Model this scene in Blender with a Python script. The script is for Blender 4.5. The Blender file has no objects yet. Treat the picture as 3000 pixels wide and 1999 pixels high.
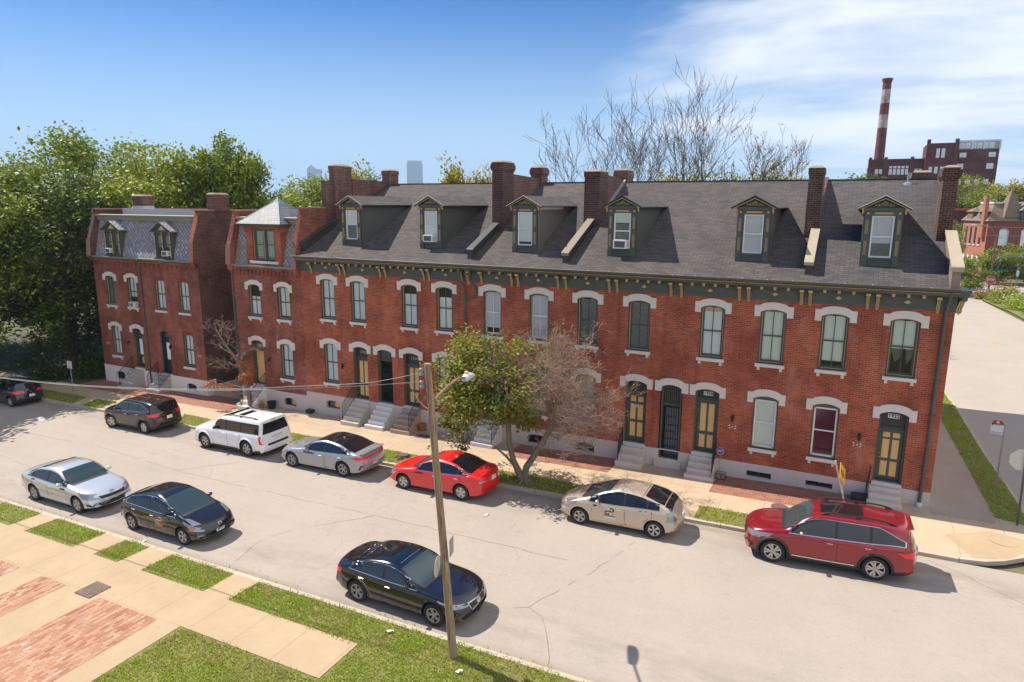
import bpy, bmesh, math, random
from math import sin, cos, pi, radians, sqrt, atan2, exp
from mathutils import Vector, Matrix, geometry
from mathutils.bvhtree import BVHTree
sc = bpy.context.scene
col = sc.collection
R = random.Random(7)

# ---------------- camera ----------------
CY, CP, CR = radians(26.43284804), radians(11.4173573), radians(0.31921266)
fw = Vector((-sin(CY)*cos(CP), cos(CY)*cos(CP), -sin(CP)))
rt = Vector((cos(CY), sin(CY), 0)); up = rt.cross(fw)
r2 = rt*cos(CR)+up*sin(CR); u2 = up*cos(CR)-rt*sin(CR)
cd = bpy.data.cameras.new('camera'); cam = bpy.data.objects.new('camera', cd); col.objects.link(cam)
cam.matrix_world = Matrix(((r2.x, u2.x, -fw.x, -3.42243546), (r2.y, u2.y, -fw.y, -27.88250516), (r2.z, u2.z, -fw.z, 10.92169472), (0, 0, 0, 1)))
cd.sensor_width = 36; cd.lens = 23.849; cd.clip_end = 9000; cd.clip_start = 0.1
sc.camera = cam
# ---------------- light ----------------
SD = Vector((0.76, -0.065, -1.0)).normalized()      # the way sunlight travels
sun_el = math.asin(-SD.z); sun_az = atan2(-SD.x, -SD.y)   # clockwise from +Y
w = bpy.data.worlds.new('World'); sc.world = w; w.use_nodes = True
nt = w.node_tree; nt.nodes.clear()
wo = nt.nodes.new('ShaderNodeOutputWorld'); bg = nt.nodes.new('ShaderNodeBackground')
sky = nt.nodes.new('ShaderNodeTexSky'); sky.sky_type = 'NISHITA'; sky.sun_disc = False
sky.sun_elevation = sun_el; sky.sun_rotation = sun_az; sky.air_density = 1.0; sky.dust_density = 0.25; sky.ozone_density = 2.2; sky.altitude = 150
tc = nt.nodes.new('ShaderNodeTexCoord')
def wmath(op, a, b=None, c=None):
    n = nt.nodes.new('ShaderNodeMath'); n.operation = op
    for i, v in enumerate((a, b, c)):
        if v is None: continue
        if isinstance(v, (int, float)): n.inputs[i].default_value = v
        else: nt.links.new(v, n.inputs[i])
    return n.outputs[0]
sep = nt.nodes.new('ShaderNodeSeparateXYZ'); nt.links.new(tc.outputs['Generated'], sep.inputs[0])
zc = wmath('MAXIMUM', sep.outputs[2], 0.03)
zc2 = wmath('ADD', zc, 0.12)
cx_ = wmath('DIVIDE', sep.outputs[0], zc2); cy_ = wmath('DIVIDE', sep.outputs[1], zc2)
cmb = nt.nodes.new('ShaderNodeCombineXYZ'); nt.links.new(cx_, cmb.inputs[0]); nt.links.new(cy_, cmb.inputs[1])
mp = nt.nodes.new('ShaderNodeMapping'); mp.inputs['Rotation'].default_value = (0, 0, 0.55); mp.inputs['Scale'].default_value = (0.62, 1.0, 1); mp.inputs['Location'].default_value = (0.3, 0.9, 0)
nt.links.new(cmb.outputs[0], mp.inputs[0])
n1 = nt.nodes.new('ShaderNodeTexNoise'); n1.inputs['Scale'].default_value = 0.75; n1.inputs['Detail'].default_value = 9; n1.inputs['Roughness'].default_value = 0.55; n1.inputs['Distortion'].default_value = 0.35
nt.links.new(mp.outputs[0], n1.inputs['Vector'])
# more cloud towards +x (right part of the sky)
dirx = wmath('MULTIPLY_ADD', sep.outputs[0], 0.36, 0.085)
dens = wmath('ADD', n1.outputs['Fac'], dirx)
mr = nt.nodes.new('ShaderNodeMapRange'); mr.interpolation_type = 'SMOOTHSTEP'
mr.inputs['From Min'].default_value = 0.46; mr.inputs['From Max'].default_value = 0.74; mr.inputs['To Max'].default_value = 0.97
nt.links.new(dens, mr.inputs['Value'])
mx = nt.nodes.new('ShaderNodeMix'); mx.data_type = 'RGBA'
tint = nt.nodes.new('ShaderNodeMix'); tint.data_type = 'RGBA'; tint.blend_type = 'MULTIPLY'; tint.inputs[0].default_value = 1; nt.links.new(sky.outputs[0], tint.inputs[6]); tint.inputs[7].default_value = (.26, .80, 1.40, 1)
hz0 = nt.nodes.new('ShaderNodeMapRange'); hz0.interpolation_type = 'SMOOTHSTEP'; hz0.inputs['From Min'].default_value = -.02; hz0.inputs['From Max'].default_value = .30; hz0.inputs['To Min'].default_value = .92; hz0.inputs['To Max'].default_value = 0; nt.links.new(sep.outputs[2], hz0.inputs['Value'])
hzm = nt.nodes.new('ShaderNodeMix'); hzm.data_type = 'RGBA'; nt.links.new(hz0.outputs[0], hzm.inputs[0]); nt.links.new(tint.outputs[2], hzm.inputs[6]); hzm.inputs[7].default_value = (8.8, 11.2, 13.8, 1)
nt.links.new(mr.outputs[0], mx.inputs[0]); nt.links.new(hzm.outputs[2], mx.inputs[6]); mx.inputs[7].default_value = (13.6, 14.1, 14.9, 1)
nt.links.new(mx.outputs[2], bg.inputs[0]); bg.inputs[1].default_value = 0.056
nt.links.new(bg.outputs[0], wo.inputs[0])
sl = bpy.data.lights.new('sun', 'SUN'); sl.energy = 4.8; sl.angle = radians(0.5); sl.color = (1.0, 0.93, 0.82)
so = bpy.data.objects.new('sun', sl); col.objects.link(so); so.rotation_euler = SD.to_track_quat('-Z', 'Y').to_euler(); so.location = (-20, -10, 40)
sc.view_settings.view_transform = 'Standard'; sc.view_settings.look = 'None'; sc.view_settings.exposure = 0.54; sc.view_settings.gamma = 1
sc.cycles.max_bounces = 5; sc.cycles.transparent_max_bounces = 6; sc.cycles.volume_bounces = 0
try: sc.cycles.use_adaptive_sampling = True
except Exception: pass

SL = 0.02164
def gz(x):                                   # sidewalk level: the street falls towards -x
    return SL*max(-75.0, min(14.0, x))

# ---------------- object helpers ----------------
def link(o, parent=None):
    col.objects.link(o)
    if parent is not None: o.parent = parent
    return o
def tag(o, label=None, cat=None, group=None, kind=None):
    if label: o['label'] = label
    if cat: o['category'] = cat
    if group: o['group'] = group
    if kind: o['kind'] = kind
    return o
def thing(name, label, cat, loc=(0, 0, 0), rz=0, group=None):
    o = bpy.data.objects.new(name, None); o.empty_display_size = .3; link(o); o.location = loc; o.rotation_euler = (0, 0, rz)
    return tag(o, label, cat, group)
def copy_tree(o, parent=None):
    c = o.copy(); link(c, parent)
    if parent is not None: c.matrix_parent_inverse = o.matrix_parent_inverse.copy()
    for ch in list(o.children): copy_tree(ch, c)
    return c
class MB:
    def __init__(s): s.v = []; s.f = []; s.m = []; s.uv = None
    def add(s, vs, fs, mi=0):
        b = len(s.v); s.v += [tuple(p) for p in vs]
        for f in fs: s.f.append([b+i for i in f]); s.m.append(mi)
        return s
    def box(s, x0, x1, y0, y1, z0, z1, mi=0):
        return s.add([(x0,y0,z0),(x1,y0,z0),(x1,y1,z0),(x0,y1,z0),(x0,y0,z1),(x1,y0,z1),(x1,y1,z1),(x0,y1,z1)],
              [(0,3,2,1),(4,5,6,7),(0,1,5,4),(1,2,6,5),(2,3,7,6),(3,0,4,7)], mi)
    def prism_y(s, poly, y0, y1, mi=0, cap=True):          # poly (x,z) CCW seen from -y
        n = len(poly); vs = [(x, y0, z) for x, z in poly]+[(x, y1, z) for x, z in poly]
        fs = [((i+1) % n, i, i+n, (i+1) % n+n) for i in range(n)]
        if cap: fs += [tuple(range(n)), tuple(reversed(range(n, 2*n)))]
        return s.add(vs, fs, mi)
    def prism_x(s, poly, x0, x1, mi=0):          # poly (y,z) 
        n = len(poly); vs = [(x0, y, z) for y, z in poly]+[(x1, y, z) for y, z in poly]
        fs = [(i, (i+1) % n, (i+1) % n+n, i+n) for i in range(n)]+[tuple(reversed(range(n))), tuple(range(n, 2*n))]
        return s.add(vs, fs, mi)
    def ring_y(s, outer, inner, y0, y1, mi=0):   # frame between two loops of equal length
        n = len(outer)
        vs = [(x,y0,z) for x,z in outer]+[(x,y0,z) for x,z in inner]+[(x,y1,z) for x,z in outer]+[(x,y1,z) for x,z in inner]
        fs = []
        for i in range(n):
            j = (i+1) % n
            fs += [(i, j, j+n, i+n), (i+n, j+n, j+3*n, i+3*n), (j, i, i+2*n, j+2*n), (j+2*n, i+2*n, i+3*n, j+3*n)]
        return s.add(vs, fs, mi)
    def tube(s, pts, rad, n=8, mi=0, cap=True):
        pts = [Vector(p) for p in pts]
        if not hasattr(rad, '__len__'): rad = [rad]*len(pts)
        vs = []; pn = None
        for i, p in enumerate(pts):
            d = (pts[min(i+1, len(pts)-1)]-pts[max(i-1, 0)]).normalized()
            if pn is None: pn = d.orthogonal().normalized()
            pn = (pn-d*pn.dot(d)).normalized(); b = d.cross(pn)
            for k in range(n):
                a = 2*pi*k/n; vs.append(p+(pn*cos(a)+b*sin(a))*rad[i])
        fs = [(i*n+k, i*n+(k+1) % n, (i+1)*n+(k+1) % n, (i+1)*n+k) for i in range(len(pts)-1) for k in range(n)]
        if cap: fs += [tuple(reversed(range(n))), tuple(range((len(pts)-1)*n, len(pts)*n))]
        return s.add(vs, fs, mi)
    def lathe(s, prof, cx=0, cy=0, n=20, mi=0, axis='z', c=0, cap=True):   # prof (r, h)
        vs = []
        for r, h in prof:
            for k in range(n):
                a = 2*pi*k/n
                if axis == 'z': vs.append((cx+r*cos(a), cy+r*sin(a), c+h))
                else: vs.append((cx+r*cos(a), c+h, cy+r*sin(a)))
        fs = []
        for i in range(len(prof)-1):
            for k in range(n):
                q = (i*n+k, i*n+(k+1) % n, (i+1)*n+(k+1) % n, (i+1)*n+k)
                fs.append(q if axis == 'z' else tuple(reversed(q)))
        a = tuple(reversed(range(n))); b = tuple(range((len(prof)-1)*n, len(prof)*n))
        if cap: fs += [a, b] if axis == 'z' else [tuple(reversed(a)), tuple(reversed(b))]
        return s.add(vs, fs, mi)
    def rot(s, i0, M):
        for i in range(i0, len(s.v)): s.v[i] = tuple(M @ Vector(s.v[i]))
    def build(s, name, mats, parent=None, smooth=False, uv=True, bevel=0, auto=None, weld=False):
        me = bpy.data.meshes.new(name); me.from_pydata(s.v, [], s.f)
        if not isinstance(mats, (list, tuple)): mats = [mats]
        for m in mats: me.materials.append(m)
        if len(mats) > 1: me.polygons.foreach_set('material_index', s.m)
        if weld:
            bm = bmesh.new(); bm.from_mesh(me); bmesh.ops.remove_doubles(bm, verts=bm.verts, dist=.0005); bm.to_mesh(me); bm.free()
        if uv: autouv(me)
        if smooth: me.polygons.foreach_set('use_smooth', [True]*len(me.polygons))
        me.update(); o = bpy.data.objects.new(name, me); link(o, parent)
        if auto and smooth:
            me.set_sharp_from_angle(angle=radians(auto))
        if bevel:
            b = o.modifiers.new('bevel', 'BEVEL'); b.width = bevel; b.segments = 2; b.limit_method = 'ANGLE'; b.angle_limit = radians(40)
        return o
def autouv(me):
    ul = me.uv_layers.new(name='UVMap'); d = ul.data; V = me.vertices; L = me.loops
    for p in me.polygons:
        n = p.normal
        if abs(n.z) > 0.93: a = Vector((1, 0, 0)); b = Vector((0, 1, 0))
        else:
            a = Vector((-n.y, n.x, 0)).normalized(); b = n.cross(a)
            if abs(a.x) > abs(a.y):
                if a.x < 0: a = -a
            elif a.y < 0: a = -a
            if b.z < 0: b = -b
        for li in p.loop_indices:
            co = V[L[li].vertex_index].co; d[li].uv = (co.dot(a), co.dot(b))

# ---------------- materials ----------------
class NT:
    def __init__(s, name):
        s.m = bpy.data.materials.new(name); s.m.use_nodes = True; s.t = s.m.node_tree
        s.b = s.t.nodes['Principled BSDF']; s.o = s.t.nodes['Material Output']
    def n(s, t, **k):
        x = s.t.nodes.new(t)
        for a, v in k.items():
            if hasattr(x, a): setattr(x, a, v)
        return x
    def l(s, a, b): s.t.links.new(a, b)
    def coord(s, kind='UV'): return s.n('ShaderNodeTexCoord').outputs[kind]
    def pos(s): return s.n('ShaderNodeNewGeometry').outputs['Position']
    def mapping(s, v, sc=(1, 1, 1), loc=(0, 0, 0), rot=(0, 0, 0)):
        m = s.n('ShaderNodeMapping'); s.l(v, m.inputs[0]); m.inputs['Scale'].default_value = sc; m.inputs['Location'].default_value = loc; m.inputs['Rotation'].default_value = rot
        return m.outputs[0]
    def noise(s, v, scale, detail=4, rough=.55, out='Fac', dist=0):
        x = s.n('ShaderNodeTexNoise'); s.l(v, x.inputs['Vector']); x.inputs['Scale'].default_value = scale; x.inputs['Detail'].default_value = detail; x.inputs['Roughness'].default_value = rough; x.inputs['Distortion'].default_value = dist
        return x.outputs[out]
    def ramp(s, f, stops, interp='LINEAR'):
        x = s.n('ShaderNodeValToRGB'); s.l(f, x.inputs[0]); r = x.color_ramp; r.interpolation = interp
        while len(r.elements) > 1: r.elements.remove(r.elements[0])
        r.elements[0].position = stops[0][0]; r.elements[0].color = c4(stops[0][1])
        for p, c in stops[1:]:
            e = r.elements.new(p); e.color = c4(c)
        return x.outputs[0]
    def mr(s, f, a, b, c=0, d=1):
        x = s.n('ShaderNodeMapRange'); s.l(f, x.inputs[0])
        for i, v in enumerate((a, b, c, d)): x.inputs[i+1].default_value = v
        return x.outputs[0]
    def math(s, op, a, b=None):
        x = s.n('ShaderNodeMath'); x.operation = op
        for i, v in enumerate((a, b)):
            if v is None: continue
            if isinstance(v, (int, float)): x.inputs[i].default_value = v
            else: s.l(v, x.inputs[i])
        return x.outputs[0]
    def mix(s, f, a, b, mode='MIX'):
        x = s.n('ShaderNodeMix'); x.data_type = 'RGBA'; x.blend_type = mode
        for i, v in ((0, f), (6, a), (7, b)):
            if isinstance(v, (int, float)): x.inputs[i].default_value = v
            elif isinstance(v, tuple): x.inputs[i].default_value = c4(v)
            else: s.l(v, x.inputs[i])
        return x.outputs[2]
    def bump(s, h, st=.3, d=.02):
        x = s.n('ShaderNodeBump'); s.l(h, x.inputs['Height']); x.inputs['Strength'].default_value = st; x.inputs['Distance'].default_value = d
        s.l(x.outputs[0], s.b.inputs['Normal'])
    def fin(s, c=None, rough=.8, metal=0, spec=None, coat=0):
        if c is not None:
            if isinstance(c, tuple): s.b.inputs['Base Color'].default_value = c4(c)
            else: s.l(c, s.b.inputs['Base Color'])
        if isinstance(rough, (int, float)): s.b.inputs['Roughness'].default_value = rough
        else: s.l(rough, s.b.inputs['Roughness'])
        s.b.inputs['Metallic'].default_value = metal
        if spec is not None: s.b.inputs['Specular IOR Level'].default_value = spec
        if coat: s.b.inputs['Coat Weight'].default_value = coat; s.b.inputs['Coat Roughness'].default_value = .04
        return s.m
def c4(c): return (c[0], c[1], c[2], 1) if len(c) == 3 else c
def plain(name, c, rough=.6, metal=0, var=.12, scale=6, coat=0, spec=None):
    t = NT(name); f = t.noise(t.pos(), scale, 5)
    cc = t.mix(f, tuple(x*(1-var) for x in c), tuple(min(1, x*(1+var)) for x in c))
    return t.fin(cc, rough, metal, spec, coat)
def brick_mat(name, c1, c2, mortar, bw=.21, bh=.075, ms=.011, dirt=.35, wear=None, wearamt=0.0):
    t = NT(name); uv = t.coord('UV')
    b = t.n('ShaderNodeTexBrick'); t.l(uv, b.inputs['Vector']); b.inputs['Scale'].default_value = 1
    b.inputs['Color1'].default_value = c4(c1); b.inputs['Color2'].default_value = c4(c2); b.inputs['Mortar'].default_value = c4(mortar)
    b.inputs['Brick Width'].default_value = bw; b.inputs['Row Height'].default_value = bh; b.inputs['Mortar Size'].default_value = ms; b.inputs['Mortar Smooth'].default_value = .3; b.inputs['Bias'].default_value = -.1
    p = t.pos()
    n1 = t.noise(p, .55, 6, .6); n2 = t.noise(p, 2.3, 7, .65); n3 = t.noise(t.mapping(p, (1, 1, .35)), 1.1, 5, .6)
    c = t.mix(t.mr(n1, .38, .62), b.outputs[0], (0.62, 0.52, 0.5), 'MULTIPLY') if dirt > .3 else b.outputs[0]
    c = t.mix(t.mr(n2, .3, .75, 0, dirt), c, (0.35, 0.2, 0.17), 'MULTIPLY')
    if wearamt:
        c = t.mix(t.mr(n3, .60, .78, 0, wearamt), c, wear)
    n5 = t.noise(t.mapping(p, (2.6, 2.6, .22)), 1.0, 5, .6); c = t.mix(t.mr(n5, .54, .74, 0, .55), c, (.48, .36, .33), 'MULTIPLY')
    n6 = t.noise(p, 1.3, 4, .6); c = t.mix(t.mr(n6, .6, .72, 0, .35), c, (.55, .5, .5), 'MULTIPLY')
    n4 = t.noise(p, 11, 3); c = t.mix(t.mr(n4, .3, .8, 0, .25), c, (.9, .7, .6), 'MULTIPLY')
    t.bump(b.outputs['Fac'], -.25, .01)
    return t.fin(c, .88)
def glassish(name, c, rough=.06):
    t = NT(name); return t.fin(c, rough, 0, .8)
M = {}
M['brick'] = brick_mat('brick_red', (.58, .115, .045), (.31, .056, .024), (.48, .25, .155), ms=.012, wear=(.46, .26, .20), wearamt=.6)
M['brick2'] = brick_mat('brick_red_aged', (.42, .095, .050), (.20, .042, .026), (.44, .25, .18), ms=.012, dirt=.5, wear=(.46, .28, .22), wearamt=.45)
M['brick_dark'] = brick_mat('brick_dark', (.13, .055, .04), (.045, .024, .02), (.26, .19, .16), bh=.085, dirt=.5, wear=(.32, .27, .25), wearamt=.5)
M['brick_old'] = brick_mat('brick_weathered', (.20, .085, .06), (.075, .035, .03), (.34, .26, .22), bh=.085, dirt=.4, wear=(.42, .34, .32), wearamt=.6)
M['brick_org_lit'] = brick_mat('brick_orange_sunlit', (.50, .16, .09), (.42, .12, .065), (.5, .3, .2), dirt=.2)  # far house side and chimney: sunlit tone put into the brick colour
M['brick_fac'] = brick_mat('brick_factory', (.20, .06, .045), (.15, .045, .035), (.22, .11, .09), bw=.4, bh=.2, dirt=.4)
M['brick_pave'] = brick_mat('brick_paving', (.38, .145, .085), (.22, .075, .05), (.40, .28, .20), bw=.22, bh=.105, ms=.010, dirt=.3)
def pave2():
    t = NT('brick_paving_salvaged'); uv = t.mapping(t.coord('UV'), rot=(0, 0, pi/2))
    b = t.n('ShaderNodeTexBrick'); t.l(uv, b.inputs['Vector']); b.inputs['Scale'].default_value = 1
    b.inputs['Color1'].default_value = (0, 0, 0, 1); b.inputs['Color2'].default_value = (1, 1, 1, 1); b.inputs['Mortar'].default_value = (.5, .5, .5, 1)
    b.inputs['Brick Width'].default_value = .24; b.inputs['Row Height'].default_value = .095; b.inputs['Mortar Size'].default_value = .006
    c = t.ramp(b.outputs[0], [(0, (.30, .10, .055)), (.25, (.42, .20, .11)), (.5, (.50, .31, .18)), (.7, (.36, .15, .09)), (1, (.46, .27, .17))])
    c = t.mix(b.outputs['Fac'], c, (.22, .13, .08))
    n = t.noise(t.pos(), 1.4, 5); n2 = t.noise(t.mapping(t.pos(), (9, 3, 1)), 1.0, 2)
    w_ = t.math('MULTIPLY', t.mr(n, .54, .66), t.mr(b.outputs[0], .62, .8))
    c = t.mix(t.math('MULTIPLY', w_, .6), c, (.62, .54, .49)); c = t.mix(t.mr(t.noise(t.pos(), 5, 5), .3, .8, 0, .35), c, (.7, .6, .55), 'MULTIPLY')
    return t.fin(c, .85)
M['pave_old'] = pave2()
def shingle(nm='asphalt_shingle', k=(1, 1, 1)):
    t = NT(nm); uv = t.coord('UV')
    b = t.n('ShaderNodeTexBrick'); t.l(uv, b.inputs['Vector']); b.inputs['Scale'].default_value = 1
    b.inputs['Color1'].default_value = (.125*k[0], .102*k[1], .090*k[2], 1); b.inputs['Color2'].default_value = (.068*k[0], .059*k[1], .057*k[2], 1); b.inputs['Mortar'].default_value = (.03, .026, .026, 1)
    b.inputs['Brick Width'].default_value = .33; b.inputs['Row Height'].default_value = .145; b.inputs['Mortar Size'].default_value = .012; b.inputs['Mortar Smooth'].default_value = .5; b.inputs['Bias'].default_value = -.15
    c = t.mix(t.mr(t.noise(t.pos(), .5, 5), .35, .7), b.outputs[0], (.78, .78, .80), 'MULTIPLY')
    c = t.mix(t.mr(t.noise(t.pos(), 30, 2), .3, .7, 0, .4), c, (.65, .62, .6), 'MULTIPLY')
    t.bump(b.outputs['Fac'], -.5, .015)
    return t.fin(c, .92)
M['shingle'] = shingle()
M['shingle_a'] = shingle('asphalt_shingle_grey', (.90, .95, 1.05))
def slate():
    t = NT('slate_scales'); uv = t.coord('UV')
    m = t.mapping(uv, (1, .62, 1), rot=(0, 0, 0))
    v = t.n('ShaderNodeTexVoronoi'); v.feature = 'F1'; v.distance = 'MANHATTAN'; t.l(m, v.inputs['Vector']); v.inputs['Scale'].default_value = 5.2; v.inputs['Randomness'].default_value = 0.0
    m2 = t.mapping(uv, (1, 1, 1), rot=(0, 0, pi/4))
    b = t.n('ShaderNodeTexBrick'); b.offset = 0.0; t.l(m2, b.inputs['Vector']); b.inputs['Scale'].default_value = 1
    b.inputs['Color1'].default_value = (.44, .44, .48, 1); b.inputs['Color2'].default_value = (.24, .24, .28, 1); b.inputs['Mortar'].default_value = (.06, .06, .07, 1)
    b.inputs['Brick Width'].default_value = .2; b.inputs['Row Height'].default_value = .2; b.inputs['Mortar Size'].default_value = .016; b.inputs['Mortar Smooth'].default_value = .2
    c = t.mix(t.mr(t.noise(t.pos(), .8, 4), .42, .62), b.outputs[0], (.27, .19, .17), 'MIX')
    c = t.mix(.6, c, b.outputs[0])
    t.bump(b.outputs['Fac'], -.5, .015)
    return t.fin(c, .6)
M['slate'] = slate()
def asphalt(name, base, tint):
    t = NT(name); p = t.pos()
    a = t.noise(p, 60, 3, .7); b_ = t.noise(p, .35, 6, .6); c_ = t.noise(p, 3, 6, .6); d_ = t.noise(t.mapping(p, (.08, 1.1, 1)), 1.3, 4)
    c = t.mix(t.mr(a, .3, .7), tuple(x*.8 for x in base), tuple(x*1.18 for x in base))
    c = t.mix(t.mr(t.noise(p, 13, 4, .75), .35, .65), c, tuple(x*.80 for x in base)) if False else t.mix(t.mr(t.noise(p, 13, 4, .75), .42, .72, 0, .45), c, tuple(x*.70 for x in base))
    c = t.mix(t.mr(b_, .35, .65, 0, .5), c, tint)
    c = t.mix(t.mr(c_, .55, .75, 0, .3), c, tuple(x*.72 for x in base))
    c = t.mix(t.mr(d_, .55, .8, 0, .25), c, tuple(x*.7 for x in base))
    if name == 'road_asphalt':
        sy = t.n('ShaderNodeSeparateXYZ'); t.l(p, sy.inputs[0])
        for yy in (-5.6, -13.0):
            dd = t.math('ABSOLUTE', t.math('SUBTRACT', sy.outputs[1], yy)); lane = t.math('MULTIPLY', t.mr(dd, .2, 1.2, 1, 0), t.mr(t.noise(t.mapping(p, (.5, 1.4, 1)), 1.0, 5, .65), .42, .66)); c = t.mix(t.math('MULTIPLY', lane, .42), c, (.17, .14, .115))
        for yy in (-4.95, -14.15):
            dd = t.math('ABSOLUTE', t.math('SUBTRACT', sy.outputs[1], yy)); lane = t.math('MULTIPLY', t.mr(dd, .05, .3, 1, 0), t.mr(b_, .35, .6)); c = t.mix(t.math('MULTIPLY', lane, .5), c, (.20, .155, .10))
        c = t.mix(t.math('MULTIPLY', t.mr(t.noise(p, 9, 2, .5), .72, .78), .55), c, (.12, .10, .085))
    v = t.n('ShaderNodeTexVoronoi'); v.feature = 'DISTANCE_TO_EDGE'
    wv = t.n('ShaderNodeVectorMath'); wv.operation = 'ADD'; t.l(p, wv.inputs[0])
    nz = t.n('ShaderNodeTexNoise'); nz.inputs['Scale'].default_value = .9; nz.inputs['Detail'].default_value = 6; t.l(p, nz.inputs['Vector'])
    sc2 = t.n('ShaderNodeVectorMath'); sc2.operation = 'SCALE'; sc2.inputs[3].default_value = 2.4; t.l(nz.outputs['Color'], sc2.inputs[0]); t.l(sc2.outputs[0], wv.inputs[1])
    t.l(wv.outputs[0], v.inputs['Vector']); v.inputs['Scale'].default_value = .13
    ck = t.math('MULTIPLY', t.mr(v.outputs['Distance'], .0006, .0022, 1, 0), t.mr(t.noise(p, .7, 2), .42, .6))
    c = t.mix(t.math('MULTIPLY', ck, .3), c, (.10, .085, .06))
    t.bump(a, .25, .004)
    return t.fin(c, .93)
M['asphalt'] = asphalt('road_asphalt', (.37, .315, .265), (.42, .35, .285))
def concrete(name, base, joint=None, off=0, jw=.012, var=.25, jcol=(.16, .11, .06)):
    t = NT(name); p = t.pos()
    a = t.noise(p, 45, 3, .7); b_ = t.noise(p, .8, 6, .6); c_ = t.noise(p, 5, 6, .65)
    c = t.mix(t.mr(a, .3, .7), tuple(x*.9 for x in base), tuple(x*1.1 for x in base))
    c = t.mix(t.mr(b_, .3, .7, 0, .6), c, tuple(x*(1-var) for x in base))
    c = t.mix(t.mr(c_, .55, .8, 0, .5), c, tuple(x*.68 for x in base))
    if joint:
        s = t.n('ShaderNodeSeparateXYZ'); t.l(p, s.inputs[0])
        x = t.math('ADD', s.outputs[0], 1000+off); x = t.math('ADD', x, t.mr(c_, 0, 1, -.015, .015)); x = t.math('MODULO', x, joint); x = t.math('LESS_THAN', x, jw)
        c = t.mix(t.math('MULTIPLY', x, .85), c, jcol)
    t.bump(a, .2, .003)
    return t.fin(c, .9)
M['walk'] = concrete('sidewalk_concrete', (.46, .335, .205), 1.5, -.44+1.5*7)
M['walk_far'] = concrete('sidewalk_far', (.52, .39, .26), 1.52, 1.1)
M['apron'] = concrete('concrete_apron', (.50, .38, .26), 2.6, .7, var=.35)
M['walk_plain'] = concrete('concrete_slab', (.46, .335, .205))
M['walk_side'] = concrete('sidewalk_side', (.40, .31, .24))
M['kerb'] = concrete('kerb_concrete', (.50, .42, .33), 2.4, .3, jw=.03)
M['road_side'] = asphalt('side_road_concrete', (.385, .33, .275), (.43, .36, .295))
M['stone'] = concrete('limestone', (.72, .65, .59), var=.12)
M['found'] = concrete('painted_foundation', (.62, .545, .51), 1.83, .4, jw=.006, var=.18, jcol=(.3, .24, .22))
M['stone_white'] = concrete('painted_stone', (.76, .71, .68), var=.1)
M['step'] = concrete('step_stone', (.62, .54, .47), var=.2)
M['step_tan'] = concrete('step_stone_tan', (.46, .33, .25), var=.15)
M['step_grey'] = concrete('step_stone_grey', (.42, .385, .35), var=.15)
M['cap'] = concrete('mortar_cap', (.36, .27, .19), var=.3)
def grassm(name, c1, c2, c3):
    t = NT(name); p = t.pos()
    c = t.mix(t.mr(t.noise(p, 1.2, 6, .65), .35, .65), c1, c2); c = t.mix(t.mr(t.noise(p, 6, 5), .55, .75), c, c3)
    c = t.mix(t.mr(t.noise(p, 70, 2), .3, .7, 0, .5), c, (.4, .45, .3), 'MULTIPLY')
    return t.fin(c, .9)
M['turf'] = grassm('turf_soil', (.17, .19, .035), (.25, .22, .07), (.30, .22, .11))
def leafm(name, cols, trans=.25):
    t = NT(name); oi = t.n('ShaderNodeObjectInfo'); g = t.n('ShaderNodeNewGeometry')
    c = t.ramp(g.outputs['Random Per Island'], [(i/max(1, len(cols)-1), x) for i, x in enumerate(cols)])
    c = t.mix(t.mr(t.noise(t.pos(), .6, 3), .3, .7, 0, .5), c, (.6, .7, .5), 'MULTIPLY')
    t.fin(c, .55, 0, .35)
    d = t.n('ShaderNodeBsdfTranslucent'); t.l(t.mix(1.0, c, (1.25, 1.3, .7), 'MULTIPLY'), d.inputs[0])
    m = t.n('ShaderNodeMixShader'); m.inputs[0].default_value = trans; t.l(t.b.outputs[0], m.inputs[1]); t.l(d.outputs[0], m.inputs[2]); t.l(m.outputs[0], t.o.inputs[0])
    return t.m
def bladem():
    t = NT('grass_blades'); g = t.n('ShaderNodeNewGeometry'); p = t.pos()
    c = t.ramp(g.outputs['Random Per Island'], [(0, (.22, .32, .022)), (.3, (.34, .44, .035)), (.6, (.44, .50, .055)), (1, (.28, .37, .03))])
    dry = t.math('MULTIPLY', t.mr(t.noise(p, .9, 5, .65), .47, .62), .7); c = t.mix(dry, c, (.42, .36, .13))
    c = t.mix(t.math('MULTIPLY', t.mr(t.noise(p, 3.3, 4, .6), .58, .7), .6), c, (.30, .22, .09))
    t.fin(c, .6, 0, .3); d = t.n('ShaderNodeBsdfTranslucent'); t.l(c, d.inputs[0]); m = t.n('ShaderNodeMixShader'); m.inputs[0].default_value = .35; t.l(t.b.outputs[0], m.inputs[1]); t.l(d.outputs[0], m.inputs[2]); t.l(m.outputs[0], t.o.inputs[0]); return t.m
M['blade'] = bladem()
M['leaf_a'] = leafm('leaf_green', [(.11, .16, .016), (.19, .25, .026), (.28, .33, .04), (.14, .20, .02)], .22)
M['leaf_b'] = leafm('leaf_yellow_green', [(.20, .25, .022), (.33, .36, .04), (.40, .40, .055), (.24, .29, .03)], .22)
M['leaf_c'] = leafm('leaf_turning', [(.20, .22, .03), (.38, .34, .045), (.55, .35, .05), (.45, .28, .045), (.2, .25, .035)], .35)
M['leaf_d'] = leafm('leaf_dark', [(.045, .075, .013), (.07, .11, .018), (.11, .15, .022)], .3)
M['leaf_o'] = leafm('leaf_dead_orange', [(.42, .14, .03), (.5, .2, .05), (.33, .1, .03)], .2)
M['leaf_street'] = leafm('leaf_street_tree', [(.10, .15, .018), (.19, .25, .03), (.30, .32, .045), (.14, .20, .024), (.36, .30, .05), (.42, .22, .06)], .3)
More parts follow.
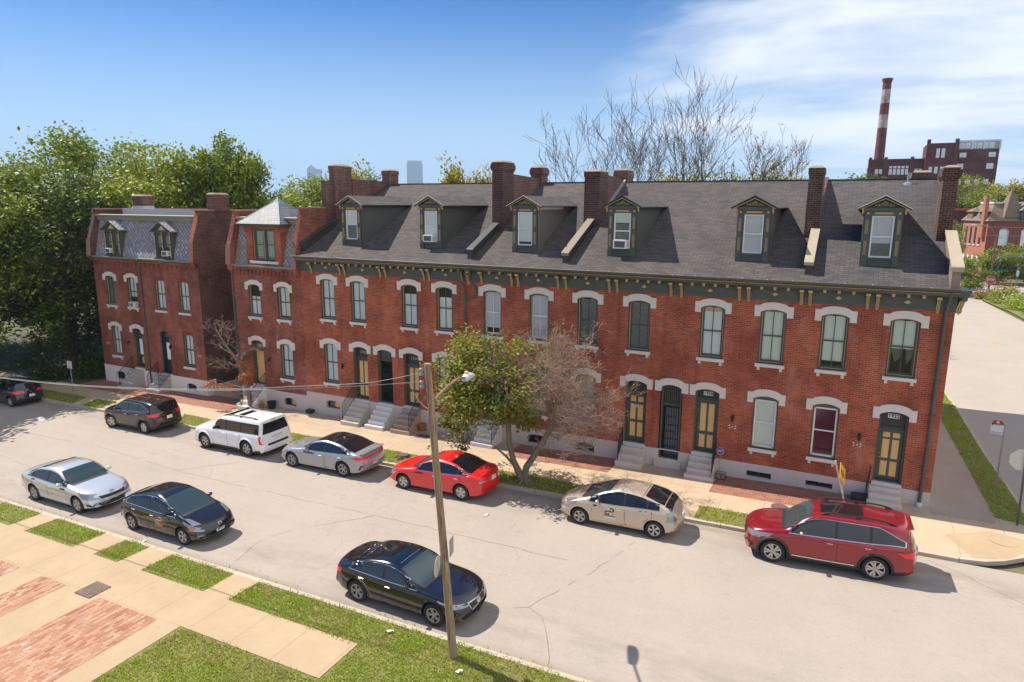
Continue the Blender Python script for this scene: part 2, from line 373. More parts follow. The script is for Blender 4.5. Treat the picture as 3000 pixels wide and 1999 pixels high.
M['petal_red'] = leafm('petal_red', [(.55, .02, .04), (.6, .05, .1)], .2)
M['petal_white'] = leafm('petal_white', [(.75, .75, .7), (.7, .7, .6)], .2)
M['bark'] = plain('bark', (.13, .10, .07), .95, var=.35, scale=9)
M['bark_green'] = plain('bark_lichen', (.20, .165, .105), .95, var=.4, scale=8)
M['twig'] = plain('bare_twig', (.31, .205, .155), .9, var=.3, scale=3)
M['twig_dark'] = plain('bare_branch', (.085, .055, .042), .9, var=.3, scale=3)
M['green'] = plain('trim_green', (.078, .084, .074), .55, var=.12)
M['green_d'] = plain('trim_green_dark', (.035, .038, .036), .55)
M['gold'] = plain('trim_gold', (.54, .35, .135), .5)
M['tan'] = plain('door_tan', (.74, .47, .18), .55)
M['ply'] = plain('plywood', (.72, .48, .20), .7, var=.12, scale=3)
M['blue_d'] = plain('door_navy', (.012, .035, .055), .4)
M['siding'] = plain('siding_green', (.075, .08, .07), .6, var=.2)
M['siding_g'] = plain('siding_grey', (.15, .13, .12), .6, var=.1)
M['white'] = plain('white_paint', (.75, .75, .76), .4, var=.04)
M['blind'] = plain('blind_white', (.88, .89, .90), .8, var=.06, scale=2)
M['blind_b'] = plain('blind_blue', (.78, .85, .88), .8, var=.1, scale=2)
M['blind_l'] = plain('blind_lilac', (.74, .72, .79), .8, var=.08, scale=2)
M['blind_g'] = plain('blind_greenish', (.80, .84, .76), .8, var=.07, scale=2)
M['lace'] = plain('lace_grey', (.22, .225, .22), .8, var=.6, scale=14)
M['room'] = plain('room_dark', (.02, .02, .022), .8)
M['curtain'] = plain('curtain_red', (.16, .025, .04), .7, var=.4, scale=5)
M['glass'] = None
def glassm():
    t = NT('window_glass'); tr = t.n('ShaderNodeBsdfTransparent'); gl = t.n('ShaderNodeBsdfGlossy'); gl.inputs['Roughness'].default_value = .03
    tr.inputs[0].default_value = (.93, .95, .95, 1)
    fr = t.n('ShaderNodeFresnel'); fr.inputs[0].default_value = 1.5; a = t.math('ADD', t.math('MULTIPLY', fr.outputs[0], .7), .02)
    nz = t.noise(t.pos(), 2.0, 2); bp = t.n('ShaderNodeBump'); t.l(nz, bp.inputs['Height']); bp.inputs['Strength'].default_value = .25; bp.inputs['Distance'].default_value = .02; t.l(bp.outputs[0], gl.inputs['Normal'])
    m = t.n('ShaderNodeMixShader'); t.l(a, m.inputs[0]); t.l(tr.outputs[0], m.inputs[1]); t.l(gl.outputs[0], m.inputs[2]); t.l(m.outputs[0], t.o.inputs[0]); return t.m
M['glass'] = glassm()
M['glass_dark'] = glassish('dark_glass', (.012, .014, .017))
M['iron'] = plain('black_iron', (.012, .012, .013), .45)
M['steel'] = plain('galvanised_steel', (.34, .34, .35), .5, .5)
M['alu'] = plain('aluminium_flashing', (.42, .42, .45), .45, .4)
M['coping'] = plain('coping_tan', (.26, .20, .15), .6, var=.08)
M['coping_d'] = plain('coping_dark', (.05, .045, .043), .6)
M['spout'] = plain('downspout_paint', (.085, .085, .07), .5, var=.3, scale=2)
M['pvc'] = plain('pvc_white', (.7, .7, .7), .4)
M['copper'] = plain('copper_patina', (.20, .36, .31), .7, var=.25)
M['whitewash'] = plain('parapet_whitewash', (.62, .56, .56), .8, var=.15)
M['terra'] = plain('terracotta', (.38, .12, .065), .7)
M['plastic_k'] = plain('black_plastic', (.02, .02, .022), .5)
M['wood_pole'] = None
def woodpole():
    t = NT('weathered_pole'); p = t.mapping(t.pos(), (14, 14, .8))
    c = t.mix(t.mr(t.noise(p, 1, 6, .7), .3, .7), (.20, .12, .07), (.46, .32, .20)); c = t.mix(t.mr(t.noise(t.mapping(t.pos(), (2, 2, .6)), 2, 5), .5, .75, 0, .6), c, (.19, .18, .13))
    c = t.mix(t.mr(t.noise(t.mapping(t.pos(), (30, 30, 1.2)), 1, 3), .58, .62, 0, .7), c, (.05, .035, .025))
    t.bump(t.noise(p, 1, 6, .7), .6, .02); return t.fin(c, .9)
M['wood_pole'] = woodpole()
M['rust'] = plain('rusty_steel', (.28, .13, .085), .8, var=.35)
M['lampgrey'] = plain('luminaire_grey', (.52, .54, .56), .45)
M['ceramic'] = plain('insulator', (.30, .30, .32), .25)
M['cable'] = plain('cable_grey', (.36, .34, .32), .5)
M['sign_back'] = plain('sign_back', (.62, .58, .5), .5, var=.05)
M['sign_white'] = plain('sign_white', (.72, .72, .74), .4, var=.03)
M['sign_red'] = plain('sign_red', (.55, .03, .03), .4, var=.04)
M['sign_yel'] = plain('sign_yellow', (.75, .40, .02), .4, var=.04)
M['sign_green'] = plain('sign_green', (.01, .16, .08), .4)
M['sign_blue'] = plain('sign_blue', (.03, .07, .42), .4, var=.04)
M['sign_cyan'] = plain('sign_cyan', (.03, .25, .65), .4)
M['ink'] = plain('black_ink', (.02, .02, .02), .5)
M['ink_r'] = plain('red_ink', (.42, .06, .09), .5)
M['road_yellow'] = plain('road_marking_yellow', (.65, .36, .06), .8, var=.2, scale=20)
M['castiron'] = plain('cast_iron', (.15, .09, .07), .75, var=.3, scale=15)
M['dirt'] = plain('dirt', (.22, .17, .12), .95, var=.3, scale=2)
M['dirt_dark'] = plain('forest_floor', (.09, .075, .045), .95, var=.5, scale=1.2)
M['litter'] = plain('paper', (.75, .74, .72), .7, var=.03)
M['mortar_w'] = plain('cream_paint', (.40, .33, .235), .6)
M['tower_glass'] = plain('office_facade', (.30, .33, .38), .5, var=.05, scale=.02)
M['tower_stone'] = plain('office_stone', (.42, .40, .38), .7, var=.05, scale=.02)

def text_mesh(body, size, name, mat, parent, M4, depth=.002, font=None, width=None):
    cu = bpy.data.curves.new(name, 'FONT'); cu.body = body; cu.size = size; cu.align_x = 'CENTER'; cu.align_y = 'CENTER'; cu.extrude = depth; cu.resolution_u = 3; cu.offset = size*.025
    tmp = bpy.data.objects.new('tmp', cu); col.objects.link(tmp); dg = bpy.context.evaluated_depsgraph_get(); dg.update()
    me = bpy.data.meshes.new_from_object(tmp.evaluated_get(dg)); col.objects.unlink(tmp); bpy.data.objects.remove(tmp)
    me.materials.clear(); me.materials.append(mat)
    if width:
        xs = [v.co.x for v in me.vertices]; k = width/max(1e-6, max(xs)-min(xs))
        me.transform(Matrix.Diagonal((k, 1, 1, 1)))
    me.transform(M4); o = bpy.data.objects.new(name, me); link(o, parent); return o
def face_neg_y(x, y, z): return Matrix.Translation((x, y, z)) @ Matrix.Rotation(pi/2, 4, 'X')
# ---------------- ground, roads, pavements ----------------
def sheet(name, poly, dz, mat, kind='structure', thick=0, parent=None):
    mb = MB(); n = len(poly)
    top = [(x, y, gz(x)+dz) for x, y in poly]
    mb.add(top, [tuple(range(n))])
    if thick:
        b = [(x, y, gz(x)+dz-thick) for x, y in poly]
        mb.add(top+b, [((i+1) % n, i, i+n, (i+1) % n+n) for i in range(n)])
    o = mb.build(name, mat, parent)
    if kind: o['kind'] = kind
    return o
def ground():
    xs = [-3600, -1500, -600, -250, -120, -75, -60, -45, -30, -15, 0, 14, 30, 60, 120, 250, 600, 1500, 3600]
    ys = [-600, -200, -80, -40, -20, 0, 20, 60, 100, 160, 260, 500, 1200, 3700]
    mb = MB(); vs = [(x, y, gz(x)-.22) for y in ys for x in xs]; n = len(xs)
    mb.add(vs, [(j*n+i, j*n+i+1, (j+1)*n+i+1, (j+1)*n+i) for j in range(len(ys)-1) for i in range(n-1)])
    t = NT('ground_earth'); p = t.pos()
    c = t.mix(t.mr(t.noise(p, .12, 6), .4, .6), (.10, .12, .035), (.17, .14, .075)); c = t.mix(t.mr(t.noise(p, 3, 5), .3, .7, 0, .5), c, (.06, .07, .03))
    mb.build('ground', t.fin(c, .95))['kind'] = 'structure'
ground()
road = MB()
for a, b in ((-400, -75), (-75, 14), (14, 400)):
    road.add([(a, -14.32, gz(a)-.12), (b, -14.32, gz(b)-.12), (b, -4.0 if a < 14 else -4.7, gz(b)-.12), (a, -4.0 if a < 14 else -4.7, gz(a)-.12)], [(0, 1, 2, 3)])
road.build('road', M['asphalt'])['kind'] = 'structure'
sr = MB(); pts = [(-4.0, 2.4, 13.2), (-2, 2.5, 12.6), (10, 2.4, 12.3), (30, 1.9, 12.2), (50, 1.6, 11.95), (67, 1.4, 10.75), (78, 1.2, 12.6), (82, -40, 60), (92, -40, 60)]
for (y0, a0, b0), (y1, a1, b1) in zip(pts, pts[1:]):
    if a1 < -30 and a0 > -30: continue
    sr.add([(a0, y0, gz(a0)-.116), (b0, y0, gz(b0)-.116), (b1, y1, gz(b1)-.116), (a1, y1, gz(a1)-.116)], [(0, 1, 2, 3)])
sr.add([(-60, 78, gz(-60)-.112), (14, 78, gz(14)-.112), (14, 92, gz(14)-.112), (-60, 92, gz(-60)-.112)], [(0, 1, 2, 3)])
sr.add([(14, 78, gz(14)-.112), (160, 78, gz(14)-.112), (160, 92, gz(14)-.112), (14, 92, gz(14)-.112)], [(0, 1, 2, 3)])
sr.build('side_road', M['road_side'])['kind'] = 'structure'
mk = MB()
for y0, y1, xa, xb in ((13, 15.4, 8.05, 7.96), (24.5, 27, 7.7, 7.6), (35.7, 38.3, 7.36, 7.22), (47.1, 49.6, 6.87, 6.73), (58.6, 61, 6.35, 6.2)):
    mk.add([(xa-.06, y0, gz(xa)-.109), (xa+.06, y0, gz(xa)-.109), (xb+.06, y1, gz(xb)-.109), (xb-.06, y1, gz(xb)-.109)], [(0, 1, 2, 3)])
mk.build('road_markings', M['road_yellow'])['kind'] = 'structure'
# far block
kp = [(-75, -4.7), (-60, -4.72), (-45, -4.70), (-30, -4.72), (-15, -4.74), (-6, -4.72), (-2.6, -4.62), (-1.6, -4.3), (-.8, -3.98), (.47, -3.99), (1.2, -3.85), (1.75, -3.55), (2.4, -3.0), (2.85, -2.1), (3.08, -1.0), (3.15, .5), (3.08, 2), (2.85, 7), (2.6, 14.6), (2.33, 19), (1.9, 40), (1.5, 67), (1.2, 77.5)]
def offs(path, d):
    out = []
    for i, p in enumerate(path):
        a = Vector(path[max(i-1, 0)]); b = Vector(path[min(i+1, len(path)-1)]); t = (b-a).normalized(); out.append((p[0]-t.y*d, p[1]+t.x*d))
    return out
def kerb(path, wd, h=.12):
    mb = MB(); inn = offs(path, wd); n = len(path)
    for i in range(n-1):
        a, b, c, d = path[i], path[i+1], inn[i+1], inn[i]
        z = lambda p, dz: (p[0], p[1], gz(p[0])+dz)
        mb.add([z(a, -h-.03), z(b, -h-.03), z(b, .004), z(a, .004), z(d, .006), z(c, .006)], [(0, 1, 2, 3), (3, 2, 5, 4)])
    return mb
kerb(kp, .15).build('kerb_far', M['kerb'])['kind'] = 'structure'
ki = offs(kp, .14)
sheet('sidewalk_far', ki+[(-40, 77.5), (-75, 40)], 0.0, M['walk_far'])
def strip(name, x0, x1, y0, y1, dz, mat): return sheet(name, [(x0, y0), (x1, y0), (x1, y1), (x0, y1)], dz, mat)
strip('house_apron', -34.4, -16.8, -1.75, 0, .004, M['apron'])
strip('house_apron_2', -11.85, -7.6, -1.75, 0, .004, M['apron'])
strip('brick_paving_1', -49.0, -34.35, -1.85, .3, .006, M['brick_pave'])
strip('brick_paving_2', -16.8, -11.85, -1.72, 0, .006, M['brick_pave'])
strip('brick_paving_3', -7.6, -2.0, -1.95, 0, .006, M['brick_pave'])
sheet('side_sidewalk', [(0, -.6), (1.98, -.6), (1.98, -.08), (1.8, 5.7), (1.53, 12.2), (1.1, 30), (.8, 77), (-1.5, 77), (-1.5, 15.5), (0, 15.5)], .005, M['walk_side'])
sheet('corner_ramp', [(.3, -2.25), (1.7, -1.35), (2.9, -1.7), (2.65, -2.5), (1.9, -3.35), (.9, -3.7)], .006, M['walk_plain'])
# near block
nk = [(400, -14.3), (14, -14.3), (-75, -14.3), (-400, -14.3)]
kerb([(14, -14.3), (-10, -14.32), (-20, -14.3), (-40, -14.28), (-75, -14.3)], .16).build('kerb_near', M['kerb'])['kind'] = 'structure'
sheet('lawn_near', [(-75, -14.45), (-75, -60), (14, -60), (14, -14.45)], -.003, M['turf'])
sheet('lawn_near_right', [(14, -14.45), (14, -60), (200, -60), (200, -14.45)], -.02, M['turf'])
strip('sidewalk_near', -75, -13.95, -17.05, -15.58, .012, M['walk'])
for i, (a, b) in enumerate(((-29.95, -28.95), (-26.15, -25.0), (-23.77, -22.6), (-19.75, -18.7), (-33.6, -32.4), (-38, -36.9))):
    sheet('cross_slab_%d' % (i+1), [(a, -15.58), (b, -15.58), (b+.05, -14.45), (a+.05, -14.45)], .008, M['walk_plain'])
strip('concrete_terrace', -75, -18.85, -24, -17.05, .008, M['walk_plain'])
strip('brick_terrace_1', -22.3, -19.7, -24, -17.12, .014, M['pave_old'])
strip('brick_terrace_2', -25.1, -23.86, -24, -17.12, .014, M['pave_old'])
strip('brick_terrace_3', -27.5, -26.3, -24, -17.12, .014, M['pave_old'])
sheet('forest_floor', [(-75, 80), (-75, -1.5), (-49, -1.5), (-48.5, 0.5), (-48.5, 80)], .01, M['dirt_dark'])
sheet('yard', [(-48.5, 80), (-48.5, 8), (-1.5, 12), (-1.5, 80)], .008, M['turf'])
# cracks
def crack(paths, name):
    mb = MB(); rr = random.Random(5)
    for path, wd in paths:
        pts = []
        for (a, b) in zip(path, path[1:]):
            n = max(2, int(Vector((b[0]-a[0], b[1]-a[1])).length/.35))
            for k in range(n):
                f = k/n; pts.append((a[0]+(b[0]-a[0])*f+rr.uniform(-.05, .05), a[1]+(b[1]-a[1])*f+rr.uniform(-.05, .05)))
        pts.append(path[-1]); o = offs(pts, wd)
        for i in range(len(pts)-1):
            if rr.random() < .12: continue
            q = [pts[i], pts[i+1], o[i+1], o[i]]
            mb.add([(x, y, gz(x)-.1155) for x, y in q], [(0, 1, 2, 3)])
    mb.build(name, plain('crack_fill', (.20, .165, .115), .95, var=.4, scale=4), uv=False)['kind'] = 'structure'
crack([([(-62, -8.7), (-43.7, -8.9), (-35.5, -8.6), (-29.7, -9.1), (-25.4, -9.15), (-16.9, -9.05), (-10, -9.1)], .014), ([(-29.4, -9.1), (-28.6, -8.2), (-27.6, -7.2)], .014),
       ([(-18.5, -9.1), (-20.2, -10.9), (-20.9, -12.26), (-20.5, -13.7)], .012), ([(-12.9, -12.45), (-11.5, -12.5), (-10.7, -11.97), (-10.1, -10.43), (-9.5, -8.6), (-9.1, -6.94)], .014), ([(-10.7, -12.0), (-10.2, -12.3), (-9.5, -13.47), (-9.2, -14.2)], .016),
       ([(-40, -11.2), (-36, -11.6), (-33, -12.6)], .012), ([(-.4, -4.3), (.33, -4.6), (1.85, -5.94), (4, -8)], .014), ([(-27.2, -9.1), (-28.2, -8.2)], .012)], 'road_cracks')
# ---------------- grass ----------------
def inpoly(x, y, P):
    c = False; n = len(P)
    for i in range(n):
        x1, y1 = P[i]; x2, y2 = P[i-1]
        if (y1 > y) != (y2 > y) and x < (x2-x1)*(y-y1)/(y2-y1)+x1: c = not c
    return c
def blades(mb, poly, dens, h, wd=.02, seed=1, edge=0.05):
    rr = random.Random(seed); xs = [p[0] for p in poly]; ys = [p[1] for p in poly]
    a0, a1, b0, b1 = min(xs)-edge, max(xs)+edge, min(ys)-edge, max(ys)+edge
    n = int((a1-a0)*(b1-b0)*dens); V = mb.v; F = mb.f; Mi = mb.m
    for _ in range(n):
        x = rr.uniform(a0, a1); y = rr.uniform(b0, b1)
        if not inpoly(x+rr.uniform(-edge, edge), y+rr.uniform(-edge, edge), poly): continue
        cl = .55+.45*sin(x*2.3+1.3*sin(y*3.1))*cos(y*2.9+x)
        hh = h*rr.uniform(.45, 1.1)*(.6+.6*cl); a = rr.uniform(0, 2*pi); ww = wd*rr.uniform(.6, 1.3); lx = rr.uniform(-1, 1)*hh*.8; ly = rr.uniform(-1, 1)*hh*.8
        z = gz(x)-.006; b = len(V)
        V.append((x-cos(a)*ww, y-sin(a)*ww, z)); V.append((x+cos(a)*ww, y+sin(a)*ww, z)); V.append((x+lx, y+ly, z+hh)); F.append((b, b+1, b+2)); Mi.append(0)
G_ = MB()
near = [([(-44, -15.5), (-30, -15.5), (-29.98, -14.45), (-44, -14.45)], 500), ([(-29.0, -15.5), (-26.15, -15.5), (-26.1, -14.45), (-28.85, -14.45)], 900), ([(-25.05, -15.5), (-23.8, -15.5), (-23.75, -14.45), (-24.95, -14.45)], 1100),
        ([(-22.6, -15.5), (-19.75, -15.5), (-19.8, -14.45), (-22.55, -14.45)], 1100), ([(-18.72, -15.55), (-13.9, -15.62), (-13.88, -17.1), (-18.7, -17.12), (-18.8, -20.6), (-9, -20.6), (-4, -16.5), (-4, -14.45), (-18.65, -14.45)], 1050)]
for i, (p, d) in enumerate(near): blades(G_, p, d, .085, .016, i+1, .09)
far = [[(-62, -4.6), (-44.4, -4.6), (-45.1, -3.3), (-62, -3.1)], [(-43.5, -4.6), (-41.9, -4.6), (-42.3, -3.3), (-44.1, -3.3)], [(-35.3, -4.6), (-33.5, -4.6), (-34.0, -3.35), (-36.2, -3.3)], [(-30.8, -4.6), (-27.1, -4.6), (-26.6, -3.3), (-31, -3.3)],
       [(-23.4, -4.6), (-19.2, -4.6), (-19.2, -3.35), (-23.6, -3.3)], [(-18, -4.6), (-12.6, -4.6), (-12.2, -3.4), (-18, -3.35)], [(-7.65, -4.6), (-4.6, -4.6), (-4.6, -3.4), (-7.65, -3.4)]]
for i, p in enumerate(far):
    sheet('verge_%d' % (i+1), p, .004, M['turf']); blades(G_, p, 420, .09, .022, i+20)
side = [(2.02, -.05), (2.95, -.35), (3.0, 1.5), (2.72, 7), (2.48, 14.6), (2.2, 19), (1.75, 40), (1.1, 40), (1.1, 30), (1.55, 12.2), (1.82, 5.7)]
sheet('verge_side', side, .006, M['turf']); blades(G_, side, 480, .1, .022, 40)
# straggling weeds along both kerbs and joints
rr = random.Random(9)
for _ in range(1500):
    x = rr.uniform(-40, -4); s_ = sin(x*1.7)+sin(x*.63+2)+rr.uniform(-.6, .6)
    if s_ < .5: continue
    y = -14.3+rr.gauss(0.06, .05); hh = rr.uniform(.02, .09); a = rr.uniform(0, 6.3); b = len(G_.v); z = gz(x)-.12
    G_.v += [(x-cos(a)*.018, y-sin(a)*.018, z), (x+cos(a)*.018, y+sin(a)*.018, z), (x+rr.uniform(-.04, .04), y+rr.uniform(-.03, .04), z+hh+.04)]; G_.f.append((b, b+1, b+2)); G_.m.append(0)
tag(G_.build('grass', M['blade'], uv=False), 'short green grass growing on the verges and lawn', 'grass', kind='stuff')
# rough weed patches
for nm, P_, dn, h_ in (('weeds', [(-70, -1.3), (-49.2, -1.3), (-49, 2), (-70, 8)], 26, .5),):
    W_ = MB(); rr = random.Random(3)
    for _ in range(int(22*7*dn)):
        x = rr.uniform(-70, -49); y = rr.uniform(-1.2, 8)
        if rr.random() < .5+.5*sin(x*.9)*cos(y*1.1): continue
        z = gz(x); 
        for k in range(3):
            a = rr.uniform(0, 6.3); s = rr.uniform(.04, .09); px, py, pz = x+rr.gauss(0, .1), y+rr.gauss(0, .1), z+rr.uniform(.03, h_)
            W_.add([(px-s*cos(a), py-s*sin(a), pz), (px+s*sin(a), py-s*cos(a), pz+s*.3), (px+s*cos(a), py+s*sin(a), pz+s*.5), (px-s*sin(a), py+s*cos(a), pz+s)], [(0, 1, 2, 3)])
    tag(W_.build(nm, M['leaf_d'], uv=False), 'low dark undergrowth covering the ground under the big trees', 'undergrowth', kind='stuff')
# ---------------- house parts ----------------
ARC = 9
def arch_loop(xc, hw, z0, zs, zt, d=0.0):      # opening outline, CCW seen from -y (x to the right)
    pts = [(xc-hw+d, z0+d), (xc+hw-d, z0+d)]
    for i in range(ARC+1):
        f = 1-2*i/ARC; pts.append((xc+f*(hw-d), zs-d*.6+(zt-zs)*(1-f*f)**.8 if zt > zs else zs-d))
    return pts
def rect_loop(x0, x1, z0, z1): return [(x0, z0), (x1, z0), (x1, z1), (x0, z1)]
def pierced(mb, outer, holes, y, depth=.2, mi=0):
    loops = [[Vector((x, z, 0)) for x, z in outer]]+[[Vector((x, z, 0)) for x, z in h] for h in holes]
    tri = geometry.tessellate_polygon(loops); flat = [p for l in loops for p in l]
    fs = []
    for a, b, c in tri:
        A, B, C = flat[a], flat[b], flat[c]
        fs.append((a, b, c) if (B-A).cross(C-A).z > 0 else (a, c, b))
    mb.add([(p.x, y, p.y) for p in flat], fs, mi)
    for h in holes:
        n = len(h); mb.add([(x, y, z) for x, z in h]+[(x, y+depth, z) for x, z in h], [(i, (i+1) % n, (i+1) % n+n, i+n) for i in range(n)], mi)
def box_behind(mb, x0, x1, z0, z1, y1, left=True, right=True, y0=0, mi=0):
    if left or True: mb.add([(x0, y1, z0), (x0, y0, z0), (x0, y0, z1), (x0, y1, z1)], [(0, 1, 2, 3)], mi)
    if right or True: mb.add([(x1, y0, z0), (x1, y1, z0), (x1, y1, z1), (x1, y0, z1)], [(0, 1, 2, 3)], mi)
    mb.add([(x1, y1, z0), (x0, y1, z0), (x0, y1, z1), (x1, y1, z1)], [(0, 1, 2, 3)], mi)
def lintel_poly(xc, hw, zs, zt, dims):
    ow, arch, sh, drop = dims                 # outer half width, top rise over zt, shoulder height above zs, drop below zs
    pts = [(xc-ow, zs-drop), (xc-hw, zs-drop)]
    low = [(xc+f*hw, zs+(zt-zs)*(1-f*f)**.8) for f in [-1+2*i/ARC for i in range(ARC+1)]]
    pts += low+[(xc+hw, zs-drop), (xc+ow, zs-drop), (xc+ow, zs+sh)]
    iw = ow*.76
    pts += [(xc+iw*(1-2*i/10), zs+sh+(zt+arch-zs-sh)*(1-(1-2*i/10)**2)**.7) for i in range(11)]
    pts += [(xc-ow, zs+sh)]
    return pts
def window(parent, xc, hw, z0, zs, zt, blind, lin='stone', sill=True, style='sash', trim='green', munt=True, shade=None, sash_c=None, lab=None, corbel=True, depth=.05):
    o_ = arch_loop(xc, hw, z0, zs, zt); i_ = arch_loop(xc, hw, z0, zs, zt, .055)
    mb = MB(); mb.ring_y(o_, i_, depth, depth+.12)
    i2 = arch_loop(xc, hw, z0, zs, zt, .075); mb.ring_y(i_, i2, depth+.03, depth+.1, 1)
    i3 = arch_loop(xc, hw, z0, zs, zt, .10); mb.ring_y(i2, i3, depth+.05, depth+.11, 0)
    f = mb.build('window', [M[trim], M['gold'], M[trim]], parent)
    if lab: f['label'] = lab
    sc_ = M[sash_c] if sash_c else M[trim]; s = MB(); y = depth+.07
    a = xc-hw+.09; b = xc+hw-.09; zb = z0+.08; ztop = zs-.02; mid = (z0+zt)/2+.03
    if style == 'sash':
        s.box(a, a+.045, y, y+.03, zb, ztop+.02); s.box(b-.045, b, y, y+.03, zb, ztop+.02); s.box(a, b, y-.01, y+.03, mid-.025, mid+.03); s.box(a, b, y, y+.03, zb, zb+.07)
        if munt: s.box(xc-.014, xc+.014, y+.004, y+.026, zb, zt-.09)
    elif style == 'white':
        zt2 = zs-.06
        s.box(a-.03, a+.035, y-.03, y+.03, zb-.02, zt2); s.box(b-.035, b+.03, y-.03, y+.03, zb-.02, zt2); s.box(a, b, y-.03, y+.03, zt2-.06, zt2); s.box(a, b, y-.03, y+.03, zb-.02, zb+.05); s.box(a, b, y-.02, y+.03, mid-.06, mid-.015)
        p = MB(); p.prism_y(arch_loop(xc, hw-.09, zt2, zs-.03, zt-.06), y-.015, y+.02); p.build('arch_panel', M[trim], f)
    s.build('sash', M['white'] if style == 'white' else sc_, f)
    g = MB(); lpg = arch_loop(xc, hw-.1, z0+.08, zs, zt-.1); g.add([(a_, y+.014, b_) for a_, b_ in lpg], [tuple(range(len(lpg)))]); g.build('glass', M['glass'], f)
    bl = MB(); lp = arch_loop(xc, hw-.1, z0+.08, zs, zt-.1)
    if shade is None: bl.prism_y(lp, y+.05, y+.055)
    else:                                       # (low, high) fractions covered by the blind
        za = z0+.08+(zt-z0)*shade[0]; zb2 = z0+.08+(zt-z0)*shade[1]
        if shade[1] >= 1: bl.prism_y(arch_loop(xc, hw-.1, za, zs, zt-.1), y+.05, y+.055)
        else: bl.box(xc-hw+.1, xc+hw-.1, y+.05, y+.055, za, zb2)
        dk = MB(); dk.box(xc-hw, xc+hw, y+.4, y+.42, z0-.1, zt+.1); dk.build('room_backing', M['room'], f)
    bl.build('blind', M[blind], f)
    if lin == 'stone' or isinstance(lin, tuple):
        d = lin if isinstance(lin, tuple) else (hw+.235, .285, .26, .18)
        l = MB(); l.prism_y(lintel_poly(xc, hw, zs, zt, d), -.045, .06); l.build('lintel', M['stone'], f)
    elif lin == 'brick':
        l = MB(); n = 15
        for i in range(n):
            t0 = -1+2*i/n+.02; t1 = -1+2*(i+1)/n-.02; w_ = hw+.14
            q = [(xc+t0*hw, zs+(zt-zs)*(1-t0*t0)**.8), (xc+t1*hw, zs+(zt-zs)*max(0, 1-t1*t1)**.8), (xc+t1*w_, zs+.2+(zt-zs)*max(0, 1-t1*t1)**.8), (xc+t0*w_, zs+.2+(zt-zs)*(max(0, 1-t0*t0))**.8)]
            l.prism_y(q, -.006, .03)
        l.build('brick_arch', M['brick_arch'], f)
    if sill:
        l = MB(); l.box(xc-hw-.07, xc+hw+.07, -.1, .12, z0-.13, z0)
        if corbel:
            for k in (-1, 1): l.prism_x([(-.085, z0-.135), (.02, z0-.135), (.02, z0-.27), (-.03, z0-.27), (-.045, z0-.2), (-.075, z0-.19)], xc+k*(hw-.06)-.055, xc+k*(hw-.06)+.055)
        l.build('sill', M['stone'], f, bevel=.008)
    return f
M['brick_arch'] = plain('arch_brick', (.27, .05, .03), .9, var=.3, scale=6)
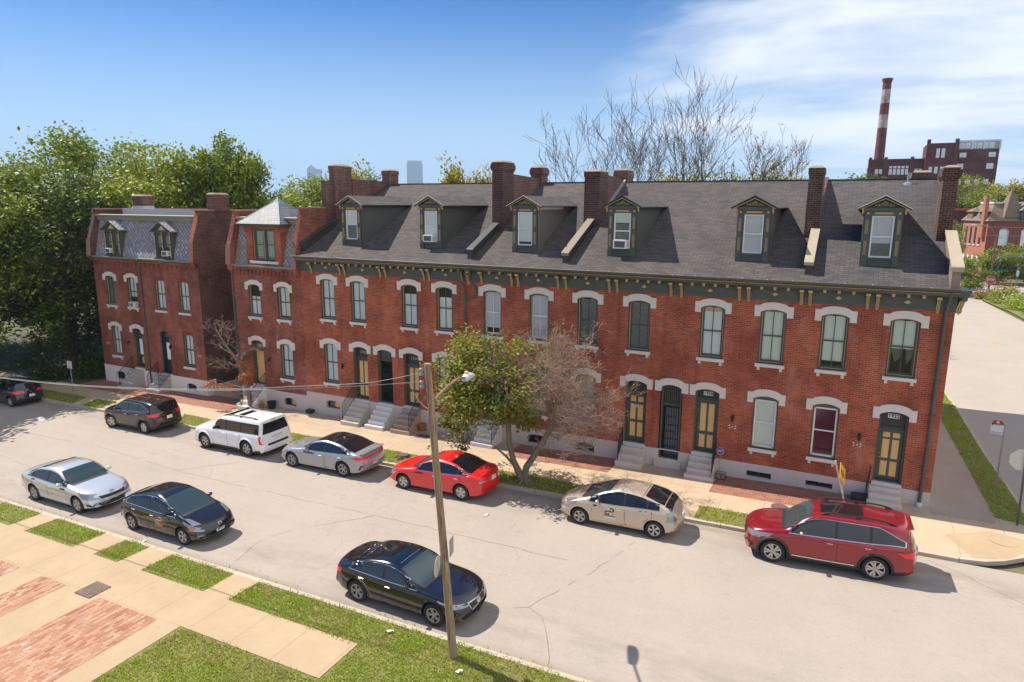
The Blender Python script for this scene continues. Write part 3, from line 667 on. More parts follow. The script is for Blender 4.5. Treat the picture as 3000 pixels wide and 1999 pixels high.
def door(parent, xc, hw, z0, zs, zt, ztr, number=None, plate='tiles', style='tan4', lin='stone', dcol='green', lab=None, dims=None):
    o_ = arch_loop(xc, hw, z0, zs, zt); i_ = arch_loop(xc, hw, z0, zs, zt, .07)
    trim = 'blue_d' if dcol == 'blue_d' else 'green'
    fr = MB(); fr.ring_y(o_, i_, .1, .34); fr.box(xc-hw+.06, xc+hw-.06, .2, .3, ztr, ztr+.1); fr.box(xc-hw+.07, xc+hw-.07, .14, .22, ztr-.02, ztr+.03)
    f = fr.build('door_frame', M[trim], parent)
    p = MB(); p.prism_y(arch_loop(xc, hw-.065, ztr+.1, zs, zt-.065), .24, .27)
    p.build('transom_panel', M['green_d'] if style != 'gate' else M['green'], f)
    y = .27; a = xc-hw+.075; b = xc+hw-.075
    d = MB(); d.box(a, b, y, y+.05, z0+.02, ztr)
    if style == 'gate': dd = None
    else:
        dm = {'ply': 'ply', 'blue': 'blue_d', 'glazed': 'green_d'}.get(style, 'green'); dd = d.build('door', M[dm], parent)
        if lab: dd['label'] = lab
    H = ztr-z0; w_ = b-a
    if style.startswith('tan'):
        pn = MB(); rows = {'tan4': [(.07, .37), (.44, .93)], 'tan6': [(.1, .38), (.44, .80), (.84, .93)], 'tan8': [(.12, .42), (.48, .80), (.86, .97)]}[style]
        if style == 'tan4': rows = [(.08, .33), (.40, .93)]
        for (p0, p1) in rows:
            for (q0, q1) in ((.16, .44), (.56, .84)):
                pn.box(a+w_*q0, a+w_*q1, y-.008, y+.005, z0+H*p0, z0+H*p1); pn.box(a+w_*q0+.04, a+w_*q1-.04, y-.018, y, z0+H*p0+.05, z0+H*p1-.05)
        pn.build('door_panels', M['tan'], dd)
    if style == 'glazed' or style == 'blue':
        g = MB(); g.box(a+w_*.2, a+w_*.8, y-.006, y+.005, z0+H*.42, z0+H*.93); g.build('door_glass', M['blind_b'], dd)
        if style == 'glazed':
            g = MB(); g.prism_y([(a+w_*.5+.12*cos(t)*1.0, z0+H*.24+.24*sin(t)) for t in [2*pi*k/14 for k in range(14)]], y-.01, y+.004); g.build('oval_panel', M['tan'], dd)
    if style == 'gate':
        gt = MB()
        for k in range(7):
            x = a+.05+(b-a-.1)*k/6; gt.box(x-.009, x+.009, y-.06, y-.04, z0+.05, ztr-.08)
        for zz in (z0+.12, z0+H*.36, z0+H*.62, ztr-.12): gt.box(a, b, y-.065, y-.045, zz, zz+.03)
        for k in range(3):
            for zz in (z0+H*.5, z0+H*.78, z0+H*.22):
                cx = a+.2+(b-a-.4)*k/2
                gt.tube([(cx+.06*cos(t)*(1-t/14), y-.055, zz+.08*sin(t)*(1-t/14)) for t in [i*.6 for i in range(16)]], .007, 4)
        g2 = gt.build('iron_gate', M['iron'], parent)
        bk = MB(); bk.box(xc-hw, xc+hw, .9, .95, z0, zt); bk.build('passage_backing', M['room'] if lab != 'blue' else M['gatepanel'], g2)
        if lab == 'blue':
            v = MB()
            for k in range(9): x = a+.03+(b-a-.06)*k/8; v.box(x-.012, x+.012, y-.06, y-.04, ztr+.1, zs+.06)
            v.build('transom_bars', M['iron'], f)
            q = MB(); q.box(a+.1, b, y-.02, y, z0+.04, ztr-.1); q.build('gate_panel', M['gatepanel'], g2)
    else:
        kx = a+.07 if style != 'blue' else b-.07
        k = MB(); k.lathe([(.012, 0), (.03, -.02), (.034, -.04), (.02, -.055)], kx, z0+H*.45, 10, axis='y', c=y-.005)
        k.lathe([(.018, 0), (.022, -.012)], kx, z0+H*.52, 8, axis='y', c=y-.005); k.build('handle', M['brass'], dd)
    if number:
        if plate == 'tiles':
            n = MB(); n.box(xc-.19, xc+.19, .222, .238, number[1]-.085, number[1]+.085); t = n.build('number_plate', M['sign_white'], f)
            text_mesh(number[0], .19, 'number', M['ink'], t, face_neg_y(xc, .22, number[1]), .001, width=.34)
        elif plate == 'etched':
            text_mesh(number[0], .24, 'number', M['etched'], f, face_neg_y(xc+.06, .235, number[1]), .002, width=.46)
        elif plate == 'doortiles':
            for i, ch in enumerate(number[0]):
                xx = xc-.22+i*.12; n = MB(); n.box(xx-.042, xx+.042, y-.03, y-.02, number[1]-.07-.012*i, number[1]+.07-.012*i); t = n.build('number_tile', M['sign_white'], dd)
                tt = text_mesh(ch, .13, 'digit', M['ink'], None, face_neg_y(xx, y-.032, number[1]-.012*i), .001); me = tt.data; bpy.data.objects.remove(tt); t2 = bpy.data.objects.new('digit', me)
                t.data.materials.append(M['ink']); bm = bmesh.new(); bm.from_mesh(t.data); k0 = len(bm.faces); bm.from_mesh(me); bm.faces.ensure_lookup_table()
                for fc in bm.faces[k0:]: fc.material_index = 1
                bm.to_mesh(t.data); bm.free(); bpy.data.objects.remove(t2)
    if lin == 'stone':
        dm = dims or (hw+.235, .285, .26, .18)
        l = MB(); l.prism_y(lintel_poly(xc, hw, zs, zt, dm), -.045, .06); l.build('lintel', M['stone'], f)
    s = MB(); s.box(xc-hw-.02, xc+hw+.02, -.06, .34, z0-.1, z0+.015); s.build('threshold', M['stone'], f)
    return dd
M['brass'] = plain('brass', (.5, .36, .12), .35, .8)
M['etched'] = plain('etched_number', (.24, .25, .25), .5)
M['gatepanel'] = plain('gate_panel_grey', (.12, .13, .17), .6)
def basement_window(parent, xc, hw, z0, z1, arch=True, trim='green', panel='blind'):
    zt = z1; zs = z1-.11 if arch else z1
    lo = arch_loop(xc, hw, z0, zs, zt) if arch else rect_loop(xc-hw, xc+hw, z0, z1)
    f = MB(); y = .1
    f.box(xc-hw, xc-hw+.05, y, y+.06, z0, zs); f.box(xc+hw-.05, xc+hw, y, y+.06, z0, zs); f.box(xc-hw, xc+hw, y, y+.06, z0, z0+.04); f.box(xc-.02, xc+.02, y, y+.05, z0, z1)
    if arch: f.ring_y(lo, arch_loop(xc, hw, z0, zs, zt, .04), y-.005, y+.055)
    else: f.box(xc-hw, xc+hw, y, y+.06, z1-.04, z1)
    w_ = f.build('basement_window', M[trim], parent)
    g = MB(); g.prism_y(lo, y+.04, y+.045); g.build('pane', M['glass_dark'], w_)
    if panel == 'board':
        q = MB(); q.box(xc-hw*.1, xc+hw*.75, y+.02, y+.035, z0+.06, z1-.1); q.build('board', M['tan'], w_)
    return w_
def stoop(parent, xc, hw, zd, mat, n=None, rail=None, tread=.27, name='stoop', skew=0, railstyle='bars'):
    zg = gz(xc); H = zd-.1-zg
    n = n or max(1, round(H/.215)); rise = H/n
    mb = MB()
    rr = random.Random(int(xc*10))
    for i in range(n):
        z1 = zg+rise*(i+1); y0 = -(n-i)*tread; w_ = hw+(.05 if i == 0 else 0)
        mb.box(xc-w_-rr.uniform(0, .02), xc+w_+rr.uniform(0, .02), y0, -.031 if i == n-1 else -(n-i-1)*tread+.01*0, zg-.1, z1-.001*i) if False else mb.box(xc-w_, xc+w_, y0, y0+tread+(.0 if i < n-1 else -.035), zg-.1, z1)
    s = mb.build(name, M[mat], parent, bevel=.018)
    yf = -n*tread
    if rail:
        for side in ([-1, 1] if rail == 'both' else [-1 if rail == 'left' else 1]):
            x = xc+side*(hw-.03); r = MB(); zb = zg+rise; yb = yf+tread*.5; zt = zd-.1; yt = -.08
            r.tube([(x, yb, zb), (x, yb, zb+.86)], .016, 6); r.tube([(x, yt, zt), (x, yt, zt+.86)], .016, 6)
            r.tube([(x, yb, zb+.86), (x, yt, zt+.86)], .018, 6); r.tube([(x, yb, zb+.14), (x, yt, zt+.14)], .012, 6)
            m = 11
            for k in range(1, m):
                f = k/m; yy = yb+(yt-yb)*f; zz = zb+(zt-zb)*f; r.tube([(x, yy, zz+.14), (x, yy, zz+.86)], .009, 4, cap=False)
            if railstyle == 'ornate':
                for k in range(1, m):
                    f = k/m; yy = yb+(yt-yb)*f; zz = zb+(zt-zb)*f+.5; r.tube([(x, yy+.03*cos(t), zz+.05*sin(t)) for t in [i*pi/3 for i in range(7)]], .006, 4)
            r.build('railing', M['iron'], s)
    return s
def bracket(parent, x, z0=7.27, z1=7.84, big=1.0):
    mb = MB(); w_ = .055*big
    mb.prism_x([(-.065, z0), (-.09, z0+.05), (-.10, z0+.18), (-.16, z0+.28), (-.20, z0+.40), (-.33, z0+.47), (-.33, z1), (-.065, z1)], x-w_, x+w_, 0)
    for k in (-1, 0, 1): mb.prism_x([(-.075, z0-.015), (-.105, z0+.05), (-.115, z0+.18), (-.175, z0+.275), (-.215, z0+.395), (-.30, z0+.455), (-.28, z0+.46), (-.19, z0+.40), (-.15, z0+.29), (-.08, z0+.1)], x+k*w_*.72-.011*big, x+k*w_*.72+.011*big, 1)
    mb.box(x-w_-.02, x+w_+.02, -.345, -.2, z1-.11, z1-.03, 1)
    mb.add([(x-.05, -.07, z0), (x+.05, -.07, z0), (x, -.07, z0-.07), (x-.05, -.1, z0), (x+.05, -.1, z0), (x, -.1, z0-.07)], [(3, 4, 5), (0, 2, 1), (0, 3, 5, 2), (1, 2, 5, 4)], 1)
    return mb.build('bracket', [M['green'], M['gold']], parent)
def cornice(parent, x0, x1, brx, endL=False, endR=False):
    mb = MB()
    mb.box(x0, x1, -.065, .0, 7.31, 7.87)
    for a, b in zip(brx, brx[1:]):
        if b-a < .6: continue
        xa = max(a, x0)+.16; xb = min(b, x1)-.16
        if xb-xa < .5: continue
        i = rect_loop(xa+.04, xb-.04, 7.43, 7.70)
        mb.ring_y(rect_loop(xa, xb, 7.39, 7.74), i, -.078, -.06)
        xm = (xa+xb)/2
        mb.ring_y([(xm-.26, 7.56), (xm, 7.41), (xm+.26, 7.56), (xm, 7.71)], [(xm-.21, 7.56), (xm, 7.44), (xm+.21, 7.56), (xm, 7.68)], -.076, -.06)
        mb.prism_y([(xm-.115, 7.56), (xm, 7.49), (xm+.115, 7.56), (xm, 7.63)], -.088, -.06, 1)
        nd = max(1, round((xb-xa+.3)/.47)-1)
        for k in range(nd+0):
            xd = a+(b-a)*(k+1)/(nd+1); mb.box(xd-.055, xd+.055, -.30, -.06, 7.745, 7.83, 0); mb.box(xd-.05, xd+.05, -.315, -.298, 7.75, 7.82, 1); mb.box(xd-.06, xd+.06, -.31, -.07, 7.83, 7.865, 1)
    mb.prism_x([(.0, 7.87), (-.36, 7.87), (-.40, 7.93), (-.42, 8.03), (-.47, 8.05), (-.47, 8.09), (-.2, 8.10), (0, 8.10)], x0, x1, 0)
    mb.box(x0, x1, -.435, -.40, 7.985, 8.005, 1)
    c = mb.build('cornice', [M['green'], M['gold']], parent)
    g = MB(); g.prism_x([(-.47, 8.05), (-.56, 8.07), (-.58, 8.14), (-.56, 8.145), (-.545, 8.09), (-.46, 8.08), (-.46, 8.14), (-.45, 8.14)], x0, x1)
    g.prism_x([(-.587, 8.135), (-.60, 8.15), (-.587, 8.165), (-.57, 8.15)], x0, x1)
    x = x0+.4
    while x < x1: g.box(x-.02, x+.02, -.59, -.42, 8.155, 8.165, 1); x += .9
    g.build('gutter', [M['spout'], M['alu']], c)
    for b in brx:
        if x0-.001 <= b <= x1+.001: bracket(c, b)
    return c
RS = .479
def roof_z(y): return 8.305+RS*y
def roof(parent, x0, x1, yr=7.95, back=True):
    mb = MB(); zr = roof_z(yr); ze = roof_z(-.5)
    mb.add([(x0, -.5, ze), (x1, -.5, ze), (x1, yr, zr), (x0, yr, zr), (x0, yr*2+.2, ze), (x1, yr*2+.2, ze)], [(0, 1, 2, 3), (3, 2, 5, 4)])
    mb.add([(x0, -.5, ze-.03), (x1, -.5, ze-.03), (x1, -.5, ze+.0), (x0, -.5, ze)], [(0, 1, 2, 3)])
    mb.box(x0, x1, yr-.12, yr+.12, zr-.035, zr+.02)
    return mb.build('roof', M['shingle_a' if x1 > -1 else 'shingle'], parent)
def party_wall(parent, x0, x1, cop='coping', y0=.12, y1=3.2, h=.42):
    mb = MB(); a = roof_z(y0); b = roof_z(y1)
    mb.prism_x([(y0, a-.3), (y0, a+h), (y1, b+h*.75), (y1, b-.3)], x0+.03, x1-.03)
    w_ = mb.build('parapet', M['coping_d'], parent)
    c = MB(); c.prism_x([(y0-.05, a+h-.12), (y0-.05, a+h), (y0+.0, a+h+.04), (y1, b+h*.75+.04), (y1, b+h*.75), (y0, a+h)], x0-.02, x1+.02); c.build('coping', M[cop], w_)
    return w_
def chimney(parent, x0, x1, y0, y1, z0, z1, mat='brick_dark', cap='corbel', flash=True):
    mb = MB(); mb.box(x0, x1, y0, y1, z0, z1)
    if cap == 'corbel': mb.box(x0-.04, x1+.04, y0-.04, y1+.04, z1-.42, z1-.34); mb.box(x0-.07, x1+.07, y0-.07, y1+.07, z1-.34, z1-.10); mb.box(x0-.03, x1+.03, y0-.03, y1+.03, z1-.10, z1)
    elif cap == 'band': mb.box(x0-.03, x1+.03, y0-.03, y1+.03, z1-.25, z1-.001)
    c = mb.build('chimney', M[mat], parent)
    k = MB(); e = .04 if cap == 'corbel' else .02; xm = (x0+x1)/2
    k.add([(x0-e, y0-e, z1), (x1+e, y0-e, z1), (x1+e, y1+e, z1), (x0-e, y1+e, z1), (x0+.1, y0+.1, z1+.09), (x1-.1, y0+.1, z1+.09), (x1-.1, y1-.1, z1+.09), (x0+.1, y1-.1, z1+.09)], [(0, 1, 5, 4), (1, 2, 6, 5), (2, 3, 7, 6), (3, 0, 4, 7), (4, 5, 6, 7), (3, 2, 1, 0)])
    k.build('chimney_cap', M['cap'], c)
    return c
def scroll(mb, cx, cz, s, y, mi=0):
    for d in (-1, 1):
        for (ox, oz, r0, turns, ph) in ((.10, .0, .07, 1.3, 0), (.26, -.03, .055, 1.3, 1.2), (.05, .10, .05, 1.1, 2.2), (.39, -.045, .035, 1.1, .5)):
            pts = []
            for k in range(14):
                t = ph+2*pi*turns*k/13; r = r0*(1-.75*k/13); pts.append((cx+d*s*(ox+r*cos(t)), y, cz+s*(oz+r*sin(t))))
            mb.tube(pts, .011*s, 4, mi)
        mb.tube([(cx+d*s*x, y, cz+s*z) for x, z in ((0, -.06), (.12, -.075), (.28, -.09), (.44, -.085))], .010*s, 4, mi)
    mb.tube([(cx, y, cz-.07*s), (cx, y, cz+.16*s)], .012*s, 4, mi)
def dormer(parent, xc, y0=.88, white=('sash',), siding='siding', blind='blind', shade=None, lab=None, edge='white'):
    zb = roof_z(y0)-.02; ze = 10.86; za = 11.30; hw = .635; ov = .88
    mb = MB(); ybk = (ze-8.305)/RS; 
    # front with window hole
    wx0, wx1, wz0, wz1 = xc-.37, xc+.37, 9.04, 10.57
    pierced(mb, [(xc-hw, zb), (xc+hw, zb), (xc+hw, ze), (xc-hw, ze)], [rect_loop(wx0, wx1, wz0, wz1)], y0, .12)
    for k in (-1, 1):
        px = xc+k*.52
        mb.box(px-.095, px+.095, y0-.05, y0-.001, zb, ze-.22); mb.box(px-.11, px+.11, y0-.065, y0-.001, zb, zb+.28); mb.box(px-.11, px+.11, y0-.065, y0-.001, 9.72, 9.82)
        for zz in ((9.12, 9.66), (9.9, 10.42)):
            for q in (-.035, 0, .035): mb.box(px+q-.007, px+q+.007, y0-.058, y0-.049, zz[0], zz[1], 1)
        mb.lathe([(.045, 0), (.045, -.03), (.02, -.035)], px, 10.66, 10, 1, axis='y', c=y0-.03)
    mb.box(xc-hw-.03, xc+hw+.03, y0-.08, y0-.001, ze-.13, ze); mb.box(xc-hw, xc+hw, y0-.03, y0-.001, 10.57, ze-.13); mb.box(xc-.3, xc+.3, y0-.045, y0-.029, 10.63, 10.69, 1)
    mb.box(xc-.42, xc+.42, y0-.09, y0-.001, 8.97, 9.04)
    d = mb.build('dormer', [M['green'], M['gold']], parent)
    if lab: d['label'] = lab
    s = MB()
    for k in (-1, 1):
        x = xc+k*hw; n = 11; q = [(x, y0+.02, zb), (x, y0+.02, ze), (x, ybk, ze)]
        s.add(q, [(0, 1, 2) if k > 0 else (0, 2, 1)] if False else [((0, 2, 1) if k > 0 else (0, 1, 2))])
        for i in range(13):                       # clapboards
            zc0 = ze-.02-i*.155
            if zc0-.15 < zb: break
            yb0 = (zc0-.155-8.305)/RS; yb1 = (zc0-8.305)/RS
            xo = x+k*.012; xi = x+k*.002
            s.add([(xo, y0+.02, zc0-.155), (xo, max(y0+.03, yb0), zc0-.155), (xi, max(y0+.03, yb1), zc0), (xi, y0+.02, zc0), (x, y0+.02, zc0-.155), (x, max(y0+.03, yb0), zc0-.155)], [(0, 1, 2, 3) if k > 0 else (3, 2, 1, 0), (0, 4, 5, 1) if k > 0 else (1, 5, 4, 0)])
    s.build('dormer_side', M[siding], d)
    # pediment
    p = MB(); sl_ = (za-ze)/ov
    p.add([(xc-hw-.1, y0-.03, ze), (xc+hw+.1, y0-.03, ze), (xc, y0-.03, ze+(hw+.1)*sl_)], [(0, 1, 2)])
    for k in (-1, 1):
        a = Vector((xc+k*(ov-.02), 0, ze-.02)); b = Vector((xc, 0, za-.02)); t = .1
        q = [(a.x, a.z), (a.x, a.z-.07), (b.x, b.z-.12), (b.x, b.z)]
        if k > 0: q = list(reversed(q))
        p.prism_y(q, y0-.17, y0-.02, 0)
        q = [(a.x-k*.06, a.z-.035), (a.x-k*.06, a.z-.055), (b.x, b.z-.095), (b.x, b.z-.07)]
        if k > 0: q = list(reversed(q))
        p.prism_y(q, y0-.18, y0-.165, 1)
        p.prism_x([(y0-.14, ze-.02), (y0-.02, ze-.02), (y0-.02, ze-.24), (y0-.06, ze-.2), (y0-.1, ze-.1)], xc+k*(hw+.06)-.03, xc+k*(hw+.06)+.03, 1)
    scroll(p, xc, ze+.13, .72, y0-.045, 1)
    p.build('pediment', [M['green_d'], M['gold']], d)
    r = MB(); yb_r = (za-8.305)/RS; yb_e = (ze-.02-8.305)/RS
    for k in (-1, 1):
        e0 = (xc+k*ov, y0-.2, ze-.02); e1 = (xc+k*ov, yb_e+.02, ze-.02); c0 = (xc, y0-.2, za); c1 = (xc, yb_r+.1, za)
        r.add([e0, e1, c1, c0], [(0, 1, 2, 3) if k > 0 else (3, 2, 1, 0)])
        lo = lambda q: (q[0], q[1], q[2]-.04)
        r.add([e0, e1, lo(e1), lo(e0)], [(0, 3, 2, 1) if k > 0 else (0, 1, 2, 3)]); r.add([lo(e0), lo(e1), (xc, yb_r, za-.04), (xc, y0-.2, za-.04)], [(3, 2, 1, 0) if k > 0 else (0, 1, 2, 3)])
    r.build('dormer_roof', M['shingle'], d)
    e = MB()
    for k in (-1, 1):
        q = [(xc+k*(ov+.01), ze-.025), (xc+k*(ov+.01), ze-.05), (xc, za-.01), (xc, za+.02)]
        if k > 0: q = list(reversed(q))
        e.prism_y(q, y0-.212, y0-.2)
    e.build('drip_edge', M['white'] if edge == 'white' else M['green'], d)
    # window
    wn = MB(); y = y0+.04
    wn.ring_y(rect_loop(wx0, wx1, wz0, wz1), rect_loop(wx0+.055, wx1-.055, wz0+.06, wz1-.055), y-.03, y+.05); mid = (wz0+wz1)/2; wn.box(wx0+.05, wx1-.05, y-.02, y+.03, mid-.025, mid+.025)
    if shade == 'mid3': wn.box(wx0+.05, wx1-.05, y-.01, y+.02, mid+.38, mid+.4)
    wf = wn.build('dormer_window', M['white'], d)
    return d, wf, (wx0+.05, wx1-.05, wz0+.05, wz1-.05, y)
def dormer_fill(d, w, blind, parts=None):
    x0, x1, z0, z1, y = w
    g = MB(); g.add([(x0, y+.012, z0), (x1, y+.012, z0), (x1, y+.012, z1), (x0, y+.012, z1)], [(0, 1, 2, 3)]); g.build('dormer_glass', M['glass'], d)
    for (f0, f1, m) in (parts or [(0, 1, blind)]):
        b = MB(); b.box(x0, x1, y+.045, y+.05, z0+(z1-z0)*f0, z0+(z1-z0)*f1); b.build('dormer_blind', M[m], d)
def ac_unit(x, y, z, label, s=1.0, grill='plastic_k'):
    t = thing('air_conditioner', label, 'air conditioner', (x, y, z), 0, 'window air conditioners')
    mb = MB(); mb.box(-.27*s, .27*s, -.34*s, .02, 0, .34*s); c = mb.build('casing', M['white'], t, bevel=.012)
    g = MB(); g.box(-.21*s, .21*s, -.347*s, -.338*s, .05*s, .29*s)
    for k in range(6): g.box(-.21*s, .21*s, -.353*s, -.346*s, (.07+.037*k)*s, (.08+.037*k)*s, 1)
    g.build('grille', [M[grill], M['steel']], t)
    v = MB()
    for k in range(5): v.box(.27*s, .274*s, (-.28+.04*k)*s, (-.265+.04*k)*s, .08*s, .26*s)
    v.build('vents', M['steel'], t)
    return t
def wall_lamp(parent, x, z):
    mb = MB(); mb.box(x-.04, x+.04, -.02, 0, z-.06, z+.1); mb.tube([(x, -.01, z+.09), (x, -.09, z+.14), (x, -.12, z+.1)], .01, 5); mb.lathe([(.02, .1), (.075, .04), (.06, .03), (.045, -.13), (.015, -.17)], x, -.12, 6, c=z)
    l = mb.build('wall_lamp', M['iron'], parent)
    g = MB(); g.lathe([(.05, .025), (.038, -.1)], x, -.12, 6, c=z-.003); g.build('lamp_glass', M['lampglass'], l)
    return l
M['lampglass'] = plain('amber_glass', (.35, .28, .2), .2)
def anchor_vents(parent, x, z):
    mb = MB()
    for dx, dz in ((-.12, .05), (-.11, -.05), (0, 0), (.12, .04), (.11, -.06)): mb.lathe([(.028, 0), (.028, -.012)], x+dx, z+dz, 8, axis='y', c=-.001)
    mb.build('wall_caps', M['sign_white'], parent)
def downspout(parent, pts, r=.05, mat='spout', foot=None):
    mb = MB(); mb.tube(pts, r, 8)
    for a, b in zip(pts, pts[1:]):
        a = Vector(a); b = Vector(b)
        if abs(a.z-b.z) > 2:
            for k in (.25, .6): c = a.lerp(b, k); mb.box(c.x-r*1.35, c.x+r*1.35, c.y-r*1.2, c.y+r*1.6, c.z-.02, c.z+.02)
    d = mb.build('downspout', M[mat], parent, smooth=False)
    if foot:
        f = MB(); f.lathe([(r*1.5, 0), (r*1.5, foot[1])], foot[0], pts[-1][1], 10, c=foot[2]); f.build('drain_collar', M['pvc'], d)
    return d
# ---------------- the houses ----------------
def slate2():
    t = NT('slate_tiles'); b = t.n('ShaderNodeTexBrick'); t.l(t.coord('UV'), b.inputs['Vector']); b.inputs['Scale'].default_value = 1
    b.inputs['Color1'].default_value = (.20, .205, .23, 1); b.inputs['Color2'].default_value = (.12, .125, .15, 1); b.inputs['Mortar'].default_value = (.05, .05, .06, 1)
    b.inputs['Brick Width'].default_value = .26; b.inputs['Row Height'].default_value = .2; b.inputs['Mortar Size'].default_value = .012
    t.bump(b.outputs['Fac'], -.5, .015); return t.fin(b.outputs[0], .6)
M['slate2'] = slate2()
M['roof_tan'] = plain('roof_tan', (.21, .155, .11), .85, var=.3, scale=2)
M['brick_red_shade'] = brick_mat('brick_red_shaded', (.26, .05, .035), (.2, .035, .025), (.3, .15, .12), dirt=.2)  # far house front: shade put into the brick colour, darker than its side
WORLD = {}
_link = link
def link(o, parent=None):
    col.objects.link(o)
    if parent is not None:
        o.parent = parent
        if parent.name in WORLD: o.matrix_parent_inverse = Matrix.Translation(-parent.location)
    return o
def wthing(name, label, cat, loc, group=None):
    o = thing(name, label, cat, loc, 0, group); WORLD[o.name] = 1; return o
WS2 = dict(z0=4.78, zs=6.84, zt=6.955); WS1 = dict(z0=1.24, zs=3.33, zt=3.46)
def W2(p, x, b, **k): return window(p, x, .48, 4.78, 6.84, 6.955, b, **k)
def W1(p, x, b, **k): return window(p, x, .48, 1.24, 3.33, 3.46, b, **k)
def A2(x): return arch_loop(x, .48, 4.78, 6.84, 6.955)
def A1(x): return arch_loop(x, .48, 1.24, 3.33, 3.46)
def DR(x, z, hw=.48): return arch_loop(x, hw, z, 3.33, 3.46)
def front(parent, x0, x1, ups, lows, doors, bases, zf=.53, ztop=8.05, left=False, right=False, deep=15.9, gate=None):
    mb = MB(); holes = [A2(x) for x in ups]+[A1(x) for x in lows]+[DR(x, z) for x, z in doors if z > zf+.005]
    below = [(x, z) for x, z in doors if z <= zf+.005]
    outer = [(x0, zf)]
    for x, z in sorted(below): 
        lp = DR(x, zf); outer += [(x-.48, zf)]+list(reversed(lp[2:]))+[(x+.48, zf)]
    outer += [(x1, zf), (x1, ztop), (x0, ztop)]
    pierced(mb, outer, holes, 0, .34)
    for x, z in below:
        lp = list(reversed(DR(x, zf)[2:])); lp = [(x-.48, zf)]+lp+[(x+.48, zf)]; n = len(lp)
        mb.add([(a, 0, b) for a, b in lp]+[(a, .34, b) for a, b in lp], [(i+1, i, i+n, i+n+1) for i in range(n-1)])
    g0 = gz(x0)-.4; box_behind(mb, x0, x1, zf, ztop, deep)
    if right or left:
        for x, fl in ((x1, right), (x0, left)):
            if fl: mb.add([(x, 0, ztop), (x, 7.95, roof_z(7.95)-.05), (x, deep, ztop)], [(0, 2, 1)] if x == x0 else [(0, 2, 1)][::-1])
    wl = mb.build('wall', M['brick'], parent, weld=True)
    f = MB(); zz = lambda x: gz(x)-.25
    outer = [(x0, zz(x0)), (x1, zz(x1)), (x1, zf), (x0, zf)]
    o2 = [(x0, zz(x0))]
    holes = []
    for (xb, hw, a, b, ar) in bases: holes.append(arch_loop(xb, hw, a, b-.11, b) if ar else rect_loop(xb-hw, xb+hw, a, b))
    for x, z in below:
        if z < .3: holes.append(rect_loop(x-.44, x+.44, z, zf-.002))
    pierced(f, outer, holes, -.03, .2)
    f.add([(x1, -.03, zz(x1)), (x1, deep, zz(x1)), (x1, deep, zf), (x1, -.03, zf)], [(0, 1, 2, 3)]); f.add([(x0, -.03, zf), (x1, -.03, zf), (x1, .02, zf+.03), (x0, .02, zf+.03)], [(0, 1, 2, 3)])
    f.build('foundation', M['found'], parent)
    return wl
# --- corner house 1952
hA = wthing('row_house', 'brick corner house at the right end of the terrace, one dormer, door numbered 1952', 'house', (-2.4, 0, gz(-2.4)), 'brick terrace houses along the street')
front(hA, -4.85, 0, [-1.45, -3.74], [-3.75], [(-1.45, .65)], [(-3.74, .48, .03, .26, False)], right=True)
tb = W2(hA, -1.45, 'blind_g', shade=(.44, 1), lab='arched window with torn paper blind')
q_ = MB(); q_.add([(-1.83, .172, 5.85), (-1.42, .172, 5.85), (-1.50, .174, 5.45), (-1.66, .178, 5.30)], [(0, 1, 2, 3)]); q_.add([(-1.35, .17, 5.9), (-1.08, .17, 5.9), (-1.12, .178, 5.5), (-1.28, .18, 5.25)], [(0, 1, 2, 3)]); q_.add([(-1.12, .168, 5.45), (-1.08, .168, 5.45), (-1.02, .17, 4.95), (-1.06, .17, 4.95)], [(0, 1, 2, 3)]); q_.build('torn_paper', M['siding_g'], tb); W2(hA, -3.74, 'blind_g', shade=(.12, 1))
W1(hA, -3.75, 'curtain', style='white', lab='white framed window with dark red curtains')
door(hA, -1.45, .48, .65, 3.33, 3.46, 2.72, ('1952', 3.23), style='tan6', lab='dark green door with six tan panels')
basement_window(hA, -3.74, .48, .03, .26, False)
stoop(hA, -1.50, .53, .65, 'step', 3, rail=None, tread=.26)
rl = MB(); rl.tube([(-2.13, -.62, .15), (-2.13, -.62, .72)], .018, 6); rl.tube([(-2.05, -.1, .55), (-2.02, -.1, 1.28)], .018, 6); rl.tube([(-2.13, -.62, .72), (-2.02, -.1, 1.28)], .02, 6); rl.tube([(-2.13, -.6, .3), (-2.04, -.1, .75)], .014, 6)
for k in range(1, 7): rl.tube([(-2.12+.013*k, -.62+.085*k, .3+.07*k), (-2.12+.013*k, -.62+.085*k, .72+.08*k)], .008, 4)
rl.build('railing', M['iron'], hA)
roof(hA, -4.85, -.2)
cornice(hA, -4.85, .02, [-4.67, -2.74, -2.42, -.54])
big = bracket(hA, 0, 7.27, 7.98, 1.9); big.matrix_basis = Matrix.Translation((.07, .12, 0)) @ Matrix.Rotation(radians(24), 4, 'Z'); big.name = 'corner_bracket'
rt_ = MB(); rt_.prism_y([(0, 7.87), (.30, 7.87), (.36, 8.05), (.36, 8.10), (0, 8.10)], -.42, .9); rt_.box(0, .05, 0, .9, 7.31, 7.87); rt_.build('cornice_return', M['green'], hA)
g = MB(); g.prism_x([(-.42, 8.05), (-.42, 8.86), (2.7, roof_z(2.7)+.33), (2.7, roof_z(2.7)-.2)], -.29, -.02); gp = g.build('gable_parapet', M['coping'], hA)
g = MB(); g.prism_x([(-.5, 8.74), (-.5, 8.90), (-.42, 8.96), (2.75, roof_z(2.75)+.43), (2.75, roof_z(2.75)+.34), (-.42, 8.86)], -.34, .04); g.build('coping', M['mortar_w'], gp)
g = MB(); g.prism_x([(4.2, roof_z(4.2)-.2), (4.2, 12.0), (8.5, 12.15), (15.5, 8.8), (15.9, 8.0)], -.36, -.02); g.build('gable_wall', M['brick_old'], gp)
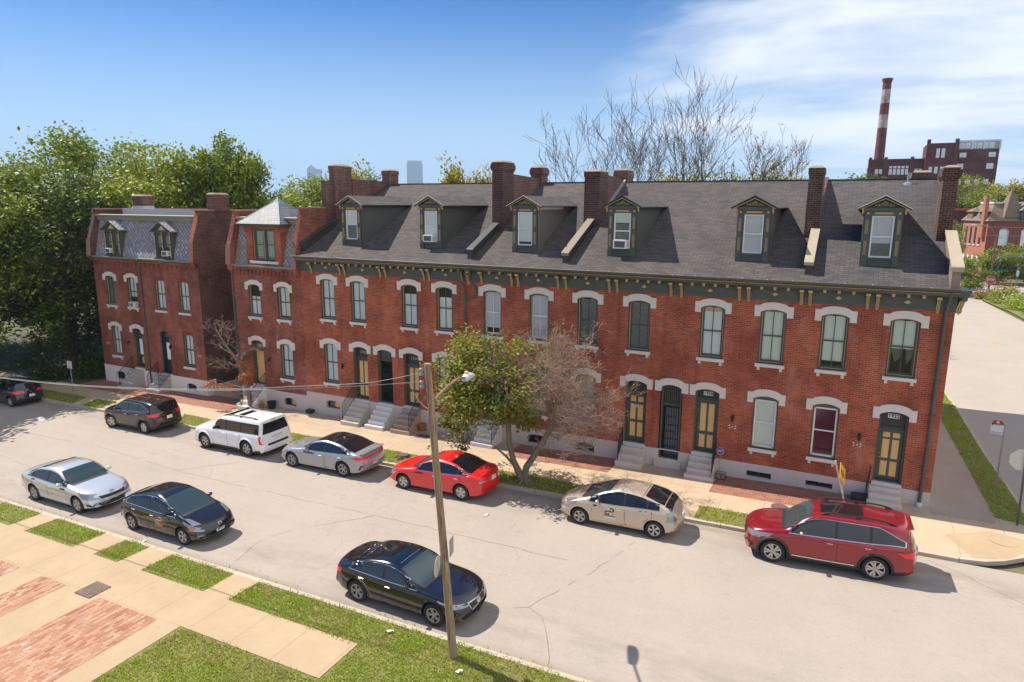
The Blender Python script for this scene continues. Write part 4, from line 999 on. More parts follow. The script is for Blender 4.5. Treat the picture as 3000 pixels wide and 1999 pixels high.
chimney(hA, -.60, -.12, 2.75, 4.2, roof_z(2.75)-.3, 12.35, 'brick_dark', 'corbel')
chimney(hA, -1.25, -.5, 9.2, 10.4, 11, 12.45, 'brick_old', 'band')
d, wf, wv = dormer(hA, -2.50, lab='dormer with white drip edge, second dormer pane half dark'); dormer_fill(d, wv, 'blind', [(0, .32, 'lace'), (.33, 1, 'blind_l')])
pv = MB(); pv.lathe([(.19, -.1), (.17, .03), (.06, .06)], -1.5, 7.5, 12, 1, c=roof_z(7.5)); pv.lathe([(.05, 0), (.05, .42), (.035, .43)], -1.5, 7.5, 10, 0, c=roof_z(7.5)+.04); pv.build('vent_pipe', [M['steel'], M['alu']], hA)
downspout(hA, [(-.22, -.42, 8.0), (-.24, -.3, 7.7), (-.28, -.10, 7.3), (-.30, -.085, 1.0), (-.33, -.085, .3), (-.33, -.09, .16)], .062, foot=(-.33, .16, 0.0))
wall_lamp(hA, -2.52, 2.36); anchor_vents(hA, -2.57, 2.0)
sp = MB(); sp.tube([(-2.92, -.02, .34), (-2.92, -.1, .36), (-2.90, -.12, .3), (-2.88, -.12, .08), (-2.84, -.16, .03)], .022, 6); sp.build('standpipe', M['pvc'], hA)
# --- house 1948 / 1950
hB = wthing('row_house', 'wide brick terrace house with doors 1948 and 1950 either side of a passage, two dormers', 'house', (-9.8, 0, gz(-9.8)), 'brick terrace houses along the street')
front(hB, -14.72, -4.85, [-5.92, -8.22, -11.26, -13.58], [-5.94, -13.58], [(-8.23, .66), (-9.72, .12), (-11.26, .6)], [(-6.0, .48, 0.0, .25, False), (-13.56, .48, -.19, .26, True)])
W2(hB, -5.92, 'blind_g'); W2(hB, -8.22, 'blind', lab='arched window with a wooden board behind its top'); W2(hB, -11.26, 'lace', lab='arched window with grey lace curtain'); W2(hB, -13.58, 'lace')
bd = MB(); bd.box(-8.6, -7.84, .145, .16, 6.70, 6.80); bd.build('window_board', M['tan'], hB)
W1(hB, -5.94, 'blind_g', style='white'); W1(hB, -13.58, 'blind_g')
door(hB, -8.23, .49, .66, 3.33, 3.46, 2.93, ('1950', 3.22), style='tan4', lab='dark green door with four tan panels')
door(hB, -9.72, .43, .12, 3.33, 3.46, 2.52, style='gate', lab='blue', dims=(.71, .285, .26, .18))
door(hB, -11.26, .49, .6, 3.33, 3.46, 2.75, ('1948', 2.28), plate='doortiles', style='tan8')
for b in ((-6.0, .48, 0.0, .25, False), (-13.56, .48, -.19, .26, True)): basement_window(hB, *b)
stoop(hB, -8.23, .53, .66, 'step', 4, rail='right', tread=.25, railstyle='ornate'); stoop(hB, -11.24, .53, .60, 'step', 3, rail='left', tread=.3, railstyle='ornate')
gs = MB(); gs.box(-10.3, -9.15, -.16, 0.3, -.35, .1); gs.build('passage_step', M['step'], hB, bevel=.01)
roof(hB, -14.72, -4.85); cornice(hB, -14.72, -4.85, [-14.58, -12.58, -12.23, -9.93, -9.51, -7.23, -6.88, -4.97])
party_wall(hB, -4.99, -4.69, 'mortar_w', .1, 2.75, .48); chimney(hB, -5.27, -4.72, 2.75, 4.0, roof_z(2.75)-.3, 12.42, 'brick_dark', 'band')
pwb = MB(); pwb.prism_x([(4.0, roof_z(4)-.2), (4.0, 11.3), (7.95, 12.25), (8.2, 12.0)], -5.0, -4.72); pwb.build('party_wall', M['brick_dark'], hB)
d, wf, wv = dormer(hB, -7.02, edge='green', lab='dormer with dark green bargeboards and clean white blind'); dormer_fill(d, wv, 'blind', [(0, 1, 'blind_l')])
d, wf, wv = dormer(hB, -12.42, edge='green', lab='dormer with curtain and an air conditioner'); dormer_fill(d, wv, 'blind', [(0, .25, 'lace'), (.27, .72, 'lace'), (.74, 1, 'leafcurtain')]) if False else dormer_fill(d, wv, 'blind', [(0, .72, 'lace'), (.74, 1, 'blind_g')])
wall_lamp(hB, -7.16, 2.4); anchor_vents(hB, -7.15, 2.0); anchor_vents(hB, -12.37, 2.01)
# --- house 1946
hC = wthing('row_house', 'narrow brick terrace house behind the street tree, one dormer with white strip', 'house', (-17.1, 0, gz(-17.1)), 'brick terrace houses along the street')
front(hC, -19.55, -14.72, [-15.92, -18.33], [-15.93], [(-18.33, .6)], [(-15.94, .48, -.2, .26, True)])
W2(hC, -15.92, 'blind_l', sash_c='white'); W2(hC, -18.33, 'blind_l', sash_c='white', shade=(.14, 1)); W1(hC, -15.93, 'blind_l')
door(hC, -18.33, .48, .6, 3.33, 3.46, 2.75, style='tan4'); basement_window(hC, -15.94, .48, -.2, .26)
stoop(hC, -18.30, .53, .60, 'stone_white', 5, rail='right', tread=.24)
roof(hC, -19.55, -14.72); cornice(hC, -19.55, -14.72, [-19.5, -18.85, -17.26, -16.93, -14.96])
party_wall(hC, -14.90, -14.58, 'coping', .12, 3.3, .46); chimney(hC, -15.12, -14.36, 3.3, 4.45, roof_z(3.3)-.3, 12.45, 'brick_dark', 'band')
pwc = MB(); pwc.prism_x([(4.45, roof_z(4.4)-.2), (4.45, 12.36), (7.3, 12.30), (8.0, roof_z(7.95)-.1)], -14.95, -14.6); pwc.build('party_wall', M['brick_old'], hC)
pwf = MB(); pwf.prism_x([(4.4, roof_z(4.4)-.02), (4.4, roof_z(4.4)+.16), (7.9, roof_z(7.9)+.14), (7.9, roof_z(7.9)-.02)], -14.6, -14.52); pwf.build('flashing', M['alu'], hC)
chimney(hC, -15.2, -14.5, 8.1, 9.0, 11, 12.72, 'brick_old', 'corbel')
d, wf, wv = dormer(hC, -17.08, siding='siding_g', lab='dormer with grey side boards and white drip edge'); dormer_fill(d, wv, 'blind', [(.08, 1, 'blind'), (0, .07, 'room')])
ws = MB(); ws.box(-16.44, -16.42, 1.1, 3.9, 10.68, 10.80); ws.build('white_strip', M['white'], d)
# --- house 1942 / 1944
hD = wthing('row_house', 'brick terrace house between the turret house and the downspout, doors 1942 and 1944', 'house', (-25, 0, gz(-25)), 'brick terrace houses along the street')
front(hD, -30.15, -19.55, [-20.98, -23.04, -26.29, -28.32], [-21.02, -28.29], [(-23.02, .61), (-24.68, .56), (-26.28, .55)], [(-28.27, .48, -.21, .24, True), (-21.0, .48, -.23, .22, True)])
W2(hD, -20.98, 'blind', shade=(.0, .72)); W2(hD, -23.04, 'blind_b', shade=(.0, .74)); W2(hD, -26.29, 'blind_b'); W2(hD, -28.32, 'blind_b', lab='arched window with a slipped meeting rail')
W1(hD, -21.02, 'blind_l'); W1(hD, -28.29, 'blind_b')
door(hD, -23.02, .48, .61, 3.33, 3.46, 2.78, ('1944', 3.12), plate='etched', style='tan4'); door(hD, -24.68, .47, .56, 3.33, 3.46, 2.85, style='gate', lab='dark'); door(hD, -26.28, .47, .55, 3.33, 3.46, 2.80, ('1942', 3.13), plate='etched', style='tan4')
basement_window(hD, -28.27, .48, -.21, .24, panel='board'); basement_window(hD, -21.0, .48, -.23, .22)
stoop(hD, -26.25, .53, .55, 'step', 5, rail='left', tread=.235); stoop(hD, -24.66, .53, .56, 'stone_white', 5, tread=.235); stoop(hD, -23.0, .53, .61, 'step_tan', 5, rail='right', tread=.24)
roof(hD, -30.0, -19.55); cornice(hD, -30.15, -19.55, [-29.29, -27.33, -27.01, -24.71, -24.38, -22.08, -21.77, -19.92])
bg_ = bracket(hD, -19.56, 7.2, 8.02, 1.7); bg_.name = 'party_bracket'
party_wall(hD, -19.74, -19.42, 'coping_d', .1, 2.75, .46); chimney(hD, -19.80, -19.22, 2.75, 4.0, roof_z(2.75)-.3, 12.95, 'brick_dark', 'corbel')
pwd = MB(); pwd.prism_x([(4.0, roof_z(4)-.2), (4.0, 12.45), (7.6, 12.32), (8.0, roof_z(7.95)-.1)], -19.78, -19.42); pwd.build('party_wall', M['brick_old'], hD)
chimney(hD, -19.95, -19.3, 7.65, 8.5, 11, 12.92, 'brick_old', 'corbel')
party_wall(hD, -30.14, -29.84, 'coping_d', .1, 2.9, .46); chimney(hD, -30.32, -29.94, 2.85, 4.3, roof_z(2.85)-.3, 12.98, 'brick_old', 'band')
pwe = MB(); pwe.prism_x([(4.3, roof_z(4.3)-.2), (4.3, 12.30), (7.7, 12.25), (8.0, roof_z(7.95)-.1)], -30.2, -29.85); pwe.build('party_wall', M['brick_old'], hD)
pwf = MB(); pwf.prism_x([(5.4, roof_z(5.4)-.02), (5.4, roof_z(5.4)+.2), (7.9, roof_z(7.9)+.16), (7.9, roof_z(7.9)-.02)], -29.86, -29.76); pwf.build('flashing', M['coping_d'], hD)
chimney(hD, -30.3, -29.7, 7.7, 8.6, 11, 12.92, 'brick_old', 'band')
d, wf, wv = dormer(hD, -22.25, lab='dormer with weathered scroll pediment and air conditioner'); dormer_fill(d, wv, 'blind', [(0, 1, 'blind')])
d, wf, wv = dormer(hD, -27.22, lab='dormer with half dark window nearest the turret house'); dormer_fill(d, wv, 'blind', [(0, .48, 'lace'), (.49, 1, 'blind')])
downspout(hD, [(-19.86, -.44, 7.95), (-19.86, -.40, 7.4), (-19.80, -.2, 7.15), (-19.76, -.09, 7.0), (-19.76, -.085, .2), (-19.76, -.09, -.05)], .055)
downspout(hD, [(-19.33, -.44, 7.95), (-19.33, -.40, 7.42), (-19.22, -.2, 7.18), (-19.17, -.1, 7.0), (-19.17, -.09, 6.68), (-19.24, -.09, 6.56), (-19.72, -.09, 6.48)], .055)
dp = MB(); dp.tube([(-19.76, -.1, -.0), (-19.78, -.14, -.25), (-19.8, -.3, -.36)], .06, 8); dp.build('drain_pipe', M['pvc'], hD); wall_lamp(hD, -27.45, 2.3)
# --- turret house
hT = wthing('turret_house', 'narrow brick house with slate mansard and pyramid roofed turret dormer, boarded tan door', 'house', (-32.8, 0, gz(-32.8)))
tw = MB(); tz = .28
TU = [(-33.72, .46, 4.50, 6.25, 6.365), (-31.50, .46, 4.50, 6.25, 6.365)]; TL = [(-31.52, .46, 1.08, 3.0, 3.12)]; TD = (-33.76, .46, .47, 3.0, 3.12)
pierced(tw, [(-35.4, tz), (-30.15, tz), (-30.15, 7.35), (-35.4, 7.35)], [arch_loop(*t) for t in TU+TL+[TD]], 0, .34)
box_behind(tw, -35.4, -30.15, tz, 7.35, 12, True, False)
x = -35.35
while x < -30.2: tw.box(x, x+.11, -.09, 0, 6.98, 7.35); tw.box(x+.02, x+.09, -.05, 0, 6.86, 6.98); x += .3
tw.box(-35.42, -30.15, -.11, 0, 7.2, 7.37); tw.build('wall', M['brick2'], hT)
f = MB(); zb = gz(-33)-.4; pierced(f, [(-35.4, zb), (-30.15, zb), (-30.15, tz), (-35.4, tz)], [arch_loop(-31.45, .46, -.5, -.15, -.04)], -.03, .2); f.box(-35.42, -35.4, -.03, 12, zb, tz); f.build('foundation', M['found'], hT)
ld = (.67, .265, .22, .2)
window(hT, *TU[0], 'blind', lin=ld, shade=(0, .58)); window(hT, *TU[1], 'blind_g', lin=ld, shade=(.06, 1)); window(hT, *TL[0], 'blind_b', lin=ld)
door(hT, *TD[:3], TD[3], TD[4], 2.5, None, style='ply', lin='stone', dims=ld, lab='plywood boarded door')
for i, ch in enumerate('19 4'):
    if ch == ' ': continue
    x = -33.86+i*.11; n = MB(); n.box(x-.045, x+.045, .225, .235, 2.70, 2.85); t = n.build('number_tile', M['sign_white'], hT); text_mesh(ch, .12, 'digit', M['ink'], t, face_neg_y(x, .222, 2.775), .001)
basement_window(hT, -31.45, .46, -.5, -.04, panel='board')
stoop(hT, -33.76, .53, .47, 'stone_white', 5, rail='right', tread=.27); wall_lamp(hT, -32.82, 2.1)
def mansard(parent, x0, x1, y0=-.02, y1=.60, z0=7.40, z1=9.86, depth=11.5):
    m = MB(); m.add([(x0, y0, z0), (x1, y0, z0), (x1, y0+.12, z0+.35), (x0, y0+.12, z0+.35), (x1, y1, z1), (x0, y1, z1)], [(0, 1, 2, 3), (3, 2, 4, 5)]); m.build('mansard_roof', M['slate'], parent)
    g = MB(); g.prism_x([(.05, 7.36), (-.22, 7.36), (-.25, 7.41), (-.25, 7.47), (.05, 7.47)], x0-.02, x1+.01); g.build('gutter', M['cornice_g'], parent)
    c = MB(); c.prism_x([(y1+.1, z1-.12), (y1-.14, z1-.1), (y1-.16, z1+.02), (y1-.26, z1+.16), (y1-.3, z1+.24), (y1+.1, z1+.26)], x0, x1); c.prism_x([(y1-.31, z1+.2), (y1-.33, z1+.25), (y1-.1, z1+.28), (y1-.1, z1+.2)], x0, x1, 1); c.prism_x([(y1-.2, z1+.02), (y1-.21, z1+.05), (y1-.1, z1+.05), (y1-.1, z1+.02)], x0, x1, 1)
    c.build('upper_cornice', [M['cornice_g'], M['mortar_w']], parent)
    r = MB(); r.box(x0, x1, y1, depth, z1-.1, z1+.2); r.build('flat_roof', M['coping_d'], parent)
    p = MB(); p.box(x0+.02, x1-.02, y1+1.6, y1+1.8, z1+.15, z1+.62); p.build('back_parapet', M['whitewash'], parent)
M['cornice_g'] = plain('cornice_grey_green', (.22, .24, .20), .6, var=.15)
def firewall(parent, x0, x1, mat='brick2', depth=11.5, top=10.42, full=False):
    m = MB(); m.prism_x([(-.22, 7.1), (-.3, 7.45), (-.22, 8.55), (.38, top-.1), (.38, top), (depth, top), (depth, 7.1)], x0, x1); o = m.build('fire_wall', M[mat], parent)
    c = MB(); c.box(x0-.03, x1+.03, .32, depth, top+.001, top+.07); c.build('coping_tiles', M['tilecap'], o); c = MB(); c.prism_x([(-.31, 7.45), (-.36, 7.45), (-.28, 8.56), (-.24, 8.55)], x0-.02, x1+.02); c.build('coping_tiles', M['tilecap'], o, weld=True)
    return o
M['tilecap'] = plain('clay_coping', (.34, .17, .13), .7, var=.3)
mansard(hT, -35.1, -30.4); firewall(hT, -35.42, -35.1); firewall(hT, -30.42, -30.16, top=10.62, depth=2.9)
bw = MB(); bw.box(-30.45, -30.12, 2.3, 2.9, 10, 12.15); bw.build('party_stack', M['brick_old'], hT)
td = MB(); pierced(td, [(-34.02, 7.42), (-31.42, 7.42), (-31.42, 9.72), (-34.02, 9.72)], [rect_loop(-33.55, -31.86, 7.72, 9.50)], -.04, .2)
td.add([(-31.42, -.04, 7.42), (-31.42, 1.2, 9.9), (-31.42, 1.2, 10), (-31.42, -.04, 9.72), (-31.42, 1.2, 7.42)], [(0, 4, 2, 3)]); td.add([(-34.02, -.04, 7.42), (-34.02, 1.2, 7.42), (-34.02, 1.2, 10), (-34.02, -.04, 9.72)], [(0, 3, 2, 1)])
for x0, x1 in ((-34.12, -33.98), (-31.46, -31.32)): td.box(x0, x1, -.08, 1, 9.3, 9.72)
tdo = td.build('turret_dormer', M['brick'], hT)
sl_ = MB(); sl_.box(-33.75, -31.66, -.12, .1, 7.58, 7.72); sl_.build('sill', M['stone'], tdo)
tf = MB(); y = .06; tf.ring_y(rect_loop(-33.55, -31.86, 7.72, 9.5), rect_loop(-33.42, -31.99, 7.80, 9.42), y, y+.1); tf.box(-32.79, -32.62, y-.02, y+.1, 7.8, 9.42); 
for a, b in ((-33.42, -32.79), (-32.62, -31.99)): tf.ring_y(rect_loop(a, b, 7.8, 9.42), rect_loop(a+.05, b-.05, 7.85, 9.37), y+.03, y+.08); tf.box(a, b, y+.02, y+.08, 8.6, 8.65)
tf.box(-32.72, -32.69, y-.035, y-.02, 7.8, 9.42, 1); tf.box(-33.53, -33.5, y-.01, y, 7.75, 9.48, 1); tw_ = tf.build('turret_window', [M['green'], M['gold']], hT)
gl = MB(); gl.box(-33.4, -32.0, y+.06, y+.065, 7.82, 9.4); gl.build('glass', M['glass'], tw_); gl = MB(); gl.box(-33.4, -32.0, y+.09, y+.1, 7.82, 9.4); gl.build('blind', M['blind_b'], tw_)
pr_ = MB(); ez = 9.78; ap = (-32.72, 1.25, 11.12); E4 = [(-34.38, -.38, ez), (-31.06, -.38, ez), (-31.06, 2.9, ez), (-34.38, 2.9, ez)]
def lerp3(a, b, t): return tuple(a[i]+(b[i]-a[i])*t for i in range(3))
for i in range(4): pr_.add([E4[i], E4[(i+1) % 4], lerp3(ap, E4[(i+1) % 4], .12), lerp3(ap, E4[i], .12)], [(0, 1, 2, 3)])
pr_.add([(-34.38, -.38, ez), (-31.06, -.38, ez), (-31.06, 2.9, ez), (-34.38, 2.9, ez), (-34.2, -.2, ez-.16), (-31.24, -.2, ez-.16), (-31.24, 2.7, ez-.16), (-34.2, 2.7, ez-.16)], [(4, 5, 1, 0), (5, 6, 2, 1), (7, 4, 0, 3), (4, 7, 6, 5)], 1)
for i in range(4): pr_.tube([E4[i], lerp3(E4[i], ap, .9)], .03, 5, 2)
pr_.add([lerp3(ap, e, .14) for e in E4]+[(ap[0], ap[1], ap[2]+.12)], [(0, 1, 4), (1, 2, 4), (2, 3, 4), (3, 0, 4)], 2)
pr_.build('pyramid_roof', [M['slate2'] if 'slate2' in M else M['slate'], M['green'], M['copper']], hT)
downspout(hT, [(-35.3, -.2, 7.36), (-35.3, -.09, 7.0), (-35.28, -.085, 0.3), (-35.28, -.09, -.5)], .05)
# --- left duplex
hL = wthing('mansard_house', 'brick house by the trees with slate mansard, two small dormers and navy door', 'house', (-43.3, 0, gz(-43.3)))
lw = MB(); lz = .14
LU = [(-46.66, .445, 4.28, 6.09, 6.2), (-44.50, .445, 4.28, 6.09, 6.2), (-41.83, .445, 4.26, 6.09, 6.22), (-39.66, .445, 4.26, 6.09, 6.22)]
LL = [(-46.64, .445, .87, 2.79, 2.9), (-39.66, .445, .85, 2.80, 2.93)]; LD = [(-44.46, .445, .24, 2.79, 2.9), (-41.83, .445, .145, 2.80, 2.93)]
pierced(lw, [(-48.2, lz), (-38.22, lz), (-38.22, 7.35), (-48.2, 7.35)], [arch_loop(*t) for t in LU+LL+LD], 0, .34)
x = -48.1
while x < -38.3: lw.box(x, x+.11, -.09, 0, 6.98, 7.3); lw.box(x+.02, x+.09, -.05, 0, 6.86, 6.98); x += .42
lw.box(-48.22, -38.2, -.11, 0, 7.15, 7.32); lw.build('wall', M['brick2'], hL)
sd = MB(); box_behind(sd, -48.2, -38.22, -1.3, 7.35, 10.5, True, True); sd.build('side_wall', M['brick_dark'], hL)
f = MB(); pierced(f, [(-48.2, -1.4), (-38.2, -1.3), (-38.2, lz), (-48.2, lz)], [arch_loop(-46.57, .44, -.75, -.33, -.2), arch_loop(-39.65, .44, -.68, -.33, -.2)], -.03, .2); f.box(-38.2, -38.18, -.03, .5, -1.3, lz); f.build('foundation', M['stone_white'], hL)
sf = MB(); sf.box(-38.2, -38.0, .2, 10.5, -1.3, -.25); sf.build('side_footing', M['found'], hL)
window(hL, *LU[0], 'lace', lin=ld); window(hL, *LU[1], 'blind_b', lin=ld, shade=(.3, 1)); window(hL, *LU[2], 'blind', lin='brick', corbel=False); window(hL, *LU[3], 'blind', lin='brick', corbel=False)
window(hL, *LL[0], 'blind_b', lin=ld); window(hL, *LL[1], 'blind', lin='brick', trim='blue_d', corbel=False, lab='arched window with navy frame')
door(hL, *LD[0][:3], LD[0][3], LD[0][4], 2.3, ('19', 2.6), plate='etched', style='glazed', dims=ld); door(hL, *LD[1][:3], LD[1][3], LD[1][4], 2.3, ('19', 2.62), plate='etched', style='blue', dcol='blue_d', lin=None, lab='navy door with a glass panel')
basement_window(hL, -46.57, .44, -.75, -.2, trim='iron'); basement_window(hL, -39.65, .44, -.68, -.2, trim='blue_d')
stoop(hL, -44.62, .5, .24, 'step_grey', 5, rail='left', tread=.25); stoop(hL, -42.1, .55, .145, 'step_grey', 4, rail='both', tread=.25)
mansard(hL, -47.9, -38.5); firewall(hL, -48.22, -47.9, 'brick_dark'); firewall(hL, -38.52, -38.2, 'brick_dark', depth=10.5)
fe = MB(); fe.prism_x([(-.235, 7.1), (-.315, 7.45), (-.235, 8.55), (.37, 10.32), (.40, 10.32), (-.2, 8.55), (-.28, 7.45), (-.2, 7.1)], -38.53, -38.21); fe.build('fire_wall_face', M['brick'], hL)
chimney(hL, -38.78, -38.15, 1.5, 2.6, 10.4, 11.40, 'brick_old', 'band'); cl_ = chimney(hL, -47.9, -46.8, 3.0, 3.8, 10.3, 11.32, 'brick_old', 'none')
cb = MB(); cb.box(-47.93, -46.77, 2.97, 3.8, 9.9, 10.66); cb.build('whitewashed_base', M['whitewash'], cl_)
def small_dormer(parent, xc, lab):
    hw = .76; y0 = .0; ze = 9.16; zb = 7.50
    mb = MB(); pierced(mb, [(xc-hw, zb), (xc+hw, zb), (xc+hw, ze), (xc-hw, ze)], [rect_loop(xc-.62, xc-.08, 7.68, 8.98), rect_loop(xc+.08, xc+.62, 7.68, 8.98)], y0, .1)
    for k in (-1, 0, 1):
        px = xc+k*.69; mb.box(px-.045, px+.045, y0-.07, y0, zb+.08, ze-.05); mb.box(px-.03, px+.03, y0-.09, y0-.07, zb+.12, 8.35, 1); mb.box(px-.03, px+.03, y0-.09, y0-.07, 8.45, 8.95, 1); mb.box(px-.035, px+.035, y0-.12, y0-.02, 9.02, 9.16, 1)
    mb.box(xc-hw-.05, xc+hw+.05, y0-.12, y0+.02, zb-.02, zb+.07)
    mb.box(xc-hw-.12, xc+hw+.12, y0-.16, y0, ze-.04, ze+.05)
    for k in (-1, 1):
        x = xc+k*hw; q = [(x, y0, zb), (x, y0, ze), (x, .8, ze), (x, .8, zb)]; mb.add(q, [(0, 1, 2, 3) if k < 0 else (3, 2, 1, 0)])
    d = mb.build('dormer', [M['green'], M['gold']], parent); d['label'] = lab
    p = MB(); za = 9.72; ov = .95
    p.add([(xc-hw-.1, y0-.05, ze+.05), (xc+hw+.1, y0-.05, ze+.05), (xc, y0-.05, za-.06)], [(0, 1, 2)])
    p.add([(xc-.3, y0-.06, ze+.08), (xc+.3, y0-.06, ze+.08), (xc, y0-.06, za-.2)], [(0, 1, 2)], 1)
    for k in (-1, 1):
        q = [(xc+k*ov, ze+.02), (xc+k*ov, ze-.05), (xc, za-.1), (xc, za-.0)]
        if k > 0: q = list(reversed(q))
        p.prism_y(q, y0-.16, y0-.04)
    p.build('pediment', [M['green'], M['tan']], d)
    r = MB()
    for k in (-1, 1):
        a = (xc+k*ov, y0-.2, ze+.03); b = (xc+k*ov, .9, ze+.03); c = (xc, 1.0, za+.02); e = (xc, y0-.2, za+.02)
        r.add([a, b, c, e], [(0, 1, 2, 3) if k > 0 else (3, 2, 1, 0)]); r.box(min(xc+k*ov, xc+k*(ov+.03)), max(xc+k*ov, xc+k*(ov+.03)), y0-.22, .85, ze-.02, ze+.05, 1)
    r.build('dormer_roof', [M['slate'], M['copper']], d)
    wn = MB()
    for a, b in ((xc-.62, xc-.08), (xc+.08, xc+.62)): wn.ring_y(rect_loop(a, b, 7.68, 8.98), rect_loop(a+.05, b-.05, 7.73, 8.93), y0+.03, y0+.08); wn.box(a, b, y0+.03, y0+.08, 8.36, 8.40)
    w_ = wn.build('dormer_window', M['green'], d)
    g = MB(); g.box(xc-.62, xc+.62, y0+.075, y0+.08, 7.76, 9.0); g.build('dormer_glass', M['glass'], d); g = MB(); g.box(xc-.62, xc+.62, y0+.095, y0+.099, 8.2, 9.0); g.build('dormer_blind', M['blind_b'], d); g = MB(); g.box(xc-.62, xc+.62, y0+.11, y0+.115, 7.7, 9.05); g.build('dormer_backing', M['lace'], d)
small_dormer(hL, -45.88, 'dormer in the shade of the trees'); small_dormer(hL, -41.07, 'dormer with green copper roof edge in sun')
downspout(hL, [(-43.5, -.2, 7.36), (-43.48, -.09, 7.0), (-43.42, -.085, .3), (-43.38, -.09, -.75)], .05)
wall_lamp(hL, -45.35, 1.9); wall_lamp(hL, -41.23, 2.0); anchor_vents(hL, -47.57, 1.62); anchor_vents(hL, -38.73, 1.65)
ac_unit(-22.25, .88, 9.06, 'white window air conditioner in the dormer above the 1944 door', 1.0)
ac_unit(-12.40, .88, 9.06, 'white window air conditioner in the dormer above the 1948 door', 1.1)
ac_unit(-46.2, .04, 7.72, 'small white air conditioner in the shaded dormer by the trees', .82, 'green_d'); ac_unit(-40.74, .04, 7.70, 'small white air conditioner in the sunlit dormer with copper edging', .9, 'bark'); ac_unit(-44.45, .12, 4.3, 'white air conditioner in the upper brick facade window under the mansard', .95, 'steel')
# ---------------- cars ----------------
def herm(cp):
    xs = [p[0] for p in cp]; ys = [p[1] for p in cp]; n = len(cp); d = [(ys[i+1]-ys[i])/(xs[i+1]-xs[i]) for i in range(n-1)]; m = [d[0]]
    for i in range(1, n-1): m.append(0 if d[i-1]*d[i] <= 0 else 2*d[i-1]*d[i]/(d[i-1]+d[i]))
    m.append(d[-1])
    def f(x):
        if x <= xs[0]: return ys[0]
        if x >= xs[-1]: return ys[-1]
        i = 0
        while x > xs[i+1]: i += 1
        h = xs[i+1]-xs[i]; t = (x-xs[i])/h; t2 = t*t; t3 = t2*t
        return (2*t3-3*t2+1)*ys[i]+(t3-2*t2+t)*h*m[i]+(-2*t3+3*t2)*ys[i+1]+(t3-t2)*h*m[i+1]
    return f
def paint(name, c, metal=.3, rough=.28, coat=1.0):
    t = NT(name); cc = t.mix(t.mr(t.noise(t.pos(), 3, 4), .3, .7, 0, .12), c, tuple(x*.75+.02 for x in c))
    return t.fin(cc, rough, metal, .5, coat)
M['black_trim'] = plain('black_trim', (.018, .018, .019), .55)
M['tyre'] = plain('tyre_rubber', (.022, .021, .021), .8)
M['rim'] = plain('alloy_rim', (.50, .48, .45), .35, .6)
M['rim_k'] = plain('rim_black', (.02, .02, .02), .6)  # even black for wheel barrels, seams, holes and other dark parts
M['chrome'] = plain('chrome', (.55, .55, .57), .25, .9)
M['lamp_red'] = plain('tail_lamp', (.80, .02, .025), .15, coat=.6)
M['lamp_clear'] = plain('head_lamp', (.30, .32, .35), .15, .5, coat=.8)
M['lamp_amber'] = plain('indicator', (.6, .18, .03), .2)
M['car_glass'] = glassish('car_glass', (.008, .010, .013), .03); M['shield'] = glassish('windshield_glass', (.035, .055, .06), .04)
def patch(mb, bvh, poly, plane, sgn, off=.005, grid=.07, mi=0):
    P2 = [Vector(p) for p in poly]; n = len(P2)
    # subdivide edges
    pts = []; 
    for i in range(n):
        a, b = P2[i], P2[(i+1) % n]; k = max(1, int((b-a).length/grid)); pts += [a.lerp(b, j/k) for j in range(k)]
    m = len(pts); edges = [(i, (i+1) % m) for i in range(m)]; bl = [tuple(p) for p in pts]
    x0, x1 = min(p.x for p in pts), max(p.x for p in pts); y0, y1 = min(p.y for p in pts), max(p.y for p in pts)
    ins = []; x = x0+grid/2
    while x < x1:
        y = y0+grid/2
        while y < y1:
            if inpoly(x, y, bl):
                q = Vector((x, y))
                if min((q-p).length for p in pts) > grid*.4: ins.append(q)
            y += grid
        x += grid
    vs, es, fs, *_ = geometry.delaunay_2d_cdt(pts+ins, edges, [list(range(m))], 1, 1e-5)
    out = []; ok = []
    for v in vs:
        if plane == 'side': o = Vector((v.x, sgn*3, v.y)); d = Vector((0, -sgn, 0))
        elif plane == 'top': o = Vector((v.x, v.y, 4)); d = Vector((0, 0, -1))
        else: o = Vector((sgn*5, v.x, v.y)); d = Vector((-sgn, 0, 0))
        h = bvh.ray_cast(o, d)
        if h[0] is None: out.append(Vector((0, 0, 0))); ok.append(False)
        else:
            nn = h[1]
            if nn.dot(d) > 0: nn = -nn
            out.append(h[0]+nn*off); ok.append(True)
    F = []
    for f in fs:
        if not all(ok[i] for i in f): continue
        a, b, c = out[f[0]], out[f[1]], out[f[2]]; nn = (b-a).cross(c-a)
        if max((a-b).length, (b-c).length, (c-a).length) > grid*5: continue
        dd = {'side': Vector((0, sgn, 0)), 'top': Vector((0, 0, 1)), 'end': Vector((sgn, 0, 0))}[plane]
        F.append(tuple(f) if nn.dot(dd) > 0 else tuple(reversed(f)))
    mb.add(out, F, mi)
